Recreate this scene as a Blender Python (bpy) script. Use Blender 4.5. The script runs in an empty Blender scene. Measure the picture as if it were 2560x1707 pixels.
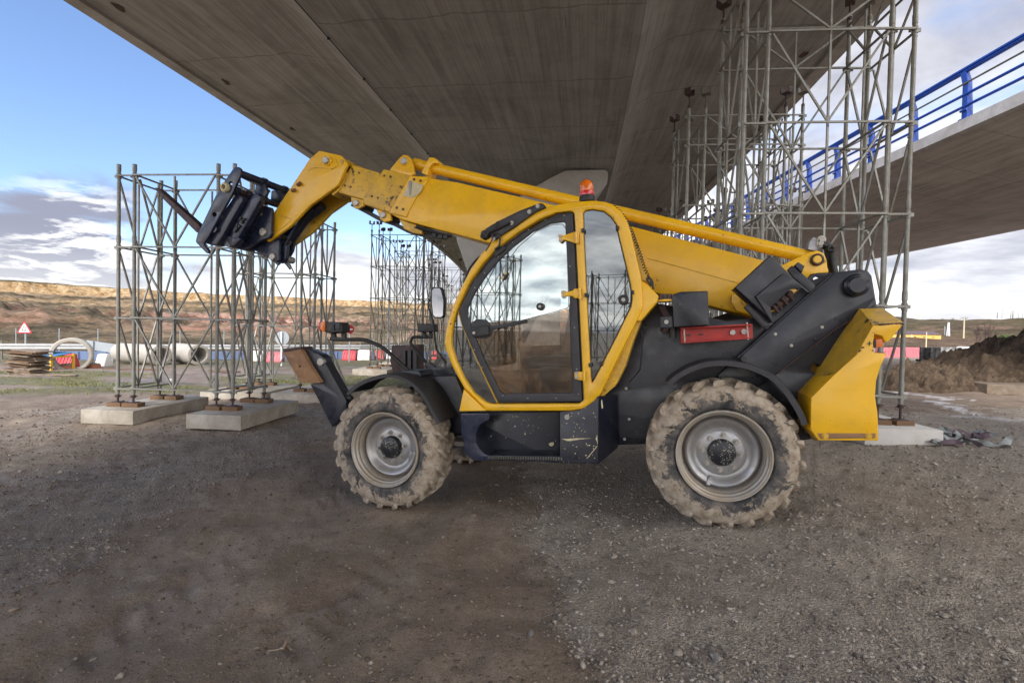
import bpy, bmesh, math, random
import numpy as np
from mathutils import Vector, Matrix
random.seed(7); RNG = np.random.default_rng(11)
S = bpy.context.scene
COL = S.collection
R = math.radians
# ---------------------------------------------------------------- camera
CZ = 1.65
F = 1280.0
PITCH, ROLL = 0.0215, 0.0215
cam_d = bpy.data.cameras.new('camera'); cam = bpy.data.objects.new('camera', cam_d); COL.objects.link(cam)
cam_d.sensor_width = 36; cam_d.lens = 18; cam_d.clip_start = .05; cam_d.clip_end = 6000
fw = Vector((0, math.cos(PITCH), -math.sin(PITCH))); up0 = Vector((0, math.sin(PITCH), math.cos(PITCH))); r0 = Vector((1, 0, 0))
rt = r0*math.cos(ROLL) + up0*math.sin(ROLL); up = up0*math.cos(ROLL) - r0*math.sin(ROLL)
CAM = Vector((0, 0, CZ))
mw = Matrix.Identity(4)
for i in range(3):
    mw[i][0] = rt[i]; mw[i][1] = up[i]; mw[i][2] = -fw[i]; mw[i][3] = CAM[i]
cam.matrix_world = mw
S.camera = cam
def ray(u, v): return fw + rt*((u-1280)/F) - up*((v-853.5)/F)
def P(u, v, Z): return CAM + ray(u, v)*Z
def C(ox, oy, s): return lambda p: (ox+p[0]/s, oy+p[1]/s)
R1 = C(0, 350, 2.0911); R2 = C(440, 360, 2.6129); R3 = C(1050, 450, 2.4129); R4 = C(1550, 550, 2.6138)
R5 = C(750, 900, 2.6133); R6 = C(1500, 850, 2.7349); T1 = C(1650, 0, 2.5286); T2 = C(2100, 700, 3.4848)
T4 = C(1000, 0, 2.6133); T7 = C(880, 500, 3.4833); T8 = C(0, 680, 5.2267)
N1 = C(480, 400, 5.6); N2 = C(700, 780, 5.113); N3 = C(1900, 600, 5.2275); N4 = C(1120, 950, 4.704)
N5 = C(600, 760, 3.92); N6 = C(2200, 760, 6.533); FULL = C(0, 0, 1)
# ---------------------------------------------------------------- object helpers
def tag(o, label=None, cat=None, group=None, kind=None):
    if label: o['label'] = label
    if cat: o['category'] = cat
    if group: o['group'] = group
    if kind: o['kind'] = kind
    return o
def empty(name, label, cat, loc=(0, 0, 0), rz=0, group=None, matrix=None):
    o = bpy.data.objects.new(name, None); COL.objects.link(o)
    o.location = loc; o.rotation_euler = (0, 0, rz)
    if matrix is not None: o.matrix_world = matrix
    o.empty_display_size = .1
    return tag(o, label, cat, group)
def finish(me, mat, smooth=35):
    if mat: me.materials.append(mat)
    if smooth:
        me.polygons.foreach_set('use_smooth', [True]*len(me.polygons))
        me.set_sharp_from_angle(angle=R(smooth))
    return me
def link(name, me, parent=None):
    o = bpy.data.objects.new(name, me); COL.objects.link(o); o.parent = parent
    return o
class MB:
    def __init__(s): s.v = []; s.f = []
    def add(s, v, f):
        n = len(s.v); s.v += [tuple(x) for x in v]; s.f += [tuple(i+n for i in q) for q in f]; return s
    def box(s, c, d, M=None):
        v = [Vector((c[0]+d[0]*x/2, c[1]+d[1]*y/2, c[2]+d[2]*z/2)) for x in (-1, 1) for y in (-1, 1) for z in (-1, 1)]
        if M: v = [M @ q for q in v]
        return s.add(v, [(0, 1, 3, 2), (4, 6, 7, 5), (0, 4, 5, 1), (2, 3, 7, 6), (0, 2, 6, 4), (1, 5, 7, 3)])
    def cyl(s, a, b, r, n=12, r2=None, cap=True):
        a = Vector(a); b = Vector(b); d = (b-a).normalized(); r2 = r if r2 is None else r2
        e = d.orthogonal().normalized(); g = d.cross(e)
        v = []
        for q, rr in ((a, r), (b, r2)):
            for i in range(n):
                t = 2*math.pi*i/n; v.append(q+(e*math.cos(t)+g*math.sin(t))*rr)
        f = [(i, (i+1) % n, n+(i+1) % n, n+i) for i in range(n)]
        if cap: f += [tuple(reversed(range(n))), tuple(range(n, 2*n))]
        return s.add(v, f)
    def bar(s, a, b, w, h=None, upv=(0, 0, 1)):
        h = h or w; a = Vector(a); b = Vector(b); d = (b-a).normalized(); u = Vector(upv)
        x = d.cross(u)
        if x.length < 1e-3: x = d.cross(Vector((1, 0, 0)))
        x.normalize(); z = x.cross(d)
        v = [q+x*(w/2*sx)+z*(h/2*sz) for q in (a, b) for sx, sz in ((-1, -1), (1, -1), (1, 1), (-1, 1))]
        return s.add(v, [(3, 2, 1, 0), (4, 5, 6, 7), (0, 1, 5, 4), (1, 2, 6, 5), (2, 3, 7, 6), (3, 0, 4, 7)])
    def tube(s, pts, r, n=10, cap=True):
        pts = [Vector(p) for p in pts]; e = None; rings = []
        for i, p in enumerate(pts):
            d = (pts[min(i+1, len(pts)-1)]-pts[max(i-1, 0)]).normalized()
            e = (d.orthogonal() if e is None else e-d*e.dot(d)).normalized(); g = d.cross(e)
            rings.append([p+(e*math.cos(2*math.pi*k/n)+g*math.sin(2*math.pi*k/n))*r for k in range(n)])
        v = [q for rg in rings for q in rg]; f = []
        for i in range(len(pts)-1):
            for k in range(n): f.append((i*n+k, i*n+(k+1) % n, (i+1)*n+(k+1) % n, (i+1)*n+k))
        if cap: f += [tuple(reversed(range(n))), tuple(range((len(pts)-1)*n, len(pts)*n))]
        return s.add(v, f)
    def lathe(s, prof, o=(0, 0, 0), axis='y', n=48, close=False):
        # prof: list of (r, a): radius and distance along axis
        v = []
        for i in range(n):
            t = 2*math.pi*i/n; c, q = math.cos(t), math.sin(t)
            for r, a in prof:
                if axis == 'y': v.append((o[0]+r*c, o[1]+a, o[2]+r*q))
                elif axis == 'z': v.append((o[0]+r*c, o[1]+r*q, o[2]+a))
                else: v.append((o[0]+a, o[1]+r*c, o[2]+r*q))
        m = len(prof); f = []
        for i in range(n):
            j = (i+1) % n
            for k in range(m if close else m-1):
                l = (k+1) % m; f.append((i*m+k, i*m+l, j*m+l, j*m+k))
        return s.add(v, f)
    def build(s, name, mat, parent=None, smooth=35, M=None, bevel=0):
        me = bpy.data.meshes.new(name)
        v = s.v if M is None else [tuple(M @ Vector(q)) for q in s.v]
        me.from_pydata(v, [], s.f)
        bm = bmesh.new(); bm.from_mesh(me)
        bmesh.ops.remove_doubles(bm, verts=bm.verts, dist=1e-6)
        bmesh.ops.recalc_face_normals(bm, faces=bm.faces)
        if bevel:
            ed = [e for e in bm.edges if len(e.link_faces) == 2 and e.calc_face_angle(0) > R(25)]
            bmesh.ops.bevel(bm, geom=ed, offset=bevel, segments=2, profile=.6, affect='EDGES', clamp_overlap=True)
        bm.to_mesh(me); bm.free()
        finish(me, mat, smooth)
        return link(name, me, parent)
def roundpoly(pts, r, seg=5):
    """round the corners of a 2-D polygon; r may be a list"""
    out = []; n = len(pts)
    for i in range(n):
        p = Vector(pts[i]); a = Vector(pts[i-1]); b = Vector(pts[(i+1) % n])
        rr = r[i] if isinstance(r, (list, tuple)) else r
        da = (a-p); db = (b-p); la, lb = da.length, db.length
        if rr <= 0 or la < 1e-6 or lb < 1e-6: out.append(tuple(p)); continue
        da /= la; db /= lb; ang = da.angle(db, 0)
        if ang > R(172): out.append(tuple(p)); continue
        t = min(rr/math.tan(max(ang/2, .05)), la*.45, lb*.45)
        p0 = p+da*t; p1 = p+db*t
        for k in range(seg+1):
            q = k/seg; out.append(tuple((p0*(1-q)**2)+(p*2*q*(1-q))+(p1*q*q)))
    return out
def plate_mesh(loops, y0, y1, bevel=.004, seg=2):
    """loops: list of (x,z) polygons (first outer, the others holes), slab from y0 (near) to y1 (far)"""
    cu = bpy.data.curves.new('tmp', 'CURVE'); cu.dimensions = '2D'; cu.fill_mode = 'BOTH'
    th = y1-y0; bevel = min(bevel, th*.49)
    cu.extrude = th/2-bevel; cu.bevel_depth = bevel; cu.bevel_resolution = seg-1; cu.offset = -bevel
    for lp in loops:
        sp = cu.splines.new('POLY'); sp.points.add(len(lp)-1); sp.use_cyclic_u = True
        for i, (x, z) in enumerate(lp): sp.points[i].co = (x, z, 0, 1)
    ob = bpy.data.objects.new('tmp', cu); COL.objects.link(ob)
    dg = bpy.context.evaluated_depsgraph_get()
    me = bpy.data.meshes.new_from_object(ob.evaluated_get(dg))
    bpy.data.objects.remove(ob); bpy.data.curves.remove(cu)
    n = len(me.vertices); co = np.empty(n*3, 'f'); me.vertices.foreach_get('co', co); co = co.reshape(-1, 3)
    ym = (y0+y1)/2
    co = np.stack([co[:, 0], ym-co[:, 2], co[:, 1]], 1).astype('f')
    me.vertices.foreach_set('co', co.ravel())
    bm = bmesh.new(); bm.from_mesh(me); bmesh.ops.remove_doubles(bm, verts=bm.verts, dist=1e-5)
    bmesh.ops.dissolve_degenerate(bm, edges=bm.edges, dist=1e-6)
    bmesh.ops.recalc_face_normals(bm, faces=bm.faces); bm.to_mesh(me); bm.free()
    me.update()
    return me
# ---------------------------------------------------------------- materials
class NT:
    def __init__(s, nt): s.t = nt; s.n = nt.nodes; s.l = nt.links
    def new(s, t, **k):
        q = s.n.new(t)
        for a, b in k.items():
            if hasattr(q, a): setattr(q, a, b)
            else: q.inputs[a.replace('_', ' ')].default_value = b
        return q
    def lk(s, a, b): s.l.new(a, b)
    def coord(s, scale=(1, 1, 1), kind='Object'):
        tc = s.new('ShaderNodeTexCoord'); m = s.new('ShaderNodeMapping'); m.inputs['Scale'].default_value = scale
        s.lk(tc.outputs[kind], m.inputs['Vector']); return m.outputs[0]
    def noise(s, vec, scale, detail=6, rough=.6, dist=0):
        q = s.new('ShaderNodeTexNoise'); q.inputs['Scale'].default_value = scale; q.inputs['Detail'].default_value = detail
        q.inputs['Roughness'].default_value = rough; q.inputs['Distortion'].default_value = dist
        s.lk(vec, q.inputs['Vector']); return q.outputs['Fac']
    def vor(s, vec, scale, feature='F1', out='Distance'):
        q = s.new('ShaderNodeTexVoronoi'); q.feature = feature; q.inputs['Scale'].default_value = scale
        s.lk(vec, q.inputs['Vector']); return q.outputs[out]
    def ramp(s, fac, stops, interp='LINEAR'):
        q = s.new('ShaderNodeValToRGB'); q.color_ramp.interpolation = interp
        e = q.color_ramp.elements
        while len(e) > 1: e.remove(e[-1])
        for i, (p, c) in enumerate(stops):
            el = e[0] if i == 0 else e.new(p)
            el.position = p; c = (c, c, c) if isinstance(c, (int, float)) else c
            el.color = (*c, 1)
        s.lk(fac, q.inputs[0]); return q.outputs['Color']
    def mix(s, fac, a, b, mode='MIX'):
        q = s.new('ShaderNodeMix'); q.data_type = 'RGBA'; q.blend_type = mode
        for v, i in ((fac, q.inputs[0]), (a, q.inputs[6]), (b, q.inputs[7])):
            if isinstance(v, (int, float)): i.default_value = v if i.type == 'VALUE' else (v, v, v, 1)
            elif isinstance(v, tuple): i.default_value = (*v, 1)
            else: s.lk(v, i)
        return q.outputs[2]
    def math(s, op, a, b=None, c=None, clamp=False):
        q = s.new('ShaderNodeMath'); q.operation = op; q.use_clamp = clamp
        for i, v in enumerate((a, b, c)):
            if v is None: continue
            if isinstance(v, (int, float)): q.inputs[i].default_value = v
            else: s.lk(v, q.inputs[i])
        return q.outputs[0]
    def sstep(s, x, lo, hi):
        q = s.new('ShaderNodeMapRange'); q.interpolation_type = 'SMOOTHSTEP'
        q.inputs[1].default_value = lo; q.inputs[2].default_value = hi
        s.lk(x, q.inputs[0]); return q.outputs[0]
    def sep(s, v):
        q = s.new('ShaderNodeSeparateXYZ'); s.lk(v, q.inputs[0]); return q.outputs
def material(name):
    m = bpy.data.materials.new(name); m.use_nodes = True
    nt = NT(m.node_tree); b = nt.n['Principled BSDF']
    return m, nt, b
def bump(nt, b, h, strength=.3, dist=.01):
    q = nt.new('ShaderNodeBump'); q.inputs['Strength'].default_value = strength; q.inputs['Distance'].default_value = dist
    nt.lk(h, q.inputs['Height']); nt.lk(q.outputs[0], b.inputs['Normal']); return q
def simple(name, col, rough=.5, metal=0, var=.25, scale=4, bmp=.0, dirt=None, dirtamt=.4, dscale=3, spots=None, spotscale=30, spotamt=.06, coat=0, spec=.5, stretch=(1, 1, 1)):
    m, nt, b = material(name)
    co = nt.coord(stretch)
    n = nt.noise(co, scale, 8, .65)
    dk = tuple(c*(1-var) for c in col); lt = tuple(min(1, c*(1+var*.6)) for c in col)
    c = nt.ramp(n, [(.3, dk), (.7, lt)])
    if dirt:
        n2 = nt.noise(co, dscale, 10, .72, .4)
        f = nt.sstep(n2, .5-dirtamt*.35, .78-dirtamt*.35)
        f = nt.math('MULTIPLY', f, min(1, dirtamt*1.5)); c = nt.mix(f, c, dirt)
    if spots:
        n3 = nt.noise(co, spotscale, 4, .6); f3 = nt.sstep(n3, .72-spotamt, .75-spotamt)
        n4 = nt.noise(co, 2.1, 3, .5); f3 = nt.math('MULTIPLY', f3, nt.sstep(n4, .42, .62))
        c = nt.mix(f3, c, spots)
    nt.lk(c, b.inputs['Base Color'])
    rr = nt.ramp(nt.noise(co, scale*2.3, 6, .7), [(.3, max(.02, rough-.12)), (.7, min(1, rough+.15))])
    nt.lk(rr, b.inputs['Roughness'])
    b.inputs['Metallic'].default_value = metal; b.inputs['Coat Weight'].default_value = coat
    b.inputs['Specular IOR Level'].default_value = spec
    if bmp: bump(nt, b, nt.noise(co, scale*6, 8, .7), bmp, .01)
    return m
M = {}
M['yellow'] = simple('yellow_paint', (.84, .47, .009), .32, var=.08, scale=1.5, dirt=(.36, .20, .04), dirtamt=.2, dscale=2.2, spots=(.09, .05, .03), spotscale=24, spotamt=.055, coat=.15, bmp=.02)
M['yellow_worn'] = simple('yellow_paint_worn', (.72, .43, .03), .42, var=.14, scale=3, dirt=(.30, .19, .07), dirtamt=.36, dscale=6, spots=(.05, .03, .02), spotscale=16, spotamt=.13, bmp=.04)
M['black'] = simple('black_paint', (.011, .014, .026), .33, var=.4, scale=2.5, dirt=(.05, .048, .046), dirtamt=.28, dscale=2, spots=(.45, .42, .36), spotscale=42, spotamt=.035, bmp=.03)
M['navy'] = simple('navy_steel', (.012, .018, .045), .28, var=.3, scale=4, dirt=(.06, .06, .07), dirtamt=.3, dscale=5, bmp=.05)
M['rubber_trim'] = simple('rubber_trim', (.03, .03, .035), .5, var=.2, scale=5, bmp=.02)
M['steel'] = simple('galvanised_steel', (.29, .295, .275), .5, .45, var=.28, scale=9, dirt=(.20, .16, .11), dirtamt=.34, dscale=3, bmp=.05)
M['steel_dark'] = simple('dull_steel', (.20, .205, .185), .55, .45, var=.3, scale=9, dirt=(.12, .10, .06), dirtamt=.45, dscale=3, bmp=.05)
M['rust'] = simple('rusty_steel', (.17, .075, .04), .75, .2, var=.45, scale=9, dirt=(.32, .18, .08), dirtamt=.4, dscale=5, bmp=.15)
M['rust_orange'] = simple('orange_rust', (.34, .19, .09), .8, 0, var=.35, scale=5, dirt=(.12, .07, .05), dirtamt=.4, dscale=4, bmp=.12)
M['dark_rust'] = simple('dark_rust', (.07, .042, .04), .55, .3, var=.4, scale=7, bmp=.1)
M['chrome'] = simple('chromed_rod', (.7, .7, .72), .15, 1, var=.05)
M['rail_steel'] = simple('pale_galvanised', (.55, .56, .57), .45, .3, var=.1, scale=3)
M['boss'] = simple('pin_steel', (.42, .40, .36), .45, .5, var=.3, scale=30, bmp=.05)
M['rim'] = simple('silver_rim', (.42, .43, .455), .38, .5, var=.15, scale=5, dirt=(.30, .26, .21), dirtamt=.42, dscale=3.5)
M['rim_dusty'] = simple('dusty_rim', (.43, .41, .375), .45, .3, var=.2, scale=5, dirt=(.36, .29, .21), dirtamt=.5, dscale=5)
M['red'] = simple('red_beam', (.42, .02, .015), .5, 0, var=.25, scale=5, dirt=(.18, .03, .02), dirtamt=.3)
M['wood'] = simple('timber', (.20, .115, .06), .8, 0, var=.4, scale=5, dirt=(.10, .06, .035), dirtamt=.4, bmp=.2, stretch=(1, 5, 5))
M['wood_grey'] = simple('old_plywood', (.17, .14, .12), .8, 0, var=.5, scale=7, dirt=(.36, .25, .15), dirtamt=.4, bmp=.2)
M['concrete_slab'] = simple('concrete_slab', (.47, .435, .38), .85, 0, var=.22, scale=3, dirt=(.24, .20, .15), dirtamt=.45, dscale=2.5, bmp=.12, spots=(.2, .18, .15), spotscale=30, spotamt=.04)
M['concrete_pipe'] = simple('concrete_pipe', (.42, .40, .365), .85, 0, var=.15, scale=2, dirt=(.38, .33, .27), dirtamt=.35, bmp=.06)
M['concrete_pier'] = simple('concrete_pier', (.50, .49, .46), .85, 0, var=.12, scale=1.2, dirt=(.33, .31, .28), dirtamt=.35, dscale=.8, bmp=.08)
M['pl_red'] = simple('red_plastic', (.48, .03, .05), .5, 0, var=.12, scale=3, dirt=(.5, .12, .1), dirtamt=.3)
M['pl_pink'] = simple('faded_red_plastic', (.52, .14, .17), .55, 0, var=.15, scale=3)
M['pl_white'] = simple('white_plastic', (.78, .77, .76), .5, 0, var=.08, scale=3, dirt=(.5, .45, .4), dirtamt=.25)
M['blue'] = simple('blue_paint', (.008, .05, .30), .4, 0, var=.2, scale=3, spots=(.25, .3, .5), spotscale=20)
M['blue_purple'] = simple('blue_violet_paint', (.11, .03, .36), .4, 0, var=.3, scale=3)
M['blue_dull'] = simple('blue_sheet', (.12, .17, .31), .6, 0, var=.15, scale=2)
M['white'] = simple('white_paint', (.78, .78, .78), .5, 0, var=.06)
M['sign_grey'] = simple('sign_back', (.34, .38, .42), .5, .3, var=.1)
M['sign_red'] = simple('sign_red', (.50, .03, .04), .45, 0, var=.08)
M['ink'] = simple('black_ink', (.02, .02, .02), .5, 0, var=.1)
M['yel_frame'] = simple('yellow_frame', (.72, .42, .03), .5, 0, var=.15)
M['cone'] = simple('cone_orange', (.75, .12, .02), .5, 0, var=.1)
M['black_panel'] = simple('black_panel', (.025, .025, .028), .6, 0, var=.5, scale=1.5, dirt=(.30, .28, .27), dirtamt=.28, dscale=1.8)
M['grey_panel'] = simple('grey_panel', (.16, .17, .18), .7, 0, var=.4, scale=1.5, dirt=(.5, .48, .47), dirtamt=.4, dscale=1.6)
M['strap'] = simple('strap_grey', (.30, .32, .31), .8, 0, var=.3, scale=12, bmp=.1)
M['strap_purple'] = simple('strap_purple', (.12, .08, .10), .8, 0, var=.3, scale=12)
M['building_yel'] = simple('yellow_wall', (.70, .43, .12), .8, 0, var=.08, scale=.3)
M['building_roof'] = simple('dark_roof', (.10, .075, .09), .8, 0, var=.15, scale=.4)
M['seat'] = simple('seat_fabric', (.035, .035, .04), .8, 0, var=.3, scale=8)
M['interior'] = simple('cab_plastic', (.30, .31, .30), .6, 0, var=.1, scale=3)
M['clay'] = simple('clay_brick', (.42, .16, .09), .8, 0, var=.25, scale=6)
M['cream'] = simple('cream_decal', (.62, .55, .34), .5, 0, var=.2, scale=20, dirt=(.4, .33, .18), dirtamt=.3)
def emis_lens(name, col, rough=.15):
    m, nt, b = material(name); b.inputs['Base Color'].default_value = (*col, 1); b.inputs['Roughness'].default_value = rough
    b.inputs['Transmission Weight'].default_value = .35; b.inputs['Coat Weight'].default_value = .5
    return m
M['amber'] = emis_lens('amber_lens', (.95, .22, .01)); M['redlens'] = emis_lens('red_lens', (.85, .03, .02))
def glass(name, tint, refl, body, film=(.35, .31, .26), fk=1.6, gt=(.62, .67, .70)):
    """window pane: a reflecting surface over a partly see-through sheet"""
    m = bpy.data.materials.new(name); m.use_nodes = True; nt = NT(m.node_tree); nt.n.remove(nt.n['Principled BSDF'])
    out = nt.n['Material Output']
    tr = nt.new('ShaderNodeBsdfTransparent'); tr.inputs[0].default_value = (*tint, 1)
    gl = nt.new('ShaderNodeBsdfGlossy'); gl.inputs['Roughness'].default_value = .015; gl.inputs[0].default_value = (*gt, 1)
    df = nt.new('ShaderNodeBsdfDiffuse'); df.inputs[0].default_value = (*film, 1)
    co = nt.coord((1, 1, 1)); sm = nt.noise(co, 3.5, 8, .7, .6)
    f0 = nt.math('MULTIPLY', nt.sstep(sm, .42, .75), body)
    m0 = nt.new('ShaderNodeMixShader'); nt.lk(f0, m0.inputs[0]); nt.lk(tr.outputs[0], m0.inputs[1]); nt.lk(df.outputs[0], m0.inputs[2])
    fr = nt.new('ShaderNodeFresnel'); fr.inputs[0].default_value = 1.55
    f1 = nt.math('ADD', nt.math('MULTIPLY', fr.outputs[0], fk), refl, clamp=True)
    m1 = nt.new('ShaderNodeMixShader'); nt.lk(f1, m1.inputs[0]); nt.lk(m0.outputs[0], m1.inputs[1]); nt.lk(gl.outputs[0], m1.inputs[2])
    nt.lk(m1.outputs[0], out.inputs[0])
    return m
M['glass'] = glass('cab_glass', (.78, .88, .86), .28, .10)
M['glass_dark'] = glass('smoked_glass', (.34, .36, .37), .12, .26)
M['glass_low'] = glass('lower_door_glass', (.80, .74, .66), .05, .62, (.27, .16, .08), .9, (.5, .5, .5))  # brown film patches paint the orange-brown reflection into the lower pane
M['mirror'] = simple('mirror_glass', (.20, .205, .22), .02, 1, var=0)
def tyre_mat():
    m, nt, b = material('muddy_rubber')
    co = nt.coord(); x, y, z = nt.sep(co)
    r = nt.math('SQRT', nt.math('ADD', nt.math('MULTIPLY', x, x), nt.math('MULTIPLY', z, z)))
    n = nt.noise(co, 9, 10, .75, .8); n2 = nt.noise(co, 3, 5, .6); nf = nt.noise(co, 40, 6, .7)
    # dried mud cakes the tread and the outer wall, the ring beside the rim stays rubbed clean
    k = nt.math('ADD', nt.math('MULTIPLY', nt.math('SUBTRACT', r, .468), 6.0), nt.math('MULTIPLY', nt.math('SUBTRACT', n, .5), 3.4))
    k = nt.math('ADD', k, nt.math('MULTIPLY', nt.math('SUBTRACT', n2, .5), 1.4))
    f = nt.sstep(k, -.12, .16)
    mud = nt.ramp(nt.noise(co, 14, 8, .7), [(.30, (.16, .115, .075)), (.46, (.315, .255, .19)), (.62, (.42, .36, .285))])
    dust = nt.mix(nt.sstep(nt.noise(co, 5, 8, .7), .35, .75), (.022, .023, .027), (.20, .18, .16))
    c = nt.mix(f, dust, mud); c = nt.mix(nt.math('MULTIPLY', nt.sstep(n, .60, .66), .8), c, (.035, .032, .03)); c = nt.mix(nt.math('MULTIPLY', nt.sstep(nf, .6, .7), .5), c, (.06, .05, .042))
    nt.lk(c, b.inputs['Base Color']); b.inputs['Roughness'].default_value = .85
    bump(nt, b, nt.math('ADD', nt.math('MULTIPLY', f, .6), nt.math('MULTIPLY', n, .8)), .5, .012)
    return m
M['tyre'] = tyre_mat()
def tyre_mat2():
    m, nt, b = material('rubbed_rubber')
    return m
def hub_mat():
    m, nt, b = material('scratched_hub')
    co = nt.coord((60, 60, 60)); v = nt.new('ShaderNodeTexVoronoi'); v.inputs['Scale'].default_value = 1.0; nt.lk(nt.coord((55, 1, 120)), v.inputs['Vector'])
    f = nt.sstep(v.outputs['Distance'], .30, .22)
    f = nt.math('MULTIPLY', f, nt.sstep(nt.noise(nt.coord((1, 1, 1)), 14, 3), .42, .5))
    c = nt.mix(f, (.012, .014, .02), (.5, .46, .33)); nt.lk(c, b.inputs['Base Color']); b.inputs['Roughness'].default_value = .4
    return m
M['hub'] = hub_mat()
def soffit_mat(name, base, tilt=0):
    """board-marked concrete: u across the deck, v along it (metres)"""
    m, nt, b = material(name)
    tc = nt.new('ShaderNodeTexCoord')
    mp = nt.new('ShaderNodeMapping'); mp.inputs['Scale'].default_value = (9, .35, 1); nt.lk(tc.outputs['UV'], mp.inputs['Vector'])
    n1 = nt.noise(mp.outputs[0], 1.0, 6, .7)
    mp2 = nt.new('ShaderNodeMapping'); mp2.inputs['Scale'].default_value = (3, .12, 1); nt.lk(tc.outputs['UV'], mp2.inputs['Vector'])
    n2 = nt.noise(mp2.outputs[0], 1.0, 4, .6)
    mp3 = nt.new('ShaderNodeMapping'); mp3.inputs['Scale'].default_value = (.55, .55, 1); nt.lk(tc.outputs['UV'], mp3.inputs['Vector'])
    n3 = nt.noise(mp3.outputs[0], 1.0, 8, .7, .6)
    u, v, _ = nt.sep(tc.outputs['UV'])
    wob = nt.math('MULTIPLY', nt.noise(mp3.outputs[0], 3.0, 3), .12)
    jn = nt.math('ABSOLUTE', nt.math('SUBTRACT', nt.math('FRACT', nt.math('ADD', nt.math('DIVIDE', v, 2.4), wob)), .5))
    jl = nt.sstep(jn, .012, .003)
    bd = nt.math('ABSOLUTE', nt.math('SUBTRACT', nt.math('FRACT', nt.math('MULTIPLY', u, 6.6)), .5))
    bl = nt.math('MULTIPLY', nt.sstep(bd, .09, .0), .55)
    # every board has a tone of its own
    bi = nt.math('FLOOR', nt.math('ADD', nt.math('MULTIPLY', u, 6.6), .5)); wn = nt.new('ShaderNodeTexWhiteNoise'); wn.noise_dimensions = '2D'
    cbn = nt.new('ShaderNodeCombineXYZ'); nt.lk(bi, cbn.inputs[0]); nt.lk(nt.math('FLOOR', nt.math('ADD', nt.math('DIVIDE', v, 2.4), nt.math('MULTIPLY', bi, .37))), cbn.inputs[1]); nt.lk(cbn.outputs[0], wn.inputs['Vector'])
    s = nt.math('ADD', nt.math('MULTIPLY', n1, .42), nt.math('ADD', nt.math('ADD', nt.math('MULTIPLY', wn.outputs['Value'], .06), .035), nt.math('ADD', nt.math('MULTIPLY', n2, .22), nt.math('MULTIPLY', n3, .5))))
    dk = tuple(c*.66 for c in base); lt = tuple(c*1.22 for c in base)
    c = nt.ramp(s, [(.52, dk), (.65, base), (.78, lt)])
    c = nt.mix(nt.math('MULTIPLY', jl, .6), c, tuple(q*.45 for q in base))
    c = nt.mix(bl, c, tuple(q*.7 for q in base))
    # thin cracks and drip marks that follow the boards
    mp4 = nt.new('ShaderNodeMapping'); mp4.inputs['Scale'].default_value = (22, .8, 1); nt.lk(tc.outputs['UV'], mp4.inputs['Vector'])
    n4 = nt.noise(mp4.outputs[0], 1.0, 2, .5)
    c = nt.mix(nt.math('MULTIPLY', nt.sstep(n4, .72, .77), .75), c, tuple(q*.3 for q in base))
    nt.lk(c, b.inputs['Base Color']); b.inputs['Roughness'].default_value = .85
    bump(nt, b, nt.math('ADD', s, nt.math('MULTIPLY', bl, -.8)), .35, .02)
    return m
M['soffit'] = soffit_mat('board_marked_concrete', (.345, .33, .31))
M['soffit2'] = soffit_mat('ramp_concrete', (.48, .46, .435))
M['edge_conc'] = simple('edge_concrete', (.46, .44, .42), .85, 0, var=.2, scale=1.2, dirt=(.26, .22, .2), dirtamt=.4, dscale=1.3, bmp=.1)
# ---------------------------------------------------------------- world
w = bpy.data.worlds.new('World'); S.world = w; w.use_nodes = True
nt = NT(w.node_tree); bg = nt.n['Background']
SUN_EL, SUN_AZ = R(38), R(205)   # azimuth clockwise from +Y: the sun stands behind the camera, a little to the left
sky = nt.new('ShaderNodeTexSky'); sky.sky_type = 'NISHITA'; sky.sun_disc = False
sky.sun_elevation = SUN_EL; sky.sun_rotation = SUN_AZ; sky.air_density = 1.0; sky.dust_density = .6; sky.ozone_density = 1.6
tc = nt.new('ShaderNodeTexCoord'); vx, vy, vz = nt.sep(tc.outputs['Generated'])
zc = nt.math('ADD', nt.math('MAXIMUM', vz, 0.0), .16)
cb = nt.new('ShaderNodeCombineXYZ'); nt.lk(nt.math('DIVIDE', vx, zc), cb.inputs[0]); nt.lk(nt.math('DIVIDE', vy, zc), cb.inputs[1])
mp = nt.new('ShaderNodeMapping'); mp.inputs['Location'].default_value = (3.1, 1.7, 0); nt.lk(cb.outputs[0], mp.inputs['Vector'])
cn = nt.noise(mp.outputs[0], .85, 12, .58, .35)
cn2 = nt.noise(mp.outputs[0], .55, 9, .6, .2)
# more cover low down and to the right, clear blue high on the left
bias = nt.math('ADD', nt.math('MULTIPLY', nt.sstep(vz, .34, .04), .27), nt.math('MULTIPLY', nt.sstep(vx, -.25, .5), .24))
bias = nt.math('ADD', bias, nt.math('MULTIPLY', nt.sstep(vy, .1, -.3), .14))  # extra unseen cloud behind the camera, added for neutral fill light
def blob(px, c0, c1, amt):
    d = ray(*px).normalized(); q = nt.new('ShaderNodeVectorMath'); q.operation = 'DOT_PRODUCT'; q.inputs[1].default_value = d
    nv = nt.new('ShaderNodeVectorMath'); nv.operation = 'NORMALIZE'; nt.lk(tc.outputs['Generated'], nv.inputs[0]); nt.lk(nv.outputs[0], q.inputs[0])
    return nt.math('MULTIPLY', nt.sstep(q.outputs['Value'], math.cos(c0), math.cos(c1)), amt)
bl1 = blob((10, 480), R(11), R(1), .19); bl2 = blob((220, 570), R(8), R(1), .15); clr2 = blob((2470, 10), R(5), R(1), -.10); clr3 = blob((60, 100), R(17), R(6), -.2); clr = blob((430, 200), R(22), R(8), -.20)
back = nt.sstep(vy, .15, -.25)
bias = nt.math('ADD', bias, nt.math('ADD', bl1, nt.math('ADD', nt.math('ADD', bl2, clr2), nt.math('ADD', clr, clr3))))
cf = nt.sstep(nt.math('ADD', cn, bias), .57, .76)
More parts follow.
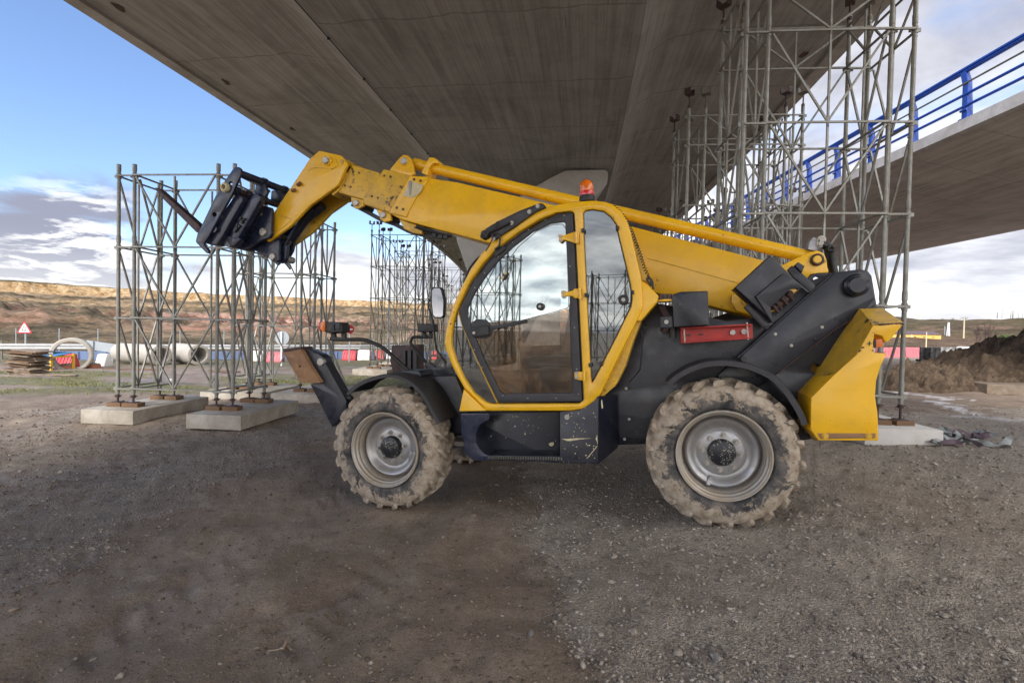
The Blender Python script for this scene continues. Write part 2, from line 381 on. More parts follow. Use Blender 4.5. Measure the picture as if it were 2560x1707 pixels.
shade = nt.sstep(nt.math('ADD', cn2, nt.math('MULTIPLY', nt.math('SUBTRACT', cn, .5), .9)), .44, .68)
cn3 = nt.noise(mp.outputs[0], 2.2, 8, .62, .3)
shade = nt.math('ADD', nt.math('MULTIPLY', shade, .75), nt.math('MULTIPLY', nt.math('MULTIPLY', nt.math('ADD', bl1, bl2), nt.sstep(cn3, .40, .60)), 6.5), clamp=True)
shade = nt.math('ADD', shade, nt.math('MULTIPLY', nt.math('SUBTRACT', cn3, .5), 1.1), clamp=True)
low = nt.math('MULTIPLY', nt.sstep(vz, .14, .03), .45); shade = nt.math('MULTIPLY', shade, nt.math('SUBTRACT', 1.0, low))
cc = nt.mix(shade, (3.9, 3.85, 3.85), (1.2, 1.22, 1.55))
cc = nt.mix(back, cc, nt.mix(nt.sstep(nt.math('ADD', nt.math('MULTIPLY', cn2, .6), nt.math('MULTIPLY', cn3, .4)), .40, .60), (13.0, 12.4, 11.8), (3.6, 3.7, 4.1)))  # unseen clouds behind the camera brightened, added to fill the shaded ground and machine
skc = nt.mix(1.0, sky.outputs[0], (.66, .70, .80), 'MULTIPLY')
nt.lk(nt.mix(nt.math('MULTIPLY', cf, .94), skc, cc), bg.inputs[0])
bg.inputs[1].default_value = .10
sd = bpy.data.lights.new('sun', 'SUN'); sun = bpy.data.objects.new('sun', sd); COL.objects.link(sun)
sd.energy = 1.5; sd.angle = R(13); sd.color = (1, .93, .82)
sdir = Vector((math.sin(SUN_AZ)*math.cos(SUN_EL), math.cos(SUN_AZ)*math.cos(SUN_EL), math.sin(SUN_EL)))
sun.rotation_euler = sdir.to_track_quat('Z', 'Y').to_euler()
S.view_settings.view_transform = 'Standard'; S.view_settings.look = 'None'; S.view_settings.gamma = 1
S.view_settings.exposure = 1.68
# ---------------------------------------------------------------- machine frame (needed by the ground under the tyres)
WR = .63
Hf = P(958.5, 1125, 5.13); Hr = P(1809, 1140.5, 4.22)          # rim centres, outer faces
ax = (Hr-Hf).normalized(); ay = Vector((0, 0, 1)).cross(ax).normalized(); az = ax.cross(ay).normalized()
WB = (Hr-Hf).length
MO = (Hf+Hr)/2-az*WR                                            # origin: on the ground between the near tyres
MM = Matrix.Identity(4)
for i in range(3):
    MM[i][0] = ax[i]; MM[i][1] = ay[i]; MM[i][2] = az[i]; MM[i][3] = MO[i]
MI = MM.inverted()
def L(p, y=0.0):
    """pixel -> (x,z) on the machine's plane y"""
    o = MI @ CAM; d = MI.to_3x3() @ ray(*p); t = (y-o.y)/d.y; q = o+d*t
    return (q.x, q.z)
def L3(p, y): x, z = L(p, y); return Vector((x, y, z))
# ---------------------------------------------------------------- ground
def gz_from(u, v, Z): return P(u, v, Z)
gp = []
for q in (Hf, Hr):
    for yy in (.2, 2.15):
        c = q+ay*yy-az*(WR-.015); gp.append((c.x, c.y, c.z))
base_pts = [(-5.6, 9.2, -.02), (-7.6, 8.6, -.04), (-5.2, 12.8, -.13), (5.35, 7.0, .30), (6.6, 7.6, .27), (3.0, 8.4, .22),
            (-4.0, 3.4, -.16), (-1.0, 2.2, -.08), (1.5, 1.8, .07), (4.0, 3.0, .16), (0, -3, 0), (-8, -5, -.1), (8, -5, .2), (-12, 5, -.2), (12, 5, .3),
            (-4.6, 20.5, -.14), (-18, 20, -.28), (-30, 26, -.45), (0, 26, -.1), (10, 14, .25), (20, 20, .25), (30, 40, .1), (0, 45, -.4), (-40, 45, -1.0), (45, 45, .0), (-30, 0, -.3), (30, 0, .4), (0, -30, 0)]
gp += base_pts
gp = np.array(gp); GXY = gp[:, :2]/10.0; n_ = len(gp)
def _phi(a, b):
    d2 = ((a[:, None, :]-b[None, :, :])**2).sum(-1)+1e-9
    return np.sqrt(d2)
A_ = np.zeros((n_+3, n_+3)); A_[:n_, :n_] = _phi(GXY, GXY)-np.eye(n_)*.002
A_[:n_, n_:n_+2] = GXY; A_[:n_, n_+2] = 1; A_[n_:n_+2, :n_] = GXY.T; A_[n_+2, :n_] = 1
W_ = np.linalg.solve(A_, np.concatenate([gp[:, 2], [0, 0, 0]]))
def ground_z(x, y):
    x = np.atleast_1d(np.asarray(x, float)); y = np.atleast_1d(np.asarray(y, float))
    r = np.hypot(x, y); k = np.minimum(1, 52/np.maximum(r, 1e-6))
    q = np.stack([x*k, y*k], 1)/10; out = np.empty(len(x))
    for s in range(0, len(x), 20000):
        e = q[s:s+20000]; out[s:s+20000] = _phi(e, GXY) @ W_[:n_] + e @ W_[n_:n_+2] + W_[n_+2]
    f = np.clip((r-52)/200, 0, 1)
    return out*(1-f)+(-1.6)*f
def gz(x, y): return float(ground_z(x, y)[0])
def hit(u, v, zmax=90):
    d = ray(u, v); t = 1.0; st = .05
    while t < zmax:
        q = CAM+d*t
        if q.z <= gz(q.x, q.y): return q, t
        t += st*max(1, t*.06)
    q = CAM+d*zmax; return q, zmax
def hash2(ix, iy, s): 
    h = (ix.astype(np.int64)*374761393+iy.astype(np.int64)*668265263+s*1442695041) & 0xffffffff
    h = ((h ^ (h >> 13))*1274126177) & 0xffffffff
    return ((h ^ (h >> 16)) & 0xffff)/65535.0
def vnoise(x, y, s=0):
    ix = np.floor(x); iy = np.floor(y); fx = x-ix; fy = y-iy; fx = fx*fx*(3-2*fx); fy = fy*fy*(3-2*fy)
    a = hash2(ix, iy, s); b = hash2(ix+1, iy, s); c = hash2(ix, iy+1, s); d = hash2(ix+1, iy+1, s)
    return (a*(1-fx)+b*fx)*(1-fy)+(c*(1-fx)+d*fx)*fy-.5
def fbm(x, y, o=5, s=0, g=.5):
    t = 0; a = 1
    for i in range(o): t = t+a*vnoise(x*2**i+17.3*i, y*2**i-9.1*i, s+i); a *= g
    return t
def sstep(x, a, b): t = np.clip((x-a)/(b-a), 0, 1); return t*t*(3-2*t)
def gravel_mask(x, y):
    n = fbm(x*.9, y*.9, 4, 5)*.9
    left = np.interp(y, [0, 3, 4.5, 8, 10, 12], [-3.7, -3.6, -3.0, -2.6, -2.2, -1.5])
    right = np.interp(y, [0, 2.4, 4.4, 6, 9], [.25, .23, .15, -.1, -.2])
    m = sstep(-(x-left)+n*1.3, -.2, .45)*(.42+.58*np.exp(-(np.maximum(0, left-x+n*1.5)/1.6)**2)+.5*fbm(x*.7, y*.7, 4, 44))*(1-sstep(y+n*3, 9.5, 12.5)) + sstep((x-right)+n*.9, -.12, .42)*(1-sstep(y+n*3, 8.5, 11)*sstep(x, 4.5, 7)*.9)
    return np.clip(m, 0, 1)*(1-sstep(np.hypot(x, y), 16, 26))
def ground_detail(x, y):
    g = gravel_mask(x, y)
    r = np.hypot(x, y)
    h = fbm(x*.8, y*.8, 5, 1)*.085*(1-sstep(r, 30, 60))
    h = h+fbm(x*5, y*5, 4, 9)*.030*(1-g*.2)
    # shallow tyre tracks running along the brown strip and the road behind
    for xc, am, wv in ((-2.1, .035, .35), (-1.2, .03, .3), (-.3, .022, .35)):
        xx = x-xc-.35*np.sin(y*.35+xc)-(y*.02); h = h-am*1.5*np.exp(-(xx/wv)**2)*(.6+.5*vnoise(x*1.5, y*1.2, 31))*(r < 20)
        h = h+am*.4*np.exp(-((np.abs(xx)-wv*1.5)/.12)**2)*(r < 20)
    h = h+(np.sin(x*14+y*4+3*vnoise(x, y, 3))*.006)*sstep(x, .8, 1.4)*(1-sstep(x, 3.2, 4))*sstep(y, 3.2, 3.8)*(1-sstep(y, 4.6, 5.6))
    # keep the pressed places level under the tyres
    # chevron prints pressed by the tyres
    for xc in (-2.1, -1.2):
        xx = x-xc-.35*np.sin(y*.35+xc)-(y*.02); ch = np.sin((y*1.0+np.abs(xx)*.9)*26); h = h+.010*np.clip(ch*2, -1, 1)*np.exp(-(xx/.26)**4)*sstep(vnoise(x*.9, y*.9, 66), -.15, .2)*(r < 12)
    for q in (Hf, Hr):
        for yy in (.2, 2.15):
            c = q+ay*yy; d = np.hypot(x-c.x, y-c.y); h = h*(1-.9*np.exp(-(d/.45)**2))
    h = h+.012*g*vnoise(x*28, y*28, 55)*(r < 12)
    return h, g
def build_ground():
    th = np.concatenate([np.linspace(-62, 62, 760), np.linspace(64, 296, 60)]); th = np.radians(90-th)
    rr = .25*np.power(3500/.25, np.linspace(0, 1, 430))
    rr = np.concatenate([[0.02], rr])
    T, RR = np.meshgrid(th, rr); x = (RR*np.cos(T)).ravel(); y = (RR*np.sin(T)).ravel()
    h, g = ground_detail(x, y); z = ground_z(x, y)+h
    nr, nth = T.shape
    v = np.stack([x, y, z], 1)
    i = np.arange(nr-1)[:, None]*nth; j = np.arange(nth)[None, :]; j2 = (j+1) % nth
    f = np.stack([i+j, i+nth+j, i+nth+j2, i+j2], -1).reshape(-1, 4)
    me = bpy.data.meshes.new('ground'); me.vertices.add(len(v)); me.vertices.foreach_set('co', v.astype('f').ravel())
    me.loops.add(f.size); me.loops.foreach_set('vertex_index', f.astype('i').ravel())
    me.polygons.add(len(f)); me.polygons.foreach_set('loop_start', np.arange(0, f.size, 4, dtype='i'))
    me.update(calc_edges=True); me.validate()
    at = me.attributes.new('gravel', 'FLOAT', 'POINT'); at.data.foreach_set('value', g.astype('f'))
    gr = sstep(y-.18*x, 14.0, 15.5)*(x < -2)*(1-sstep(y-.1*x, 20.5, 22))*sstep(fbm(x*.35, y*.8, 4, 77), -.15, .12)
    at = me.attributes.new('grass', 'FLOAT', 'POINT'); at.data.foreach_set('value', gr.astype('f'))
    # lime marks spilt on the road at the right
    li = np.zeros(len(x))
    for (u1, v1, z1), (u2, v2, z2), ww in (((2240, 977, 0), (2370, 997, 0), .13), ((2362, 1016, 0), (2450, 1035, 0), .10), ((2400, 1040, 0), (2640, 1052, 0), .13), ((2250, 972, 0), (2325, 980, 0), .08), ((2380, 992, 0), (2430, 1002, 0), .06), ((2290, 1005, 0), (2480, 1018, 0), .05)):
        a = hit(u1, v1)[0]; b = hit(u2, v2)[0]; dx, dy = b.x-a.x, b.y-a.y; l2 = dx*dx+dy*dy
        t = np.clip(((x-a.x)*dx+(y-a.y)*dy)/l2, 0, 1); d = np.hypot(x-a.x-t*dx, y-a.y-t*dy)
        li = np.maximum(li, 1-sstep(d+fbm(x*4, y*4, 4, 8)*.22, ww*.4, ww*1.6))
    at = me.attributes.new('lime', 'FLOAT', 'POINT'); at.data.foreach_set('value', li.astype('f'))
    m, nt, b = material('ground_dirt')
    co = nt.coord()
    at = nt.new('ShaderNodeAttribute'); at.attribute_name = 'gravel'; ga = at.outputs['Fac']
    at2 = nt.new('ShaderNodeAttribute'); at2.attribute_name = 'grass'; at3 = nt.new('ShaderNodeAttribute'); at3.attribute_name = 'lime'
    X, Y, Z = nt.sep(co)
    n1 = nt.noise(co, .8, 10, .65, .3); n2 = nt.noise(co, 5, 10, .7); n3 = nt.noise(co, 38, 6, .7)
    n4 = nt.noise(co, 16, 10, .8); n5 = nt.noise(co, 90, 6, .8)
    mud = nt.ramp(nt.math('ADD', nt.math('MULTIPLY', n1, .45), nt.math('ADD', nt.math('MULTIPLY', n2, .3), nt.math('MULTIPLY', n4, .25))), [(.36, (.16, .118, .082)), (.5, (.275, .212, .156)), (.62, (.42, .34, .262))])
    grv = nt.ramp(nt.math('ADD', nt.math('MULTIPLY', n1, .4), nt.math('MULTIPLY', n2, .6)), [(.36, (.27, .225, .178)), (.5, (.41, .352, .29)), (.66, (.54, .475, .40))])
    v1 = nt.new('ShaderNodeTexVoronoi'); v1.inputs['Scale'].default_value = 60; nt.lk(co, v1.inputs['Vector'])
    v2 = nt.new('ShaderNodeTexVoronoi'); v2.inputs['Scale'].default_value = 150; nt.lk(co, v2.inputs['Vector'])
    peb = nt.mix(.5, nt.ramp(nt.sep(v1.outputs['Color'])[0], [(.0, .62), (.6, 1.0), (1, 1.45)]), nt.ramp(nt.sep(v2.outputs['Color'])[1], [(.0, .7), (1, 1.35)]))
    grv = nt.mix(1.0, grv, peb, 'MULTIPLY')
    mud = nt.mix(1.0, mud, nt.ramp(n5, [(.38, .62), (.5, 1.0), (.62, 1.3)]), 'MULTIPLY')
    # the gravel on the left side is darker, wet stone
    left = nt.sstep(X, -1.0, -2.4); left = nt.math('MULTIPLY', left, nt.sstep(Y, 11, 8))
    grv = nt.mix(nt.math('MULTIPLY', left, .8), grv, nt.mix(1.0, grv, (.74, .70, .67), 'MULTIPLY'))
    c = nt.mix(nt.sstep(nt.math('ADD', ga, nt.math('MULTIPLY', nt.math('SUBTRACT', n2, .5), 1.9)), .2, .8), mud, grv)
    far = nt.sstep(Y, 9.5, 15); road = nt.ramp(n1, [(.3, (.17, .125, .10)), (.7, (.30, .24, .215))])
    c = nt.mix(nt.math('MULTIPLY', far, .85), c, road)
    gcol = nt.ramp(nt.noise(co, 4, 8, .75), [(.35, (.13, .095, .055)), (.5, (.13, .125, .045)), (.65, (.19, .20, .07))])
    c = nt.mix(nt.math('MULTIPLY', at2.outputs['Fac'], .9), c, gcol)
    veryfar = nt.sstep(nt.math('SUBTRACT', Y, nt.math('MULTIPLY', nt.math('MAXIMUM', X, 0.0), 1.3)), 20, 25); c = nt.mix(veryfar, c, (.13, .115, .06))
    lime = nt.math('MULTIPLY', at3.outputs['Fac'], nt.sstep(nt.noise(co, 7, 8, .8), .34, .50))
    c = nt.mix(lime, c, (.72, .70, .72))
    nt.lk(c, b.inputs['Base Color'])
    wet = nt.math('MULTIPLY', nt.sstep(nt.noise(nt.coord((1, .5, 1)), .55, 8, .6, .5), .50, .64), nt.math('SUBTRACT', 1.0, nt.math('MULTIPLY', ga, .9)))
    wet = nt.math('MULTIPLY', wet, nt.sstep(X, .6, -.8))
    b.inputs['Specular IOR Level'].default_value = .45
    nt.lk(nt.math('SUBTRACT', .86, nt.math('MULTIPLY', wet, .38)), b.inputs['Roughness'])
    vd = nt.math('ADD', nt.math('MULTIPLY', v1.outputs['Distance'], -1.1), nt.math('MULTIPLY', v2.outputs['Distance'], -.6))
    hg = nt.math('MULTIPLY', vd, nt.math('ADD', nt.math('MULTIPLY', ga, .9), .10))
    hh = nt.math('ADD', hg, nt.math('ADD', nt.math('MULTIPLY', n3, .6), nt.math('ADD', nt.math('MULTIPLY', n4, 1.0), nt.math('MULTIPLY', n2, .8))))
    bump(nt, b, hh, .9, .03)
    finish(me, m, 0); me.polygons.foreach_set('use_smooth', [True]*len(me.polygons))
    o = link('ground', me); tag(o, kind='structure'); return o
build_ground()
def gsurf(x, y): return gz(x, y)+float(ground_detail(np.array([x]), np.array([y]))[0][0])
# ---------------------------------------------------------------- gravel and stones
ICO_V = []; ICO_F = []
def _ico():
    bm = bmesh.new(); bmesh.ops.create_icosphere(bm, subdivisions=1, radius=1)
    v = np.array([p.co for p in bm.verts]); f = np.array([[q.index for q in p.verts] for p in bm.faces]); bm.free(); return v, f
ICO_V, ICO_F = _ico()
def raw_mesh(name, v, f):
    k = f.shape[1]; me = bpy.data.meshes.new(name); me.vertices.add(len(v)); me.vertices.foreach_set('co', v.astype('f').ravel())
    me.loops.add(f.size); me.loops.foreach_set('vertex_index', f.astype('i').ravel()); me.polygons.add(len(f))
    me.polygons.foreach_set('loop_start', np.arange(0, f.size, k, dtype='i')); me.update(calc_edges=True); return me
def build_gravel():
    N = 110000
    az = np.radians(RNG.uniform(-52, 52, N)); r = 1.6+13*RNG.uniform(0, 1, N)**1.5
    x = r*np.sin(az); y = r*np.cos(az); h, g = ground_detail(x, y)
    cl = sstep(fbm(x*1.1, y*1.1, 4, 91), -.25, .35)
    edge = np.exp(-((g-.5)/.33)**2)
    keep = RNG.uniform(0, 1, N) < (g*(.10+.55*cl)+edge*.7+.16)*np.clip(1.25-r/16, .2, 1)
    x, y, h, g, r = x[keep], y[keep], h[keep], g[keep], r[keep]; n = len(x)
    s = .0045+.012*RNG.uniform(0, 1, n)**3.2; s = s*(1+.8*(RNG.uniform(0, 1, n) > .985)); s = s*(.75+r*.045)
    z = ground_z(x, y)+h+s*.22
    V = ICO_V[None]*RNG.uniform(.75, 1.25, (n, 12, 1))
    V = V*np.stack([RNG.uniform(.8, 1.6, n), RNG.uniform(.7, 1.2, n), RNG.uniform(.4, .8, n)], 1)[:, None]*s[:, None, None]
    a = RNG.uniform(0, 6.28, n); ca, sa = np.cos(a)[:, None], np.sin(a)[:, None]
    Vx = V[..., 0]*ca-V[..., 1]*sa; Vy = V[..., 0]*sa+V[..., 1]*ca
    t = RNG.normal(0, .3, n)[:, None]; Vz = V[..., 2]+Vx*t
    v = np.stack([Vx+x[:, None], Vy+y[:, None], Vz+z[:, None]], -1).reshape(-1, 3)
    f = (ICO_F[None]+12*np.arange(n)[:, None, None]).reshape(-1, 3)
    me = raw_mesh('gravel', v, f)
    at = me.attributes.new('soil', 'FLOAT', 'POINT'); at.data.foreach_set('value', np.repeat((RNG.uniform(0, 1, n) > g*1.2+.06).astype('f'), 12))
    m, nt, b = material('gravel_stone')
    gi = nt.new('ShaderNodeNewGeometry')
    c = nt.ramp(gi.outputs['Random Per Island'], [(0, (.11, .095, .082)), (.35, (.23, .20, .17)), (.7, (.33, .29, .245)), (.95, (.38, .34, .295)), (1, (.43, .40, .35))])
    X, Y, Z = nt.sep(nt.coord()); lf = nt.math('MULTIPLY', nt.sstep(X, -.8, -2.4), nt.sstep(Y, 12, 8))
    c = nt.mix(nt.math('MULTIPLY', lf, .8), c, nt.mix(1.0, c, (.68, .67, .68), 'MULTIPLY'))
    at = nt.new('ShaderNodeAttribute'); at.attribute_name = 'soil'; c = nt.mix(at.outputs['Fac'], c, nt.ramp(gi.outputs['Random Per Island'], [(0, (.09, .068, .05)), (.6, (.17, .132, .10)), (1, (.24, .195, .155))]))
    nt.lk(c, b.inputs['Base Color']); b.inputs['Roughness'].default_value = .8
    me.materials.append(m)
    o = link('gravel', me); tag(o, 'loose grey gravel scattered over the dirt', 'gravel', kind='stuff')
build_gravel()
stone_m = simple('stone', (.30, .265, .22), .8, 0, var=.35, scale=40, bmp=.2)
stone_g = simple('grey_stone', (.20, .19, .185), .8, 0, var=.35, scale=40, bmp=.2)
def stone(px, Z0, size, lab, mat=None, flat=.5, seed=0):
    # march the pixel ray down to the ground
    d = ray(*px); t = 1.0
    for _ in range(1500):
        q = CAM+d*t
        if q.z < gz(q.x, q.y)+.0: break
        t += .02
    rs = np.random.default_rng(seed)
    bm = bmesh.new(); bmesh.ops.create_icosphere(bm, subdivisions=2, radius=1)
    ph = rs.uniform(0, 9, 3); sc = (rs.uniform(.95, 1.4), rs.uniform(.65, .9), flat)
    for v in bm.verts:
        k = 1+.16*math.sin(v.co.x*3+ph[0])+.14*math.sin(v.co.y*4+ph[1])+.1*math.sin(v.co.z*5+ph[2])+rs.uniform(-.06, .06)
        v.co = Vector((v.co.x*sc[0], v.co.y*sc[1], v.co.z*sc[2]))*k*size
    me = bpy.data.meshes.new('stone'); bm.to_mesh(me); bm.free(); finish(me, mat or stone_m, 30)
    o = link('stone', me); o.location = (q.x, q.y, gsurf(q.x, q.y)+size*flat*.35); o.rotation_euler = (0, 0, rs.uniform(0, 6))
    tag(o, lab, 'stone', 'larger stones lying on the dirt'); return o
stone((1326, 1595), 2, .022, 'dark round stone alone on the brown dirt near the bottom edge', stone_g, .75, 1)
stone((1582, 1573), 2, .032, 'pale flat oval stone on the gravel edge, bottom centre', None, .4, 2)
stone((1534, 1379), 2, .030, 'broken tan stone below the gap between the two near tyres', None, .45, 3)
stone((1696, 1612), 2, .030, 'squarish pale stone in the bottom gravel, second from the brown dirt', None, .5, 4)
stone((1790, 1625), 2, .034, 'grey angular stone among chips at the bottom, right of the squarish stone', stone_g, .6, 5)
stone((2335, 1437), 2, .024, 'pale flat stone alone on the gravel at the right', None, .35, 6)
stone((1530, 1455), 2, .022, 'small rounded pale stone left of the rear tyre foot', None, .7, 7)
stone((1242, 1203), 2, .034, 'light flat stone in the shade under the machine', None, .4, 8)
stone((232, 1627), 2, .018, 'tan pebble on the wet dirt in the bottom left', None, .6, 9)
stone((2360, 1535), 2, .022, 'pointed beige stone on the gravel in the bottom right', None, .6, 10)
stone((270, 1377), 2, .026, 'tan stone at the edge of the dark gravel on the left', None, .6, 11)
stone((300, 1697), 2, .022, 'yellowish stone cut by the bottom edge of the photo', None, .6, 12)
# ---------------------------------------------------------------- hills
def build_hills():
    az = np.radians(np.linspace(-75, 75, 1000)); rr = 36*np.power(900/36, np.linspace(0, 1, 330))
    rr = np.sort(np.concatenate([rr, np.linspace(205, 262, 130)]))
    A, RR = np.meshgrid(az, rr); x = RR*np.sin(A); y = RR*np.cos(A); deg = np.degrees(A)
    n0 = fbm(x*.012, y*.012, 4, 3); n1 = fbm(x*.04, y*.04, 5, 4); n2 = fbm(x*.16, y*.16, 5, 6)
    rl = RR+n1*9+n2*4
    Lz = np.interp(rl, [36, 40, 60, 110, 160, 212, 229, 233, 260, 900], [-2.4, -1.0, -.5, 1.9, 5.0, 8.9, 10.6, 14.3, 15.0, 17])
    gully = np.interp(RR, [60, 110, 150, 215, 235], [0, .7, 1, .5, 0]); Lz = Lz+gully*(n1*2.2+n2*1.2)
    Lz = Lz+np.interp(RR, [80, 110, 130, 150], [0, 1, .8, 0])*np.maximum(0, np.sin(deg*2.4+n1*5))*1.2*(deg < -15)
    Lz = Lz*(1-.012*(deg+45)*(deg < 45)*sstep(RR, 150, 240)*.25)
    Rz = np.interp(RR+n0*60, [36, 70, 150, 222, 265, 340, 430, 520, 640, 900], [-2.4, -.7, -.7, -.4, 1.8, 6, 11.0, 15.5, 17.5, 18])+np.interp(RR, [235, 320, 500, 900], [0, 1, 1, .3])*(n0*4+n1*3.0)
    k = sstep(deg, 8, 26); z = Lz*(1-k)+Rz*k
    z = z+n2*(.35+.5*(1-k))*np.interp(RR, [40, 80, 200, 215], [0, 1, 1, .5])
    nr, nc = x.shape; i = np.arange(nr-1)[:, None]*nc; j = np.arange(nc-1)[None]
    f = np.stack([i+j, i+nc+j, i+nc+j+1, i+j+1], -1).reshape(-1, 4)
    me = raw_mesh('hills', np.stack([x, y, z], -1).reshape(-1, 3), f[:, ::-1])
    kk = me.attributes.new('right', 'FLOAT', 'POINT'); kk.data.foreach_set('value', k.astype('f').ravel())
    m, nt, b = material('hillside')
    co = nt.coord(); X, Y, Z = nt.sep(co)
    at = nt.new('ShaderNodeAttribute'); at.attribute_name = 'right'; rk = at.outputs['Fac']
    cs = nt.coord((1, 1, 5)); nb = nt.noise(cs, .045, 9, .68, .8); ns = nt.noise(nt.coord((1, 1, 3)), .22, 9, .75); nh = nt.noise(co, .018, 5, .6)
    base = nt.ramp(nb, [(.36, (.075, .062, .04)), (.45, (.155, .122, .078)), (.54, (.26, .195, .13)), (.64, (.38, .285, .20))])
    base = nt.mix(nt.math('MULTIPLY', nt.sstep(ns, .52, .60), .8), base, (.055, .05, .03))
    nv = nt.noise(nt.coord((1, 1, .22)), .42, 8, .8)
    orange = nt.ramp(nv, [(.34, (.16, .095, .05)), (.46, (.40, .265, .135)), (.6, (.58, .44, .28))])
    pink = nt.ramp(ns, [(.36, (.14, .07, .045)), (.5, (.38, .21, .15)), (.62, (.60, .43, .35))])
    zz = nt.math('ADD', Z, nt.math('MULTIPLY', nt.math('SUBTRACT', nb, .5), 5.0))
    fo = nt.math('MULTIPLY', nt.sstep(Z, 9.4, 10.8), nt.sstep(Z, 14.3, 13.6)); fo = nt.math('MULTIPLY', fo, nt.math('SUBTRACT', 1.0, rk))
    fb = nt.math('MULTIPLY', nt.math('MULTIPLY', nt.sstep(zz, 5.8, 6.4), nt.sstep(zz, 7.6, 7.0)), .55)
    fp = nt.math('MULTIPLY', nt.sstep(zz, .4, 1.4), nt.sstep(zz, 4.4, 3.4)); fp = nt.math('MULTIPLY', fp, nt.sstep(nh, .40, .54))
    fp2 = nt.math('MULTIPLY', nt.math('MULTIPLY', nt.sstep(nb, .57, .63), rk), .7)
    c = nt.mix(nt.math('MULTIPLY', fp, nt.math('SUBTRACT', 1.0, nt.math('MULTIPLY', rk, .5))), base, pink); c = nt.mix(fp2, c, pink)
    c = nt.mix(nt.math('MULTIPLY', fb, nt.math('SUBTRACT', 1.0, rk)), c, orange)
    c = nt.mix(fo, c, orange)
    grn = nt.math('MULTIPLY', nt.math('MULTIPLY', rk, nt.sstep(nh, .46, .60)), .5); c = nt.mix(grn, c, (.09, .10, .04)); c = nt.mix(rk, c, nt.mix(1.0, c, (.72, .66, .68), 'MULTIPLY'))
    top = nt.math('MULTIPLY', nt.sstep(Z, 13.7, 14.3), nt.math('SUBTRACT', 1.0, rk)); c = nt.mix(top, c, (.10, .09, .05))
    dist = nt.math('MULTIPLY', nt.sstep(Y, 200, 700), .16); c = nt.mix(dist, c, (.33, .31, .33))  # haze painted into the hill colour, paler with distance
    nfine = nt.noise(nt.coord((1, 1, 2)), .9, 8, .8); nmed = nt.noise(nt.coord((1, 1, 2.5)), .12, 8, .8)
    c = nt.mix(1.0, c, nt.ramp(nfine, [(.36, .42), (.5, .85), (.62, 1.12)]), 'MULTIPLY')
    c = nt.mix(nt.math('MULTIPLY', nt.sstep(nmed, .54, .60), .65), c, (.05, .042, .03))
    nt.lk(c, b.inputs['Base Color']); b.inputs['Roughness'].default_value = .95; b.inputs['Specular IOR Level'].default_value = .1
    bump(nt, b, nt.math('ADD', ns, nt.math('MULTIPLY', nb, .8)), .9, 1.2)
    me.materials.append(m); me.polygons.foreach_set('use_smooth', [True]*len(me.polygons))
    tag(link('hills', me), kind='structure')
build_hills()
# ---------------------------------------------------------------- bridges
def sweep(name, prof, path, mat, parent=None, closed=True, uvo=0, smooth=20):
    """prof: (offset, z) list ; path: list of (x,y,heading). UV: u = distance round the profile, v = along"""
    m = len(prof); vs = []; fs = []; uv = []
    us = [0]
    for i in range(m): a = prof[i]; b2 = prof[(i+1) % m]; us.append(us[-1]+math.hypot(b2[0]-a[0], b2[1]-a[1]))
    s = 0; ss = []
    for i, (x, y, h) in enumerate(path):
        if i: s += math.hypot(x-path[i-1][0], y-path[i-1][1])
        ss.append(s)
        for (o, z) in prof: vs.append((x+o*math.cos(h), y-o*math.sin(h), z))
    for i in range(len(path)-1):
        for k in range(m if closed else m-1):
            l = (k+1) % m; fs.append((i*m+k, i*m+l, (i+1)*m+l, (i+1)*m+k)); uv += [(us[k], ss[i]), (us[k+1], ss[i]), (us[k+1], ss[i+1]), (us[k], ss[i+1])]
    if closed:
        fs.append(tuple(range(m))); uv += [(q[0], q[1]) for q in prof]
        fs.append(tuple(reversed(range((len(path)-1)*m, len(path)*m)))); uv += [(q[0], q[1]) for q in reversed(prof)]
    me = bpy.data.meshes.new(name); me.from_pydata(vs, [], fs); ul = me.uv_layers.new(name='UVMap')
    for i, q in enumerate(uv): ul.data[i].uv = q
    finish(me, mat, smooth); return link(name, me, parent)
def deck_path(x0, y0, y1, step=1.5):
    out = []; y = y0
    while y <= y1:
        X = x0+.1733*y-.0016*y*y; h = math.atan(.1733-.0032*y); out.append((X, y, h)); y += step
    return out
dp = deck_path(-2.43, -9, 95)
BZ = CZ
bridge = empty('bridge_deck', 'wide curved concrete bridge deck overhead with board-marked underside', 'bridge', (0, 0, 0))
prof = [(-7.2, BZ+6.02), (-4.5, BZ+6.08), (-3.9, BZ+6.0), (-3.35, BZ+5.86), (-2.92, BZ+5.60), (-2.43, BZ+5.2), (3.10, BZ+5.2), (3.40, BZ+5.68), (3.8, BZ+5.93), (4.4, BZ+6.05), (5.2, BZ+6.08), (7.2, BZ+6.02), (7.2, BZ+6.5), (-7.2, BZ+6.5)]
sweep('soffit', prof, dp, M['soffit'], bridge, smooth=32)
for s in (-1, 1):
    a, c2 = (7.2, 7.5)
    pr = [(s*a, BZ+5.95), (s*c2, BZ+5.95), (s*c2, BZ+6.75), (s*a, BZ+6.75)]
    if s > 0: pr = pr[::-1]
    sweep('edge_beam', pr, dp, M['edge_conc'], bridge)
# a thin cable clipped along the left haunch, with its clips
mb = MB(); pts = [(x-2.45*math.cos(h), y+2.45*math.sin(h), BZ+5.19) for x, y, h in dp]; mb.tube(pts, .012, 6)
for i in range(2, len(pts), 1):
    mb.box(pts[i], (.05, .03, .05))
mb.build('conduit', M['ink'], bridge)
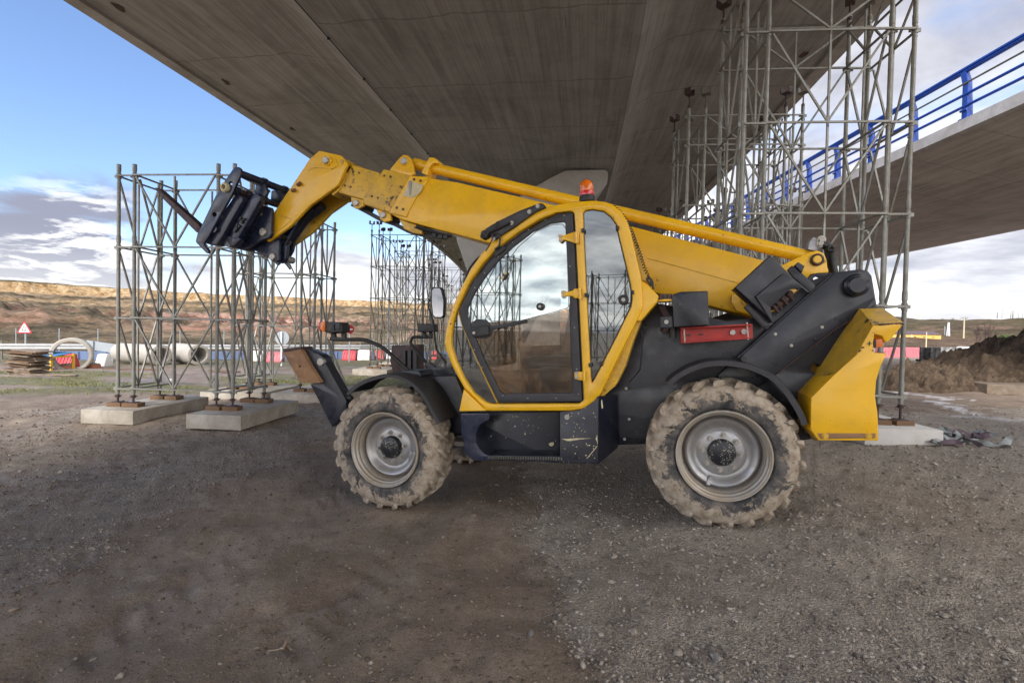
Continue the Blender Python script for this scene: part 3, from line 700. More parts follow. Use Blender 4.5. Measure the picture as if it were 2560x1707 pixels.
# rusty scupper pockets left along both edges
rnd = random.Random(3); pk_m = simple('rust_pocket', (.09, .05, .04), .8, 0, var=.5, scale=20)
for i in range(4, 36, 2):
    x, y, h = dp[i]
    for s in (-1, 1):
        o = s*6.75; c = Vector((x+o*math.cos(h), y-o*math.sin(h), BZ+6.018)); k = []
        for j in range(12):
            t = j/12*6.283; rr_ = rnd.uniform(.05, .13); k.append((c.x+rr_*.7*math.cos(t), c.y+rr_*1.5*math.sin(t), c.z))
        n = len(k); MB().add(k+[(p[0], p[1], p[2]+.06) for p in k], [tuple(reversed(range(n)))]+[(a_, (a_+1) % n, n+(a_+1) % n, n+a_) for a_ in range(n)]).build('drain_pocket', pk_m, bridge)
# pier
def extr_y(name, px, Z, th, mat, parent=None, bev=.05, rnd_=0):
    pts = [P(u, v, Z) for u, v in px]; y0 = sum(p.y for p in pts)/len(pts)
    lp = [(p.x, p.z) for p in pts]
    if rnd_: lp = roundpoly(lp, rnd_)
    return link(name, finish(plate_mesh([lp], y0, y0+th, bev), mat, 40), parent)
D2F = 1.0884
pier_px = [(1399, 389), (1300, 391), (1262, 410), (1205, 444), (1130, 490), (1045, 541), (1062, 590), (1078, 640), (1085, 720), (1085, 850), (1285, 855), (1290, 640), (1306, 560), (1340, 482), (1375, 445), (1394, 425)]
pr = extr_y('pier', [(a*D2F, b2*D2F) for a, b2 in pier_px], 16.3, 1.6, M['concrete_pier'], None, .06, .25)
tag(pr, 'pale flared concrete pier carrying the big bridge behind the cab', 'pier')
bb = MB(); c = P(1360*D2F, 385*D2F, 16.4); bb.box((c.x, c.y+.5, c.z), (.9, .7, .09)); bb.box((c.x, c.y+.5, c.z+.03), (.7, .55, .2))
tag(bb.build('bridge_bearing', M['ink'], None, bevel=.01), 'flat black rubber bearing on top of the pale pier', 'bearing')
# ramp bridge on the right with its blue railing
ramp = empty('ramp_bridge', 'raised concrete ramp deck at the right with a light kerb along its edge', 'bridge', (0, 0, 0))
rp = [(12.3, y, 0) for y in np.arange(-4, 130, 2.0)]
BR = CZ
sweep('soffit', [(.0, BR+5.68), (3.7, BR+5.0), (9.7, BR+4.93), (13.2, BR+5.6), (13.2, BR+6.0), (0, BR+6.0)], rp, M['soffit2'], ramp)
sweep('edge_kerb', [(-.12, BR+5.72), (.0, BR+5.66), (.45, BR+5.66), (.45, BR+6.06), (-.12, BR+6.03)], rp, M['edge_conc'], ramp)
rail = empty('bridge_railing', 'bright blue steel railing of posts and tubes on the ramp edge', 'railing', (12.35, 12, BR+6.05))
def post_mesh():
    mb = MB()
    sh = [(-.02, 0), (.16, 0), (.10, 1.02), (.0, 1.30), (-.10, 1.30), (-.02, .95)]
    v = [(x, -.085, z) for x, z in sh]+[(x, .085, z) for x, z in sh]; n = len(sh)
    mb.add(v, [tuple(range(n)), tuple(reversed(range(n, 2*n)))]+[(i, n+i, n+(i+1) % n, (i+1) % n) for i in range(n)])
    mb.box((.07, 0, .015), (.3, .26, .03)); mb.cyl((-.04, -.1, .25), (-.04, .1, .25), .035, 10)
    return mb
pm = None
for i in range(-4, 34):
    y = 12.33+1.87*i
    if i < -3: continue
    if pm is None:
        po = post_mesh().build('post', M['blue'], rail, bevel=.006); pm = po.data
    else: po = link('post', pm, rail)
    po.location = (-.05, y-12, 0)
for z, r_, x in ((1.30, .062, -.05), (.98, .026, -.04), (.68, .040, -.02), (.36, .040, -.02)):
    mb = MB(); mb.cyl((x-.04, -8, z), (x-.04, 64, z), r_, 10)
    if z > 1.2: mb.box((x-.02, 28, z+.06), (.20, 72, .05))
    mb.build('rail', M['blue'] if r_ > .03 else M['steel_dark'], rail)
# ---------------------------------------------------------------- shoring towers
def tower(u, v_unused, Z, a, base_z, levels, label, yaw=R(-4.7), b_=.29, d=.95, heads=0, slab=True, fine=True, top_ext=.12, group='steel shoring towers under the bridges', head_rows=(0, 1), back_ext=None, slab_mat=None, slab_len=1.75, xw=None):
    """four pairs of tube posts; levels = heights of the ledgers relative to the camera"""
    p0 = P(u, 825, Z); p0.z = 0
    ux = Vector((math.cos(yaw), math.sin(yaw), 0)); uy = Vector((-math.sin(yaw), math.cos(yaw), 0))
    T = empty('shoring_tower', label, 'scaffold tower', (p0.x, p0.y, CZ+base_z), yaw, group)
    lv = [q-base_z for q in levels]
    xs = [0, b_, a, a+b_]; ys = [0, d]
    rr_ = .0285 if fine else .026; st = M['steel'] if fine else M['steel_dark']
    ztop = lv[-1]+top_ext; z0 = lv[0]-.10
    nside = 12 if fine else 6; zt_row = [ztop, lv[-1]+(back_ext if back_ext is not None else top_ext)]
    for yi, yv in enumerate(ys):
        pm_ = None; ztop = zt_row[yi]
        for xi, xv in enumerate(xs):
            mb = MB(); mb.cyl((0, 0, z0), (0, 0, ztop), rr_, nside)
            for q in lv:
                mb.cyl((0, 0, q-.045), (0, 0, q+.045), rr_*1.32, nside)
                mb.cyl((0, 0, q+.08), (0, 0, q+.20), rr_*1.18, nside)
                if fine: mb.box((.048, 0, q), (.05, .02, .05)); mb.box((-.048, 0, q), (.05, .02, .05))
            key = (len(lv), tuple(round(q-lv[0], 2) for q in lv), top_ext, fine, round(z0, 3), 'post')
            if pm_ is None: po = mb.build('post', st, T); pm_ = po.data
            else: po = link('post', pm_, T)
            po.location = (xv, yv, 0)
            # jack with its plate
            jb = MB(); jb.cyl((0, 0, .0), (0, 0, z0+.02), .016, 8); jb.box((0, 0, .006), (.14, .14, .012)); jb.cyl((0, 0, z0-.05), (0, 0, z0-.01), .04, 8)
            if fine: jb.bar((-.07, 0, z0-.04), (.07, 0, z0-.02), .014)
            jk = jb.build('jack', M['dark_rust'], po)
            if heads and yi in head_rows:
                hb = MB(); zt = ztop
                hb.cyl((0, 0, zt), (0, 0, zt+.30), .015, 8); hb.box((0, 0, zt+.30), (.17, .13, .012)); hb.cyl((0, 0, zt+.02), (0, 0, zt+.08), .036, 8)
                tl = random.Random(xi*7+yi).uniform(-1.2, 1.2); Mx = Matrix.Rotation(tl, 4, 'Z')
                hb.v = hb.v[:]; n0 = len(hb.v)
                hb.box((.085, 0, zt+.36), (.012, .13, .12)); hb.box((-.085, 0, zt+.36), (.012, .13, .12))
                hb.v = [tuple(Mx @ Vector(q)) for q in hb.v]
                hb.build('fork_head', M['steel_dark'] if xi % 2 else M['dark_rust'], po)
    g = .0170 if fine else .016; lm = M['steel']
    def brace(name, segs):
        mb = MB()
        for p, q in segs: mb.bar(p, q, g*1.5, g*1.5)
        return mb.build(name, lm if fine else M['steel_dark'], T, smooth=0)
    for yi, yv in enumerate(ys):
        yy = yv-.042
        for q in lv:
            brace('ledger', [((xs[0], yy, q), (xs[1], yy, q))]); brace('ledger', [((xs[1], yy, q+.01), (xs[2], yy, q+.01))]); brace('ledger', [((xs[2], yy, q), (xs[3], yy, q))])
        for k in range(len(lv)-1):
            za, zb = lv[k], lv[k+1]; xm = (xs[1]+xs[2])/2
            brace('vee_brace', [((xm, yy+.008, zb-.014), (xm, yy+.008, za-.06)), ((xs[1]+.05, yy+.012, zb-.02), (xm-.012, yy+.012, za+.04)), ((xs[2]-.05, yy+.012, zb-.02), (xm+.012, yy+.012, za+.04))])
    for xi, xv in enumerate(xs):
        xx = xv+.046*(1 if xi % 2 else -1)
        for q in lv: brace('side_ledger', [((xx, 0, q+.012), (xx, d, q+.012))])
        for k in range(len(lv)-1):
            za, zb = lv[k], lv[k+1]; ym = d/2
            brace('side_brace', [((xx, ym, zb-.01), (xx, ym, za-.05)), ((xx+.008, .05, zb-.04), (xx+.008, ym-.012, za+.03)), ((xx+.008, d-.05, zb-.04), (xx+.008, ym+.012, za+.03))])
    return T, ux, uy, p0, xs, ys
def slab_at(c, size, yaw, ztop, h, label, mat=None):
    mb = MB(); mb.box((0, 0, h/2), (size[0], size[1], h))
    o = mb.build('concrete_slab', mat or M['concrete_slab'], None, bevel=.012)
    o.location = (c.x, c.y, ztop-h); o.rotation_euler = (0, 0, yaw)
    return tag(o, label, 'concrete slab', 'concrete pads under the shoring towers')
pad_me = {}
def pads(T, ux, uy, p0, xs, ys, ztop, who, rows=('front', 'back')):
    names = ['first', 'second', 'third', 'fourth']
    for yi in range(2):
        for xi in range(4):
            seed = (xi*3+yi) % 4
            if seed not in pad_me:
                mb = MB(); mb.box((0, 0, .035), (.24+.03*seed/3, .20, .07))
                o = mb.build('timber_pad', M['wood'], None, bevel=.006); pad_me[seed] = o.data
            else: o = link('timber_pad', pad_me[seed])
            c = p0+ux*xs[xi]+uy*ys[yi]
            o.location = (c.x+.0, c.y, ztop); o.rotation_euler = (0, 0, random.Random(xi+yi*5+len(who)).uniform(-.12, .12)+R(-4))
            tag(o, f'brown timber pad under the {names[xi]} {rows[yi]} post from the left of {who}', 'timber pad', 'timber pads under the tower posts')
YAW = R(-4.7)
def full_tower(u, Z, a, padz, levels, name, slabs, **k):
    """padz: slab-top height relative to the camera"""
    T, ux, uy, p0, xs, ys = tower(u, 0, Z, a, padz+.07, levels, **k)
    pads(T, ux, uy, p0, xs, ys, CZ+padz, name)
    return T, ux, uy, p0, xs, ys
# near left tower
LV = [-1.15, .07, 1.28, 2.50]
t = full_tower(295.5, 8.85, 1.80, -1.455, LV, 'the near left tower', 2, label='near left shoring tower standing before the hills, forks reach over it', top_ext=.13)
T, ux, uy, p0, xs, ys = t
def two_slabs(t, padz, h, labs, off=((-.25, -.42), (-.25, -.42)), size=(.92, 2.0), mats=(None, None)):
    T, ux, uy, p0, xs, ys = t
    for i, xk in enumerate((0, 2)):
        c = p0+ux*(xs[xk]+off[i][0]+size[0]/2)+uy*(off[i][1]+size[1]/2)
        slab_at(c, size, YAW, CZ+padz, h, labs[i], mats[i])
two_slabs(t, -1.455, .235, ['tan weathered concrete slab, leftmost, under the near left tower', 'pale grey concrete slab under the right posts of the near left tower'], off=((-.28, -.42), (-.17, -.5)), size=(.93, 1.85))
# second left tower, behind
t = full_tower(586, 12.3, 1.66, -1.56, [-1.27, -.02, 1.22, 2.47], 'the second left tower', 2, label='second shoring tower left of the machine, behind the boom head', top_ext=.10, b_=.33, d=1.05)
two_slabs(t, -1.56, .24, ['low concrete slab behind the near left tower', 'concrete slab behind the raised stabiliser foot'], off=((-.5, -.5), (-.45, -.5)), size=(1.5, 1.9))
# far towers under the bridge, left of the cab
LF = [-1.30, -.08, 1.14, 2.36, 3.57]
t = full_tower(926, 19.9, 1.75, -1.60, LF, 'the leftmost far tower', 2, label='leftmost far shoring tower with fork heads, seen left of the cab mirror', heads=1, fine=False, d=1.3)
two_slabs(t, -1.60, .27, ['tan concrete slab under the leftmost far tower', 'concrete slab under the right legs of the leftmost far tower'], off=((-.5, -.5), (-.4, -.5)), size=(1.35, 2.2))
t = full_tower(984, 24.0, 1.8, -1.62, LF, 'the second far tower', 2, label='second far shoring tower, between the leftmost far one and the mirror', heads=1, fine=False, d=1.3)
two_slabs(t, -1.62, .27, ['concrete slab of the second far tower, left pad', 'concrete slab of the second far tower, right pad'], off=((-.5, -.5), (-.4, -.5)), size=(1.3, 2.2))
t = full_tower(1072, 30.0, 1.8, -1.65, LF, 'the third far tower', 2, label='third far shoring tower, right behind the cab mirror', heads=1, fine=False, d=1.3)
for k_, (u_, z_) in enumerate(((1096, 38.0), (1112, 47.0))):
    tower(u_, 0, z_, 1.8, -1.6, LF, label=['fourth far shoring tower, close to the cab front edge', 'farthest shoring tower in the left row, small beside the cab'][k_], heads=1, fine=False, d=1.3)
# right towers
LB = [-.78, .43, 1.655, 2.87, 4.09, 4.70]
t = full_tower(1843, 7.05, 1.87, -1.16, LB, 'the big right tower', 2, label='tallest and nearest shoring tower, rising out of the frame at the right', top_ext=.6, b_=.29, d=1.02, heads=1, head_rows=(1,), back_ext=.10)
T, ux, uy, p0, xs, ys = t
two_slabs(t, -1.155, .25, ['concrete slab hidden behind the rear wheel under the big right tower', 'white concrete slab right of the yellow counterweight'], off=((-.4, -.4), (-.36, -.36)), size=(.95, 1.9), mats=(None, simple('pale_slab', (.60, .585, .56), .85, 0, var=.12, scale=3, dirt=(.35, .3, .25), dirtamt=.2, spots=(.2, .18, .15), spotscale=30, spotamt=.04, bmp=.1)))
t = full_tower(1707, 10.6, 1.91, -1.35, [-1.0, .21, 1.43, 2.64, 3.86, 4.45], 'the third right tower', 2, label='third shoring tower at the right, its fork heads against the bridge wing', top_ext=.15, heads=1, d=1.3, b_=.33)
two_slabs(t, -1.35, .25, ['slab under the left legs of the third right tower', 'slab under the right legs of the third right tower'], size=(.95, 2.0))
for k_, (u_, z_) in enumerate(((1640, 17.5), (1800, 15.0), (1600, 25.0), (1745, 22.0))):
    tower(u_, 0, z_, 1.9, -1.45, [-1.2, .0, 1.22, 2.43, 3.65], label=['distant shoring tower right behind the cab roof', 'distant shoring tower seen through the legs of the tallest one', 'farthest shoring tower, tiny behind the yellow boom', 'distant shoring tower between the boom and the ramp bridge'][k_], heads=1, fine=False, d=1.3, top_ext=.2)

for k_, (x_, y_) in enumerate(((-9.3, -6.5), (-7.3, -13.0))):
    T, *_ = tower(0, 0, 1.0, 1.8, -1.45, LV, label=['shoring tower behind the camera, seen mirrored in the cab door', 'farther shoring tower behind the camera, mirrored in the cab side window'][k_])
    T.location.x = x_; T.location.y = y_
# ---------------------------------------------------------------- the telehandler
TH = empty('telehandler', 'yellow and black telescopic handler with muddy tyres parked under the bridge', 'telehandler', matrix=MM)
def loop(conv, pts, y, r=0, seg=5):
    q = [L(conv(p), y) for p in pts]
    return roundpoly(q, r, seg) if r else q
def plate(name, conv, pts, y0, y1, mat, r=0, bevel=.005, parent=TH, holes=(), seg=5):
    """slab whose near face (plane y0) has the traced outline"""
    lps = [loop(conv, pts, y0, r, seg)]+[loop(h[0], h[1], y0, h[2] if len(h) > 2 else 0) for h in holes]
    me = plate_mesh(lps, y0, y1, 0 if 'glass' in mat.name else bevel)
    return link(name, finish(me, mat, 0 if 'glass' in mat.name else 30), parent)
def circ(conv, c, rp, n=20):
    return [(c[0]+rp*math.cos(6.2832*i/n), c[1]+rp*math.sin(6.2832*i/n)) for i in range(n)]
def pin(name, conv, c, y0, y1, r, mat, parent=TH, dome=0, ring=None):
    a = L3(conv(c), y0); mb = MB(); n = 28
    prof = [(0.0001, 0), (r*.82, 0), (r, r*.14), (r, y1-y0), (0.0001, y1-y0)]
    mb.lathe(prof, (a.x, a.y, a.z), 'y', n); o = mb.build(name, mat, parent, 30); return o
def tubeL(name, pts, r, mat, parent=TH, n=12, smoothn=0):
    pts = [Vector(p) for p in pts]
    if smoothn:
        q = [pts[0]]
        for i in range(1, len(pts)-1):
            p = pts[i]; a = pts[i-1]; b = pts[i+1]; ta = min(.35, smoothn/(p-a).length); tb = min(.35, smoothn/(b-p).length)
            p0 = p+(a-p)*ta; p1 = p+(b-p)*tb
            for k in range(6):
                t = k/5; q.append(p0*(1-t)**2+p*2*t*(1-t)+p1*t*t)
        q.append(pts[-1]); pts = q
    return MB().tube(pts, r, n).build(name, mat, parent, 60)
def bolts(name, conv, cs, y, r, mat, parent, h=.012):
    for c in cs:
        mb = MB(); a = L3(conv(c), y); mb.cyl((a.x, y-h, a.z), (a.x, y+.002, a.z), r, 6 if h > .006 else 16, r)
        if h > .006: mb.cyl((a.x, y-.004, a.z), (a.x, y+.001, a.z), r*1.5, 14)
        mb.build(name, mat, parent, 30)
MW = 2.36                                                       # overall width
# --- wheels
def wheel(cx, cz, near=True, phase=0.0, dish=.11, parent=TH, lab=None, seed=0):
    W = .43; y0 = 0 if near else MW; s = 1 if near else -1
    tb = MB()
    prof = [(.372, .045), (.40, .012), (.44, -.002), (.50, .004), (.545, .022), (.575, .05), (.588, .09), (.592, W/2), (.588, W-.09), (.575, W-.05), (.545, W-.022), (.50, W-.004), (.44, W+.002), (.40, W-.012), (.372, W-.045), (.36, W/2)]
    tb.lathe([(r, a) for r, a in prof], (0, 0, 0), 'y', 96, True)
    rs = np.random.default_rng(seed); NL = 22
    for side in (0, 1):
        for k in range(NL):
            ph = 2*math.pi*(k+.5*side)/NL
            secs = []
            # from the crown outward, over the shoulder and down the wall
            for t, r, yy, w_ in ((-.05, .628, W*.52, .034), (.25, .630, W*.36, .036), (.6, .626, W*.18, .040), (.88, .618, .055, .046), (1.0, .598, .030, .046), (1.05, .574, .020, .036)):
                an = ph+(.20*t)*(1 if True else -1)
                secs.append((an, r+rs.uniform(-.004, .004), yy if side == 0 else W-yy, w_*rs.uniform(.88, 1.12), t))
            vs = []; 
            for an, r, yy, w_, t in secs:
                rb = min(r-.03, .575) if t < .95 else r-.04
                for da, rr_ in ((-w_/2/.6*1.25, rb), (-w_/2/.6*.8, r), (w_/2/.6*.8, r), (w_/2/.6*1.25, rb)):
                    yb = yy
                    if t >= .95 and rr_ == rb: yb = yy+(.03 if side == 0 else -.03)
                    vs.append((rr_*math.cos(an+da), yb, rr_*math.sin(an+da)))
            m = len(secs); fs = []
            for i in range(m-1):
                for j in range(3): fs.append((i*4+j, i*4+j+1, (i+1)*4+j+1, (i+1)*4+j))
            fs += [(3, 2, 1, 0), ((m-1)*4, (m-1)*4+1, (m-1)*4+2, (m-1)*4+3)]
            tb.add(vs, fs)
    def place(o):
        return o
    rim = MB()
    # outer rim barrel and the recessed disc
    rim.lathe([(.374, .048), (.380, .020), (.376, .006), (.366, .006), (.360, .018), (.350, .024), (.346, .040), (.348, .050), (.341, .058), (.333, .062), (.330, .085), (.334, .095), (.326, .105), (.322, dish-.015), (.318, dish+.05), (.318, W-.05), (.37, W-.03), (.376, W-.05), (.376, W/2)], (0, 0, 0), 'y', 80)
    disc = MB()
    disc.lathe([(.319, dish+.035), (.302, dish+.015), (.294, dish-.012), (.280, dish-.022), (.262, dish-.016), (.240, dish+.012), (.222, dish+.030), (.205, dish+.034), (.185, dish+.022), (.172, dish+.016), (.10, dish+.014), (.10, dish+.05), (.319, dish+.06)], (0, 0, 0), 'y', 72)
    nutl = []
    for i in range(8):
        nuts = MB(); nutl.append(nuts); a = 2*math.pi*(i+.37)/8; x, z = .148*math.cos(a), .148*math.sin(a)
        nuts.cyl((x, dish-.022, z), (x, dish+.02, z), .0150, 6); nuts.cyl((x, dish+.002, z), (x, dish+.02, z), .025, 16); nuts.cyl((x, dish-.036, z), (x, dish-.01, z), .009, 10)
    hub = MB(); hub.lathe([(.0001, dish-.052), (.085, dish-.050), (.105, dish-.040), (.112, dish-.02), (.116, dish+.02)], (0, 0, 0), 'y', 40)
    hub.cyl((.06, dish-.058, .035), (.06, dish-.045, .035), .02, 14)
    vl = MB(); vl.cyl((.24, dish-.03, 0), (.24, dish+.04, .0), .018, 10); vl.bar((.235, dish-.01, 0), (.30, dish-.02, 0), .03)
    Mx = Matrix.Translation((cx, y0, cz)) @ Matrix.Scale(s, 4, (0, 1, 0)) @ Matrix.Rotation(phase, 4, 'Y')
    out = []
    me = tb; 
    def bl(mb, n, mat, par, M_=None, sm=35):
        o = mb.build(n, mat, par, sm, Matrix.Scale(s, 4, (0, 1, 0)) if s < 0 else None)
        return o
    w0 = bl(disc, 'wheel', M['rim'], parent); w0.location = (cx, y0, cz); w0.rotation_euler = (0, phase, 0)
    bl(tb, 'tyre', M['tyre'], w0, sm=28); bl(rim, 'rim', M['rim_dusty'], w0); bl(hub, 'hub_cap', M['hub'], w0); [bl(q, 'wheel_nut', M['boss'], w0) for q in nutl if near]; bl(vl, 'valve', M['rim'], w0)
    if lab: w0['label'] = lab
    return w0
wheel(-WB/2, WR, True, .2, .155, lab='front near wheel with a deep dusty silver rim', seed=1)
wheel(WB/2, WR, True, 2.0, .15, lab='rear near wheel with mud-caked tyre wall and speckled hub', seed=2)
wheel(-WB/2, WR, False, .5, lab='front far wheel, mostly hidden', seed=3); wheel(WB/2, WR, False, .9, lab='rear far wheel, hidden', seed=4)
# axles
for sx in (-1, 1):
    mb = MB(); mb.cyl((sx*WB/2, .30, WR), (sx*WB/2, MW-.30, WR), .10, 20); mb.cyl((sx*WB/2, .9, WR), (sx*WB/2, MW-.9, WR), .22, 24); mb.cyl((sx*WB/2, .26, WR), (sx*WB/2, .42, WR), .17, 24)
    mb.build('axle', M['black'], TH)
# --- chassis side (behind the near wheels)
CH = plate('chassis_side', R4, [(-200, 900), (-60, 700), (100, 655), (245, 545), (345, 560), (600, 640), (700, 660), (870, 640), (905, 610), (1010, 600), (1240, 400), (1390, 345), (1560, 322), (1618, 330), (1645, 365), (1682, 580), (1600, 700), (1300, 1180), (1260, 1430), (1150, 1445), (0, 1468), (-80, 1480), (-560, 1440), (-560, 1200)], .46, .60, M['black'], r=.03, holes=[(R4, circ(R4, (1278, 968), 32))])
plate('far_chassis_side', R4, [(100, 700), (600, 640), (1240, 420), (1400, 350), (1590, 330), (1690, 600), (1300, 1180), (1240, 1400), (0, 1420)], 1.72, 1.84, M['black'], r=.03)
plate('tower_plate', R4, [(640, 1010), (1330, 395), (1405, 343), (1560, 332), (1612, 352), (1640, 395), (1668, 510), (1560, 640), (1395, 720), (985, 1035), (800, 1180), (640, 1180)], .40, .455, M['black'], r=.03, bevel=.012)
pin('tower_boss', R4, (1553, 424), .345, .42, .094, M['black']); pin('boom_pivot_pin', R4, (1556, 425), .325, .42, .074, M['black'])
tubeL('edge_strip', [L3(R4((735, 930)), .39), L3(R4((1385, 352)), .39)], .012, M['black'])
# lug with the tear-shaped hole beside the tower
plate('tower_lug', R4, [(1225, 380), (1250, 352), (1300, 345), (1400, 345), (1330, 470), (1260, 440)], .62, .66, M['black'], r=.02, holes=[(R4, [(1262, 382), (1280, 368), (1300, 375), (1308, 400), (1302, 418), (1285, 410), (1266, 396)])])
# floor / belly between the sides
a = L(R4((0, 1468)), .46); b2 = L(R4((1150, 1445)), .46)
mb = MB(); mb.box((0.15, MW/2, .78), (WB*.98, .82, .30)); mb.build('belly_frame', M['black'], TH, bevel=.02)
# front frame carrying the lamps, and the bonnet block to the front wheel
plate('front_frame', N2, [(1790, 838), (2240, 815), (2420, 1240), (2420, 1560), (2150, 1560), (2000, 1560), (1500, 1440), (1450, 1150)], .50, 1.7, M['black'], r=.02)
mb = MB()
fx = -WB/2
mb.box((fx-.18, MW/2, .80), (1.1, .62, .34)); mb.box((fx-.60, MW/2, .72), (.34, .80, .42))
mb.build('front_axle_mount', M['black'], TH, bevel=.02)
plate('mud_deflector', N2, [(1840, 660), (1900, 635), (1985, 700), (2180, 705), (2235, 820), (2060, 830), (1860, 830), (1870, 760)], .95, 1.0, M['black'], r=.01)
plate('battery_step', N2, [(1530, 770), (1570, 752), (1770, 750), (1800, 790), (1800, 838), (1760, 840), (1530, 812)], .30, .62, M['black'], r=.02)
# --- stabiliser legs
st = plate('stabiliser_leg', N2, [(265, 442), (500, 540), (552, 580), (572, 640), (850, 1140), (840, 1250), (740, 1400), (668, 1470), (385, 915), (520, 905)], .20, .34, M['black'], r=.012)
plate('rusty_pad', N2, [(36, 515), (265, 478), (400, 720), (518, 905), (290, 905), (250, 888)], .14, .30, M['rust_orange'], r=.012, parent=st, holes=[(N2, circ(N2, (250, 694), 14))])
plate('pad_edge', N2, [(36, 468), (265, 442), (290, 480), (265, 478), (38, 516)], .15, .34, M['dark_rust'], parent=st)
pin('pivot', N2, (510, 636), .17, .22, .043, M['boss'], st)
mb = MB(); mb.tube([L3(N2((690, 830)), .30), L3(N2((760, 930)), .28), L3(N2((890, 1100)), .26)], .012, 8); mb.cyl(L3(N2((665, 825)), .27), L3(N2((710, 840)), .27), .022, 10); mb.cyl(L3(N2((860, 1090)), .25), L3(N2((920, 1100)), .25), .026, 10)
mb.build('hose', M['ink'], st)
st2 = plate('stabiliser_leg', N2, [(1430, 425), (1775, 415), (1770, 760), (1700, 770), (1440, 765), (1405, 615)], 1.95, 2.12, M['dark_rust'], r=.01)
st2['label'] = 'far stabiliser leg, dark grimy block seen past the lamp arms'
mb = MB()
for q in ((1590, 560), (1660, 600), (1730, 560)): mb.bar(L3(N2((q[0], 490)), 1.92), L3(N2((q[0], 750)), 1.92), .035, .05)
mb.build('ribs', M['black'], st2)
# --- fenders
def fender(name, conv, pts, y0, y1, th, mat=M['black']):
    near = [L(conv(p), y0) for p in pts]
    # smooth it
    for _ in range(2):
        q = [near[0]]
        for i in range(len(near)-1):
            a, b = near[i], near[i+1]; q += [(a[0]*.75+b[0]*.25, a[1]*.75+b[1]*.25), (a[0]*.25+b[0]*.75, a[1]*.25+b[1]*.75)]
        q.append(near[-1]); near = q
    n = len(near); nor = []
    for i in range(n):
        a = near[max(0, i-1)]; b = near[min(n-1, i+1)]; dx, dz = b[0]-a[0], b[1]-a[1]; l = math.hypot(dx, dz); nor.append((dz/l, -dx/l))
    v = []
    secs = [(y0, 0.0), (y0, th*1.6), (y0+.02, th*1.6), (y0+.03, th), (y1, th), (y1, 0)]
    secs = [(y0, -.0), (y0+.012, -.008), (y1, -.006), (y1, .002), (y0+.022, .003), (y0+.022, th), (y0, th)]
    for i in range(n):
        for yy, d in secs: v.append((near[i][0]+nor[i][0]*d, yy, near[i][1]+nor[i][1]*d))
    m = len(secs); f = [(i*m+k, i*m+(k+1) % m, (i+1)*m+(k+1) % m, (i+1)*m+k) for i in range(n-1) for k in range(m)]
    f += [tuple(range(m)), tuple(reversed(range((n-1)*m, n*m)))]
    return MB().add(v, f).build(name, mat, TH, 40)
fender('front_fender', N2, [(850, 1040), (940, 950), (1060, 880), (1200, 828), (1350, 795), (1480, 805), (1640, 865), (1780, 975), (1880, 1120), (1950, 1260), (2040, 1415)], .03, .50, .030, M['rubber_trim'])
fender('rear_fender', R6, [(455, 292), (520, 235), (600, 190), (680, 160), (760, 143), (880, 140), (1000, 158), (1100, 195), (1190, 240), (1270, 315), (1340, 415), (1390, 500), (1418, 575)], .02, .42, .042, M['rubber_trim'])
mb = MB(); a = L3(R6((985, 128)), .02); mb.cyl(a, (a.x, .1, a.z), .022, 12); mb.cyl((a.x, .05, a.z-.02), (a.x, .45, a.z-.02), .016, 10); mb.build('fender_stay', M['ink'], TH)
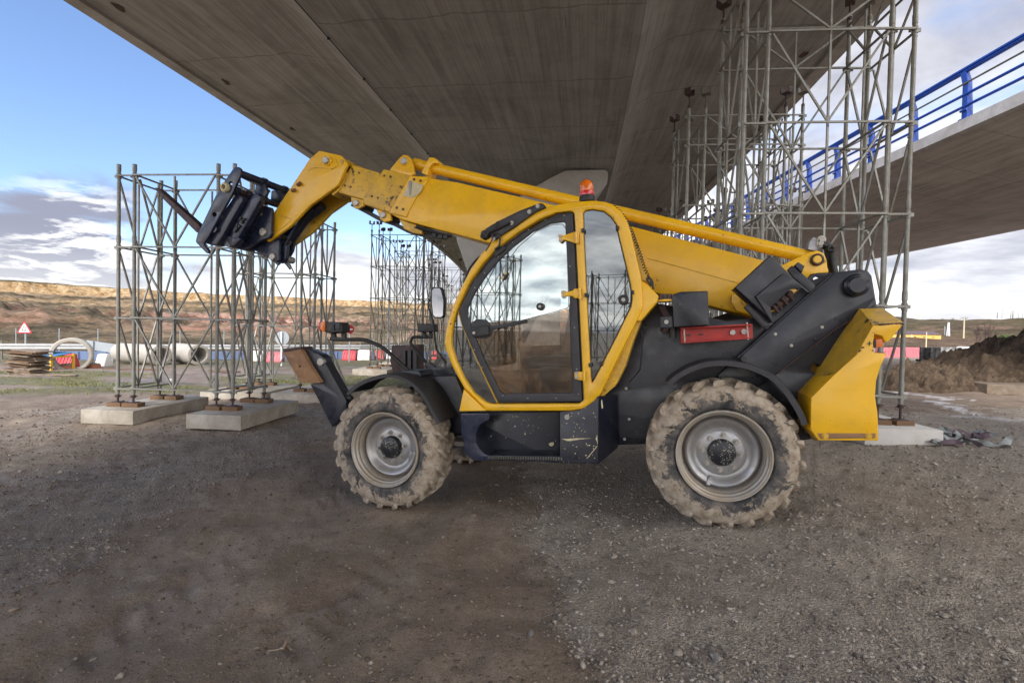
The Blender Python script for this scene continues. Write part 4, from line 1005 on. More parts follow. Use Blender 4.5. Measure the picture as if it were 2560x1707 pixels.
# --- counterweight
def cweight():
    near = [(1652, 688), (1853, 672), (1838, 700), (1760, 790), (1735, 800), (1718, 760), (1665, 745), (1655, 800), (1660, 868), (1745, 872), (1706, 950), (1676, 1050), (1668, 1150), (1685, 1260), (1690, 1442), (1300, 1440), (1246, 1370), (1250, 1160), (1400, 1010), (1545, 880)]
    N = [L3(R4(p), .03) for p in near]
    n = len(N); v = [tuple(p) for p in N]
    back = {i: (N[i].x, 1.05, N[i].z) for i in range(n)}
    # near face, filled through its outline
    lp = [(p.x, p.z) for p in N]
    me = plate_mesh([lp], .03, 1.2, .008)
    o = link('counterweight', finish(me, M['yellow'], 30), TH)
    o['label'] = 'yellow cast counterweight with chipped edges and a notch for the lamp'
    # sloping front flank
    A = [(1652, 686), (1545, 879), (1400, 1009), (1250, 1159), (1246, 1370), (1300, 1440)]
    B = [(1570, 580), (1440, 782), (1330, 955), (1203, 1148), (1203, 1330), (1262, 1438)]
    va = [L3(R4(p), .035) for p in A]; vb = [L3(R4(p), .36) for p in B]; vc = [Vector((p.x+.02, .75, p.z)) for p in vb]
    # the flank is traced on its back edge, so that edge sits where it shows
    vs = va+vb+vc; m = len(A); fs = [(i, i+1, m+i+1, m+i) for i in range(m-1)]+[(m+i, m+i+1, 2*m+i+1, 2*m+i) for i in range(m-1)]
    vs += [Vector((p.x, .75, p.z)) for p in va]; fs += [(2*m+i, 2*m+i+1, 3*m+i+1, 3*m+i) for i in range(m-1)]+[(m-1, 2*m-1, 3*m-1, 4*m-1)]
    MB().add(vs, fs).build('flank', M['yellow_worn'], o, 25)
    # sloping top
    t0 = L3(R4((1652, 686)), .035); t1 = L3(R4((1853, 670)), .035); t2 = L3(R4((1715, 576)), .42); t3 = L3(R4((1570, 580)), .36)
    vs = [t0, t1, t2, t3, Vector((t2.x+.14, 1.2, t2.z)), Vector((t3.x, 1.2, t3.z)), Vector((t1.x, 1.2, t1.z))]
    MB().add(vs, [(0, 1, 2, 3), (3, 2, 4, 5), (1, 6, 4, 2)]).build('sloping_top', M['yellow_worn'], o, 25)
    # recessed strip with two bolts along the foot
    plate('foot_strip', R4, [(1290, 1393), (1670, 1393), (1672, 1425), (1310, 1430)], .024, .04, M['rust_orange'], parent=o)
    bolts('foot_bolt', R4, [(1340, 1410), (1625, 1411)], .024, .016, M['yellow_worn'], o)
    lamp = plate('side_marker', R4, [(1672, 777), (1722, 775), (1724, 828), (1674, 832)], .05, .10, M['amber'], r=.006, parent=o)
    plate('lamp_base', R4, [(1655, 778), (1675, 775), (1676, 832), (1655, 830)], .05, .12, M['ink'], parent=o)
    # chipped, bare edges
    return o
cw = cweight()
# --- boom: three nested sections, each a rounded box
def boombox(name, conv, near, y0, y1, mat, parent=TH, r=.012, bevel=.016):
    return plate(name, conv, near, y0, y1, mat, r=r, bevel=bevel, parent=parent)
YO = 1.02
bo = boombox('boom', FULL, [(1023.6, 438.5), (1140, 455), (1380, 511), (1584, 567), (1910, 651), (2010, 740), (1990, 800), (1905, 800), (1879, 791), (1642, 733), (1560, 712), (1216, 606), (1050, 562), (1000, 548), (970, 532)], YO, YO+.40, M['yellow'])
bo['label'] = 'outer boom section, long yellow box'
boombox('boom_collar', R2, [(1527, 207), (1665, 213), (1640, 250), (1585, 320), (1520, 440), (1505, 480), (1385, 452)], YO-.018, YO+.41, M['yellow'], parent=bo, r=.01)
s2 = boombox('boom_section', R2, [(1355, 163), (1520, 203), (1560, 260), (1440, 470), (1380, 448), (1218, 392), (1222, 350)], YO+.02, YO+.385, M['yellow_worn'])
s2['label'] = 'second boom section, grimy yellow with black specks'
s3 = boombox('boom_section', R2, [(1150, 135), (1316, 183), (1380, 230), (1300, 400), (1214, 362), (1060, 318), (1050, 290)], YO+.042, YO+.365, M['yellow_worn'])
s3['label'] = 'innermost boom section next to the boom head'
bolts('wear_pad_bolt', R2, [(1157, 180), (1196, 188), (1103, 271), (1140, 280)], YO+.036, .012, M['dark_rust'], s3, .004)
bolts('wear_pad_bolt', R2, [(1360, 208), (1401, 215), (1279, 342), (1318, 352)], YO+.016, .014, M['dark_rust'], s2, .004)
bolts('wear_pad_bolt', R2, [(1555, 232), (1597, 241), (1442, 416), (1483, 427)], YO-.022, .015, M['dark_rust'], bo, .004)
# angle indicator
plate('angle_plate', R2, [(1528, 238), (1616, 268), (1600, 310), (1570, 340), (1530, 352), (1482, 338)], YO-.026, YO-.02, M['cream'], parent=bo, bevel=.001)
plate('angle_pointer', R2, [(1526, 240), (1540, 245), (1532, 335), (1525, 335), (1518, 250)], YO-.034, YO-.028, M['steel'], parent=bo, bevel=.001, r=.004)
# seam and rear lower reinforcement plate
tubeL('seam', [L3(R4((180, 250)), YO-.001), L3(R4((480, 330)), YO-.001), L3(R4((800, 420)), YO-.001)], .004, M['yellow_worn'], bo)
plate('rear_boom_plate', R4, [(735, 470), (860, 520), (1000, 560), (1010, 640), (860, 628), (760, 592), (728, 540)], YO-.03, YO-.001, M['yellow'], r=.03, parent=bo)
tubeL('lift_eye', [L3(R4((820+20*math.cos(t*.7)), 0) if False else R4((820+24*math.cos(t*.7), 528+24*math.sin(t*.7))), YO-.035) for t in range(10)], .006, M['yellow_worn'], bo)
# rollers, brackets and the chain under the boom nose
rb = MB()
for c, r_ in (((1172, 385), .055), ((1348, 465), .060)):
    a = L3(R2(c), YO+.0); rb.cyl((a.x, YO+.03, a.z), (a.x, YO+.34, a.z), r_, 20)
rb.build('chain_roller', M['black'], bo)
for c in ((1170, 383), (1347, 463)):
    pin('roller_pin', R2, c, YO-.015, YO+.05, .040, M['boss'], bo)
plate('roller_bracket', R2, [(1140, 345), (1225, 365), (1225, 405), (1190, 425), (1165, 420), (1150, 395)], YO+.01, YO+.05, M['yellow_worn'], r=.01, parent=bo)
plate('roller_bracket', R2, [(1305, 425), (1400, 455), (1405, 500), (1360, 512), (1335, 490)], YO+.01, YO+.05, M['yellow'], r=.01, parent=bo)
plate('under_guard', R2, [(1455, 490), (1540, 520), (1620, 540), (1600, 590), (1545, 580), (1490, 555)], YO+.05, YO+.35, M['yellow_worn'], r=.01, parent=bo)
mb = MB(); ch = [L3(R2(p), YO+.16) for p in ((1160, 400), (1250, 445), (1340, 495), (1430, 525), (1530, 575), (1640, 600), (1760, 610))]
for i in range(len(ch)-1): mb.bar(ch[i], ch[i+1], .10, .045)
mb.build('lift_chain', M['ink'], bo)
mb = MB(); mb.tube([L3(R2(p), YO+.02) for p in ((1570, 535), (1640, 560), (1720, 585), (1800, 600))], .016, 8); mb.tube([L3(R2(p), YO+.06) for p in ((1560, 545), (1640, 575), (1730, 595), (1800, 605))], .014, 8)
for p in ((1690, 590), (1730, 598), (1765, 602)): a = L3(R2(p), YO+.02); mb.bar((a.x-.03, a.y, a.z-.01), (a.x+.02, a.y, a.z-.015), .035)
mb.build('boom_hose', M['ink'], bo)
# telescoping cylinder on top
cy = YO+.2
A0 = L3(FULL((1041, 411)), cy); A1 = L3(FULL((2030, 645)), cy)
tc_ = MB().cyl(A0, A1, .066, 32).build('boom_cylinder', M['yellow'], TH)
d_ = (A1-A0).normalized()
mb = MB(); mb.cyl(A0-d_*.03, A0+d_*.05, .070, 32); mb.cyl(A0-d_*.10, A0-d_*.02, .035, 20); mb.cyl(A0+d_*.24, A0+d_*.26, .0675, 32); mb.build('gland', M['yellow'], tc_)
plate('front_bracket', R2, [(1392, 172), (1462, 88), (1485, 70), (1512, 74), (1538, 100), (1560, 195), (1530, 212)], YO+.06, YO+.10, M['yellow'], r=.02, parent=bo, bevel=.008)
plate('front_bracket', R2, [(1392, 172), (1462, 88), (1485, 70), (1512, 74), (1538, 100), (1560, 195), (1530, 212)], YO+.30, YO+.34, M['yellow'], r=.02, parent=bo, bevel=.008)
pin('bracket_pin', R2, (1486, 110), YO+.03, YO+.36, .042, M['boss'], bo)
pin('bracket_boss', R2, (1486, 110), YO+.045, YO+.09, .06, M['yellow'], bo)
plate('cylinder_clamp', R2, [(1600, 190), (1628, 130), (1655, 86), (1690, 90), (1714, 112), (1712, 130), (1680, 125), (1650, 160), (1640, 205)], YO+.08, YO+.32, M['yellow'], r=.012, parent=bo, bevel=.01)
rbk = plate('rear_bracket', R4, [(1050, 300), (1140, 255), (1235, 212), (1290, 198), (1335, 218), (1352, 260), (1358, 310), (1368, 345), (1290, 352), (1245, 365), (1215, 395), (1140, 372), (1060, 340)], YO-.06, YO-.01, M['yellow'], r=.025, bevel=.01)
pin('rear_pin', R4, (1292, 258), YO-.09, YO+.42, .058, M['dark_rust'], rbk); pin('rear_pin_cap', R4, (1291, 257), YO-.10, YO-.05, .036, M['yellow'], rbk)
bolts('keeper_bolt', R4, [(1252, 240), (1262, 268), (1336, 268)], YO-.06, .011, M['yellow_worn'], rbk)
# valve block and hoses behind the pin
vb_ = plate('valve_block', R4, [(1262, 112), (1330, 135), (1340, 165), (1290, 205), (1228, 192), (1240, 140)], YO+.12, YO+.24, M['rim'], r=.01)
bolts('fitting', R4, [(1318, 128), (1312, 155)], YO+.11, .026, M['boss'], vb_, .02)
for k, (xo, r_) in enumerate(((0, .030), (30, .032))):
    tubeL('hose', [L3(R4(p), YO+.16-.05*k) for p in ((1300+xo, 160), (1340+xo*.6, 165), (1358+xo*.9, 200), (1362+xo*.9, 280), (1370+xo*1.1, 345))], r_, M['ink'], vb_, 12, .05)
tubeL('hose', [L3(R4(p), YO+.0) for p in ((1330, 160), (1352, 172), (1365, 165), (1360, 200), (1345, 190))], .016, M['ink'], vb_, 8)
tubeL('hose', [L3(R4(p), YO+.05) for p in ((1352, 178), (1385, 168), (1400, 180), (1390, 200), (1350, 195))], .018, M['ink'], vb_, 8)
# --- boom head (gooseneck)
hd_pts = [(935, 43), (1075, 75), (1100, 100), (1118, 135), (1056, 270), (1000, 312), (870, 405), (810, 470), (740, 542), (602, 640), (585, 628), (618, 590), (628, 480), (640, 445), (745, 290), (870, 100)]
hd = plate('boom_head', R2, hd_pts, YO-.02, YO+.03, M['yellow'], r=.02, bevel=.01)
hd['label'] = 'angled yellow boom head with red grease caps'
q = loop(R2, hd_pts, YO-.02, .02)
me = plate_mesh([q], YO+.41, YO+.46, .01); link('far_cheek', finish(me, M['yellow_worn'], 30), hd)
# web plate joining the cheeks along the upper left edge
def web(name, pts, y0, y1, th, mat, parent):
    P2 = [Vector(L(R2(p), YO-.02)) for p in pts]; mb = MB()
    for i in range(len(P2)-1):
        a, b = P2[i], P2[i+1]; d = (b-a).normalized(); nrm = Vector((d.y, -d.x))*th
        v = [(a.x, y0, a.y), (b.x, y0, b.y), (b.x+nrm.x, y0, b.y+nrm.y), (a.x+nrm.x, y0, a.y+nrm.y)]; v += [(x, y1, z) for x, _, z in v]
        mb.add(v, [(0, 1, 2, 3), (7, 6, 5, 4), (0, 4, 5, 1), (1, 5, 6, 2), (2, 6, 7, 3), (3, 7, 4, 0)])
    return mb.build(name, mat, parent, 0)
web('head_web', [(640, 450), (748, 292), (872, 106), (937, 49), (1073, 80), (1098, 105)], YO+.03, YO+.41, .03, M['yellow'], hd)
web('head_underside', [(1096, 180), (1052, 276), (1000, 318)], YO+.03, YO+.41, -.03, M['yellow_worn'], hd)
tubeL('grease_cap', [L3(R2((760, 305)), YO-.025), L3(R2((775, 300)), YO-.05)], .022, M['rust'], hd); tubeL('grease_cap', [L3(R2((795, 268)), YO-.025), L3(R2((812, 256)), YO-.05)], .022, M['rust'], hd)
pin('head_pin_boss', R2, (985, 108), YO-.045, YO, .062, M['yellow'], hd); pin('head_pin', R2, (971, 104), YO-.075, YO, .044, M['boss'], hd)
pin('head_hole', R2, (1082, 115), YO-.026, YO, .030, M['yellow_worn'], hd)
tubeL('weld_seam', [L3(R2(p), YO-.021) for p in ((860, 178), (890, 160), (930, 155), (1020, 165), (1060, 140), (1045, 100))], .005, M['yellow_worn'], hd)
tubeL('weld_seam', [L3(R2(p), YO-.021) for p in ((680, 420), (685, 460), (700, 475), (752, 490), (748, 505), (630, 600))], .005, M['yellow_worn'], hd)
# tilt cylinder in the channel, its rod and clevis
c0 = L3(R2((700, 700)), YO+.22); c1 = L3(R2((850, 490)), YO+.24); c2 = L3(R2((960, 400)), YO+.24)
tcl = MB().cyl(c1, c2, .062, 20).cyl(c0+(c1-c0)*.35, c1, .056, 20).build('tilt_cylinder', M['black'], TH)
MB().cyl(c0, c1, .026, 16).build('rod', M['chrome'], tcl)
c3 = L3(R2((880, 470)), YO+.08)
tubeL('side_rod', [L3(R2((715, 660)), YO+.12), L3(R2((800, 520)), YO+.14), L3(R2((900, 430)), YO+.14)], .020, M['black'], tcl)
# --- quick coupler
QC = plate('coupler', N1, [(930, 620), (1100, 665), (1115, 700), (1105, 1040), (1080, 1085), (960, 1130), (800, 1220), (700, 1245), (640, 1215), (690, 1000), (740, 960), (900, 640)], YO-.10, YO-.05, M['navy'], r=.012, bevel=.008)
QC['label'] = 'dark blue quick coupler between boom head and fork carriage'
plate('cheek', N1, [(940, 650), (1100, 690), (1100, 1060), (960, 1130), (800, 1220), (720, 1240), (700, 1050), (760, 950)], YO+.43, YO+.48, M['navy'], parent=QC, r=.012)
mb = MB(); 
for p, r_ in (((800, 1130), .085), ((1010, 1050), .07)): a = L3(N1(p), YO); mb.cyl((a.x, YO-.06, a.z), (a.x, YO+.45, a.z), r_, 20)
mb.build('cross_tube', M['navy'], QC)
plate('back_cheek', N1, [(740, 960), (930, 625), (1000, 655), (820, 1000), (790, 1010)], YO-.13, YO-.10, M['navy'], parent=QC, r=.01)
pin('coupler_pin', N1, (980, 1005), YO-.13, YO-.05, .052, M['boss'], QC); pin('coupler_bolt', N1, (957, 757), YO-.115, YO-.09, .018, M['boss'], QC)
plate('lower_clevis', N1, [(780, 1215), (1050, 1125), (1200, 1090), (1215, 1130), (1210, 1400), (1180, 1430), (1120, 1420), (1060, 1370), (1010, 1330), (860, 1260)], YO+.03, YO+.08, M['navy'], parent=QC, r=.015)
plate('lower_clevis', N1, [(1180, 1100), (1330, 1160), (1310, 1380), (1280, 1440), (1220, 1445), (1150, 1420), (1080, 1370)], YO+.12, YO+.18, M['navy'], parent=QC, r=.02)
plate('lower_clevis', N1, [(780, 1215), (1050, 1125), (1430, 1130), (1400, 1270), (1330, 1400), (1250, 1440), (1120, 1420), (1060, 1370), (860, 1260)], YO+.34, YO+.39, M['navy'], parent=QC, r=.02)
pin('clevis_pin', N1, (1112, 1350), YO-.0, YO+.4, .046, M['boss'], QC)
tubeL('dangling_hook', [L3(N1(p), YO+.30) for p in ((1290, 1430), (1330, 1470), (1360, 1510), (1375, 1530))], .012, M['ink'], QC)
plate('safety_tab', N1, [(1290, 1420), (1320, 1425), (1375, 1480), (1375, 1520), (1355, 1500)], YO+.28, YO+.30, M['steel'], parent=QC)
plate('link_arm', N1, [(870, 470), (920, 460), (955, 500), (950, 570), (760, 900), (650, 1090), (620, 1130), (555, 1115), (520, 1060), (560, 960), (700, 720), (790, 560)], YO-.30, YO-.20, M['navy'], r=.03, parent=QC, bevel=.02)
plate('hook_plate', N1, [(890, 345), (1010, 330), (1055, 430), (1045, 470), (960, 620), (930, 640), (880, 590), (880, 430)], YO-.17, YO-.13, M['navy'], r=.02, parent=QC)
plate('hook_plate', N1, [(1110, 430), (1235, 420), (1285, 500), (1260, 560), (1190, 600), (1100, 560)], YO+.05, YO+.09, M['navy'], r=.02, parent=QC)
plate('bottom_lug', N1, [(500, 1080), (640, 1075), (690, 1110), (590, 1200), (560, 1215), (510, 1200), (485, 1150), (485, 1110)], YO-.30, YO-.22, M['navy'], r=.03, parent=QC, bevel=.015)
a = L3(N1((545, 1150)), YO-.25); MB().cyl((a.x, YO-.3, a.z), (a.x, YO+.1, a.z), .07, 20).build('bottom_tube', M['navy'], QC)
mb = MB()
rn = random.Random(4)
for p in ((690, 815), (740, 830), (700, 870), (640, 910), (670, 930), (630, 960), (610, 990)): a = L3(N1(p), YO-.31); mb.cyl((a.x, a.y-.02, a.z), (a.x, a.y+.02, a.z), rn.uniform(.012, .024), 8); mb.bar(a, a+Vector((rn.uniform(-.04, .04), 0, rn.uniform(-.05, .05))), .014)
mb.build('latch', M['ink'], QC)
# --- fork carriage
yn, yf = YO-.42, YO+.86
CA = plate('fork_carriage', N1, [(570, 130), (605, 100), (650, 98), (680, 125), (683, 190), (560, 480), (420, 720), (225, 1080), (160, 1170), (175, 1200), (235, 1275), (225, 1312), (195, 1300), (55, 1155), (50, 1130), (70, 1050), (330, 500), (415, 400), (440, 320), (500, 230)], yn, yn+.035, M['navy'], r=.012, bevel=.006, holes=[(N1, circ(N1, (312, 762), 30)), (N1, [(512, 318), (540, 300), (572, 315), (570, 365), (550, 370), (515, 340)])])
CA['label'] = 'dark blue fork carriage frame'
q = loop(N1, [(570, 130), (605, 100), (650, 98), (680, 125), (683, 190), (560, 480), (420, 720), (225, 1080), (160, 1170), (175, 1200), (235, 1275), (195, 1300), (55, 1155), (70, 1050), (330, 500), (500, 230)], yn, .012)
link('far_plate', finish(plate_mesh([q], yf-.035, yf, .006), M['navy'], 30), CA)
plate('upright', N1, [(615, 470), (700, 520), (700, 580), (500, 930), (430, 1060), (340, 1190), (280, 1195), (185, 1165), (340, 900), (470, 680)], yn+.06, yn+.20, M['navy'], r=.02, parent=CA, bevel=.01)
def lat(name, conv, p, y0, y1, r, mat, parent, n=20):
    a = L3(conv(p), y0); return MB().cyl((a.x, y0, a.z), (a.x, y1, a.z), r, n).build(name, mat, parent)
lat('top_bar', N1, (640, 180), yn+.01, yf-.01, .047, M['navy'], CA)
for yy in (.42, .80, 1.05): a = L3(N1((640, 180)), yn+.01); MB().cyl((a.x, yn+yy, a.z), (a.x, yn+yy+.05, a.z), .062, 20).build('collar', M['navy'], CA)
lat('fork_shaft', N1, (462, 385), yn-.01, yf+.02, .042, M['dark_rust'], CA)
mb = MB(); a = L3(N1((462, 385)), yn-.02); mb.lathe([(.03, -.028), (.046, -.03), (.060, -.014), (.060, .02), (.03, .02)], (a.x, yn-.02, a.z), 'y', 28, True); mb.build('shaft_nut', M['cream'], CA)
for yy in (.10, .30, .58): a = L3(N1((462, 385)), yn); MB().cyl((a.x, yn+yy, a.z), (a.x, yn+yy+.10, a.z), .060, 20).build('shaft_collar', M['navy'], CA)
lat('lower_bar', N1, (300, 960), yn+.02, yf-.02, .050, M['navy'], CA)
# forks: blade forward, shank hanging from the shaft
def fork(y, lab):
    w_ = .10
    k = plate('fork', R1, [(800, 250), (812, 248), (832, 262), (1030, 438), (1042, 452), (1038, 490), (1020, 480), (850, 310), (838, 298)], yn+.05, yn+.05+w_, M['dark_rust'], r=0, parent=None, bevel=.006)
    k.parent = TH; k.location.y = y-(yn+.05); k['label'] = lab
    s_ = plate('shank', N1, [(430, 350), (500, 380), (470, 470), (170, 1040), (90, 1080), (60, 1040), (110, 960), (380, 480)], yn+.055, yn+.05+w_*.95, M['dark_rust'], r=.01, parent=k)
    return k
fork(yn+.06, 'near fork, a long dark rusty blade'); fork(yf-.20, 'far fork, its tip just showing')
# --- lamps on bent arms
def lamp_unit(arm, y, body, orange, lab):
    ar = tubeL('lamp_arm', [L3(N2(p), y) for p in arm], .021, M['ink'], TH, 12, .06); ar['label'] = lab
    bd = plate('headlight', N2, body, y-.10, y+.06, M['ink'], r=.015, parent=ar, bevel=.012)
    if orange:
        plate('indicator', N2, orange, y-.115, y+.02, M['amber'], r=.012, parent=ar, bevel=.01)
        x0 = orange[0]; plate('tail_lens', N2, [(490, 160), (502, 122), (515, 130), (512, 240), (492, 215)], y-.08, y+.02, M['redlens'], parent=ar)
        for xa, xb in ((652, 690), (705, 760)): plate('lamp_clip', N2, [(xa, 150), (xb, 152), (xb, 230), (xa, 225)], y-.112, y-.10, M['rubber_trim'], parent=ar, bevel=.002)
    return ar
a1 = lamp_unit([(650, 340), (700, 352), (1080, 352), (1300, 440), (1660, 760)], .42, [(570, 122), (765, 130), (790, 170), (790, 262), (700, 260), (660, 275), (570, 262)], [(512, 125), (566, 122), (572, 150), (566, 262), (520, 238), (508, 215)], 'near lamp arm with an orange indicator')
plate('lamp_bracket', N2, [(640, 255), (695, 262), (705, 320), (780, 325), (778, 260), (828, 255), (832, 350), (700, 372), (650, 345)], .40, .44, M['ink'], parent=a1, r=.005)
a2 = lamp_unit([(1940, 320), (1740, 318), (1690, 322), (1665, 390), (1700, 440), (1870, 650)], 1.75, [(1758, 148), (1880, 150), (1955, 155), (1965, 250), (1880, 260), (1760, 258)], None, 'far lamp arm with a black lamp')
plate('lamp_bracket', N2, [(1820, 255), (1860, 262), (1860, 310), (1900, 310), (1905, 255), (1940, 262), (1940, 345), (1890, 330), (1820, 320)], 1.73, 1.77, M['ink'], parent=a2, r=.005)
# mirror on its stalk
mr = plate('side_mirror', T7, [(683, 775), (700, 760), (765, 758), (785, 775), (803, 850), (806, 900), (800, 1010), (785, 1026), (720, 1028), (700, 1010), (684, 900)], .80, .86, M['ink'], r=.02, bevel=.012)
mm = plate('mirror_glass', T7, [(697, 790), (712, 770), (762, 768), (775, 790), (793, 870), (794, 920), (790, 1005), (775, 1018), (725, 1018), (708, 1000), (696, 900)], .79, .80, M['mirror'], r=.02, bevel=.001, parent=mr)
tubeL('stalk', [L3(T7(p), .87) for p in ((690, 1000), (705, 1060), (712, 1120), (735, 1300), (820, 1420))], .012, M['ink'], mr, 8)
tubeL('stalk', [L3(T7(p), .88) for p in ((700, 900), (672, 860), (668, 940), (690, 1000))], .010, M['ink'], mr, 8)
# --- cab
CY0, CY1 = .05, .93
outer = [(402, 1394), (262, 1255), (200, 1140), (155, 1035), (145, 985), (150, 925), (170, 840), (200, 748), (240, 655), (300, 540), (370, 440), (430, 375), (520, 300), (620, 225), (720, 180), (830, 145), (940, 128), (1040, 122), (1110, 127), (1165, 145), (1215, 185), (1250, 240), (1275, 320), (1300, 430), (1330, 560), (1338, 615), (1345, 700), (1345, 770), (1330, 810), (1190, 1085), (1090, 1292), (1045, 1345), (985, 1382), (905, 1394)]
op1 = [(222, 790), (250, 722), (300, 615), (380, 502), (470, 408), (600, 310), (720, 238), (820, 198), (912, 188), (928, 200), (955, 700), (985, 1325), (960, 1346), (430, 1348), (395, 1338), (325, 1285), (265, 1195), (215, 1085), (190, 1000), (188, 945), (200, 860)]
op2 = [(983, 200), (996, 184), (1040, 177), (1110, 188), (1152, 220), (1186, 268), (1202, 345), (1235, 480), (1270, 630), (1281, 715), (1272, 765), (1185, 945), (1100, 1110), (1048, 1205), (1036, 1222), (1030, 1180), (1010, 800), (992, 450)]
CB = plate('cab_frame', R3, outer, CY0, CY0+.09, M['yellow'], r=.03, bevel=.022, holes=[(R3, op1, .03), (R3, op2, .03)])
CB['label'] = 'rounded yellow cab frame'
# far side frame and the roof/rear skin between the two
q0 = loop(R3, outer, CY0, .03); q1 = loop(R3, op1, CY0, .02); q2 = loop(R3, op2, CY0, .02)
link('far_cab_side', finish(plate_mesh([q0, q1, q2], CY1-.07, CY1, .02), M['yellow'], 30), CB)
def skin(name, pts, y0, y1, th, mat, parent, inward=1):
    P2 = [Vector(p) for p in pts]; n = len(P2); v = []
    for i in range(n):
        a = P2[max(0, i-1)]; b = P2[min(n-1, i+1)]; d = (b-a).normalized(); nr = Vector((d.y, -d.x))*th*inward
        v += [(P2[i].x, y0, P2[i].y), (P2[i].x, y1, P2[i].y), (P2[i].x+nr.x, y1, P2[i].y+nr.y), (P2[i].x+nr.x, y0, P2[i].y+nr.y)]
    f = [(i*4+k, i*4+(k+1) % 4, i*4+4+(k+1) % 4, i*4+4+k) for i in range(n-1) for k in range(4)]+[(0, 1, 2, 3), ((n-1)*4+3, (n-1)*4+2, (n-1)*4+1, (n-1)*4)]
    return MB().add(v, f).build(name, mat, parent, 40)
def lp3(pts, y=CY0): return [L(R3(p), y) for p in pts]
skin('roof', lp3([(850, 146), (940, 134), (1040, 128), (1110, 133), (1165, 152), (1212, 190), (1244, 242)]), CY0+.08, CY1-.06, .03, M['yellow'], CB)
skin('windscreen', lp3([(165, 870), (175, 830), (206, 745), (246, 655), (305, 545), (375, 446), (435, 381), (525, 306), (625, 231), (722, 187), (845, 148)]), CY0+.09, CY1-.07, .006, M['glass'], CB)
skin('rear_wall', lp3([(1330, 640), (1338, 760), (1325, 800), (1190, 1070), (1090, 1280), (1045, 1335), (985, 1375), (900, 1386), (402, 1386), (270, 1250), (210, 1140)]), CY0+.08, CY1-.06, .02, M['yellow'], CB)
skin('rear_window', lp3([(1250, 260), (1270, 320), (1296, 430), (1326, 560), (1334, 630)]), CY0+.10, CY1-.08, .006, M['glass_dark'], CB)
plate('corner_gusset', R3, [(236, 1394), (263, 1262), (300, 1300), (400, 1392)], CY0-.012, CY0+.10, M['yellow'], r=.004, parent=CB)
plate('shoulder', R3, [(1330, 606), (1355, 615), (1430, 690), (1440, 702), (1430, 738), (1332, 850), (1296, 850), (1330, 790), (1340, 700)], CY0+.02, CY0+.30, M['yellow'], r=.008, parent=CB, bevel=.01)
plate('rear_flank', R3, [(1290, 850), (1335, 850), (1290, 960), (1235, 1130), (1180, 1240), (1100, 1310), (1060, 1340), (1090, 1290), (1190, 1085)], CY0+.12, CY0+.50, M['yellow_worn'], r=.01, parent=CB)
# glazing
plate('rear_side_glass', R3, op2, CY0+.035, CY0+.041, M['glass_dark'], r=.02, parent=CB, bevel=.001)
tr = loop(R3, op2, CY0+.028, .02)
def trim(name, lp, y, w, mat, parent):
    P2 = [Vector((p[0], y, p[1])) for p in lp]; P2.append(P2[0]); return MB().tube(P2, w, 6, False).build(name, mat, parent, 60)
trim('rubber_seal', tr, CY0+.03, .009, M['rubber_trim'], CB)
trim('rubber_seal', loop(R3, op1, CY0+.028, .02), CY0+.03, .008, M['rubber_trim'], CB)
plate('quarter_glass', R3, [(225, 800), (250, 850), (330, 1080), (462, 1346), (430, 1348), (395, 1338), (325, 1285), (265, 1195), (215, 1085), (190, 1000), (188, 945), (200, 860)], CY0+.04, CY0+.045, M['glass_dark'], r=.01, parent=CB, bevel=.001)
do = [(232, 790), (262, 735), (330, 610), (400, 515), (480, 430), (600, 338), (740, 250), (835, 205), (912, 197), (920, 206), (945, 700), (976, 1336), (470, 1342), (345, 1085), (250, 870)]
di = [(283, 815), (288, 770), (330, 680), (400, 575), (470, 490), (560, 405), (680, 312), (790, 262), (865, 252), (876, 262), (900, 700), (922, 1284), (510, 1288), (482, 1275), (395, 1100), (320, 920)]
DR = plate('door', R3, do, CY0-.012, CY0+.022, M['rubber_trim'], r=.02, bevel=.006, holes=[(R3, di, .02)])
DR['label'] = 'tall glazed cab door with a dark border'
trim('gold_trim', lp3([(228, 792), (250, 870), (345, 1090), (466, 1344), (468, 1344), (347, 1088), (253, 868)], CY0-.01), CY0+.0, .006, M['yellow'], DR)
mid = [(300, 868), (420, 858), (600, 852), (760, 812), (900, 775)]
plate('upper_pane', R3, di[:11]+[(903, 776), (760, 815), (600, 852), (430, 852), (395, 800), (383, 760), (300, 868)] if False else [(283, 815), (288, 770), (330, 680), (400, 575), (470, 490), (560, 405), (680, 312), (790, 262), (865, 252), (876, 262), (900, 776), (760, 812), (600, 850), (430, 856), (300, 868)], CY0+.004, CY0+.008, M['glass'], r=.01, parent=DR, bevel=.001)
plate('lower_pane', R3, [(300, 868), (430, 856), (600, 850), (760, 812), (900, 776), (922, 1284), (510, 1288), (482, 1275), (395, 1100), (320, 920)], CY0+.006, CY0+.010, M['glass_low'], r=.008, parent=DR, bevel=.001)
trim('sliding_window_edge', loop(R3, [(385, 740), (440, 640), (480, 560), (590, 405), (700, 310), (800, 268), (862, 266), (882, 300), (898, 770), (760, 808), (600, 850), (425, 850), (392, 810)], CY0, .03), CY0+.002, .0035, M['interior'], DR)
plate('handle_panel', R3, [(300, 868), (340, 838), (400, 842), (432, 880), (625, 842), (640, 862), (440, 905), (425, 940), (400, 955), (318, 955)], CY0-.004, CY0+.012, M['rubber_trim'], r=.012, parent=DR)
hp = plate('door_handle', R3, [(308, 905), (330, 890), (395, 875), (412, 880), (416, 930), (405, 940), (325, 950), (310, 940)], CY0-.03, CY0-.006, M['ink'], r=.01, parent=DR, bevel=.008)
pin('lock', R3, (323, 922), CY0-.04, CY0-.02, .014, M['boss'], DR)
pin('window_stop', R3, (722, 763), CY0-.035, CY0+.0, .034, M['ink'], DR); pin('stop_screw', R3, (722, 763), CY0-.042, CY0-.03, .014, M['boss'], DR)
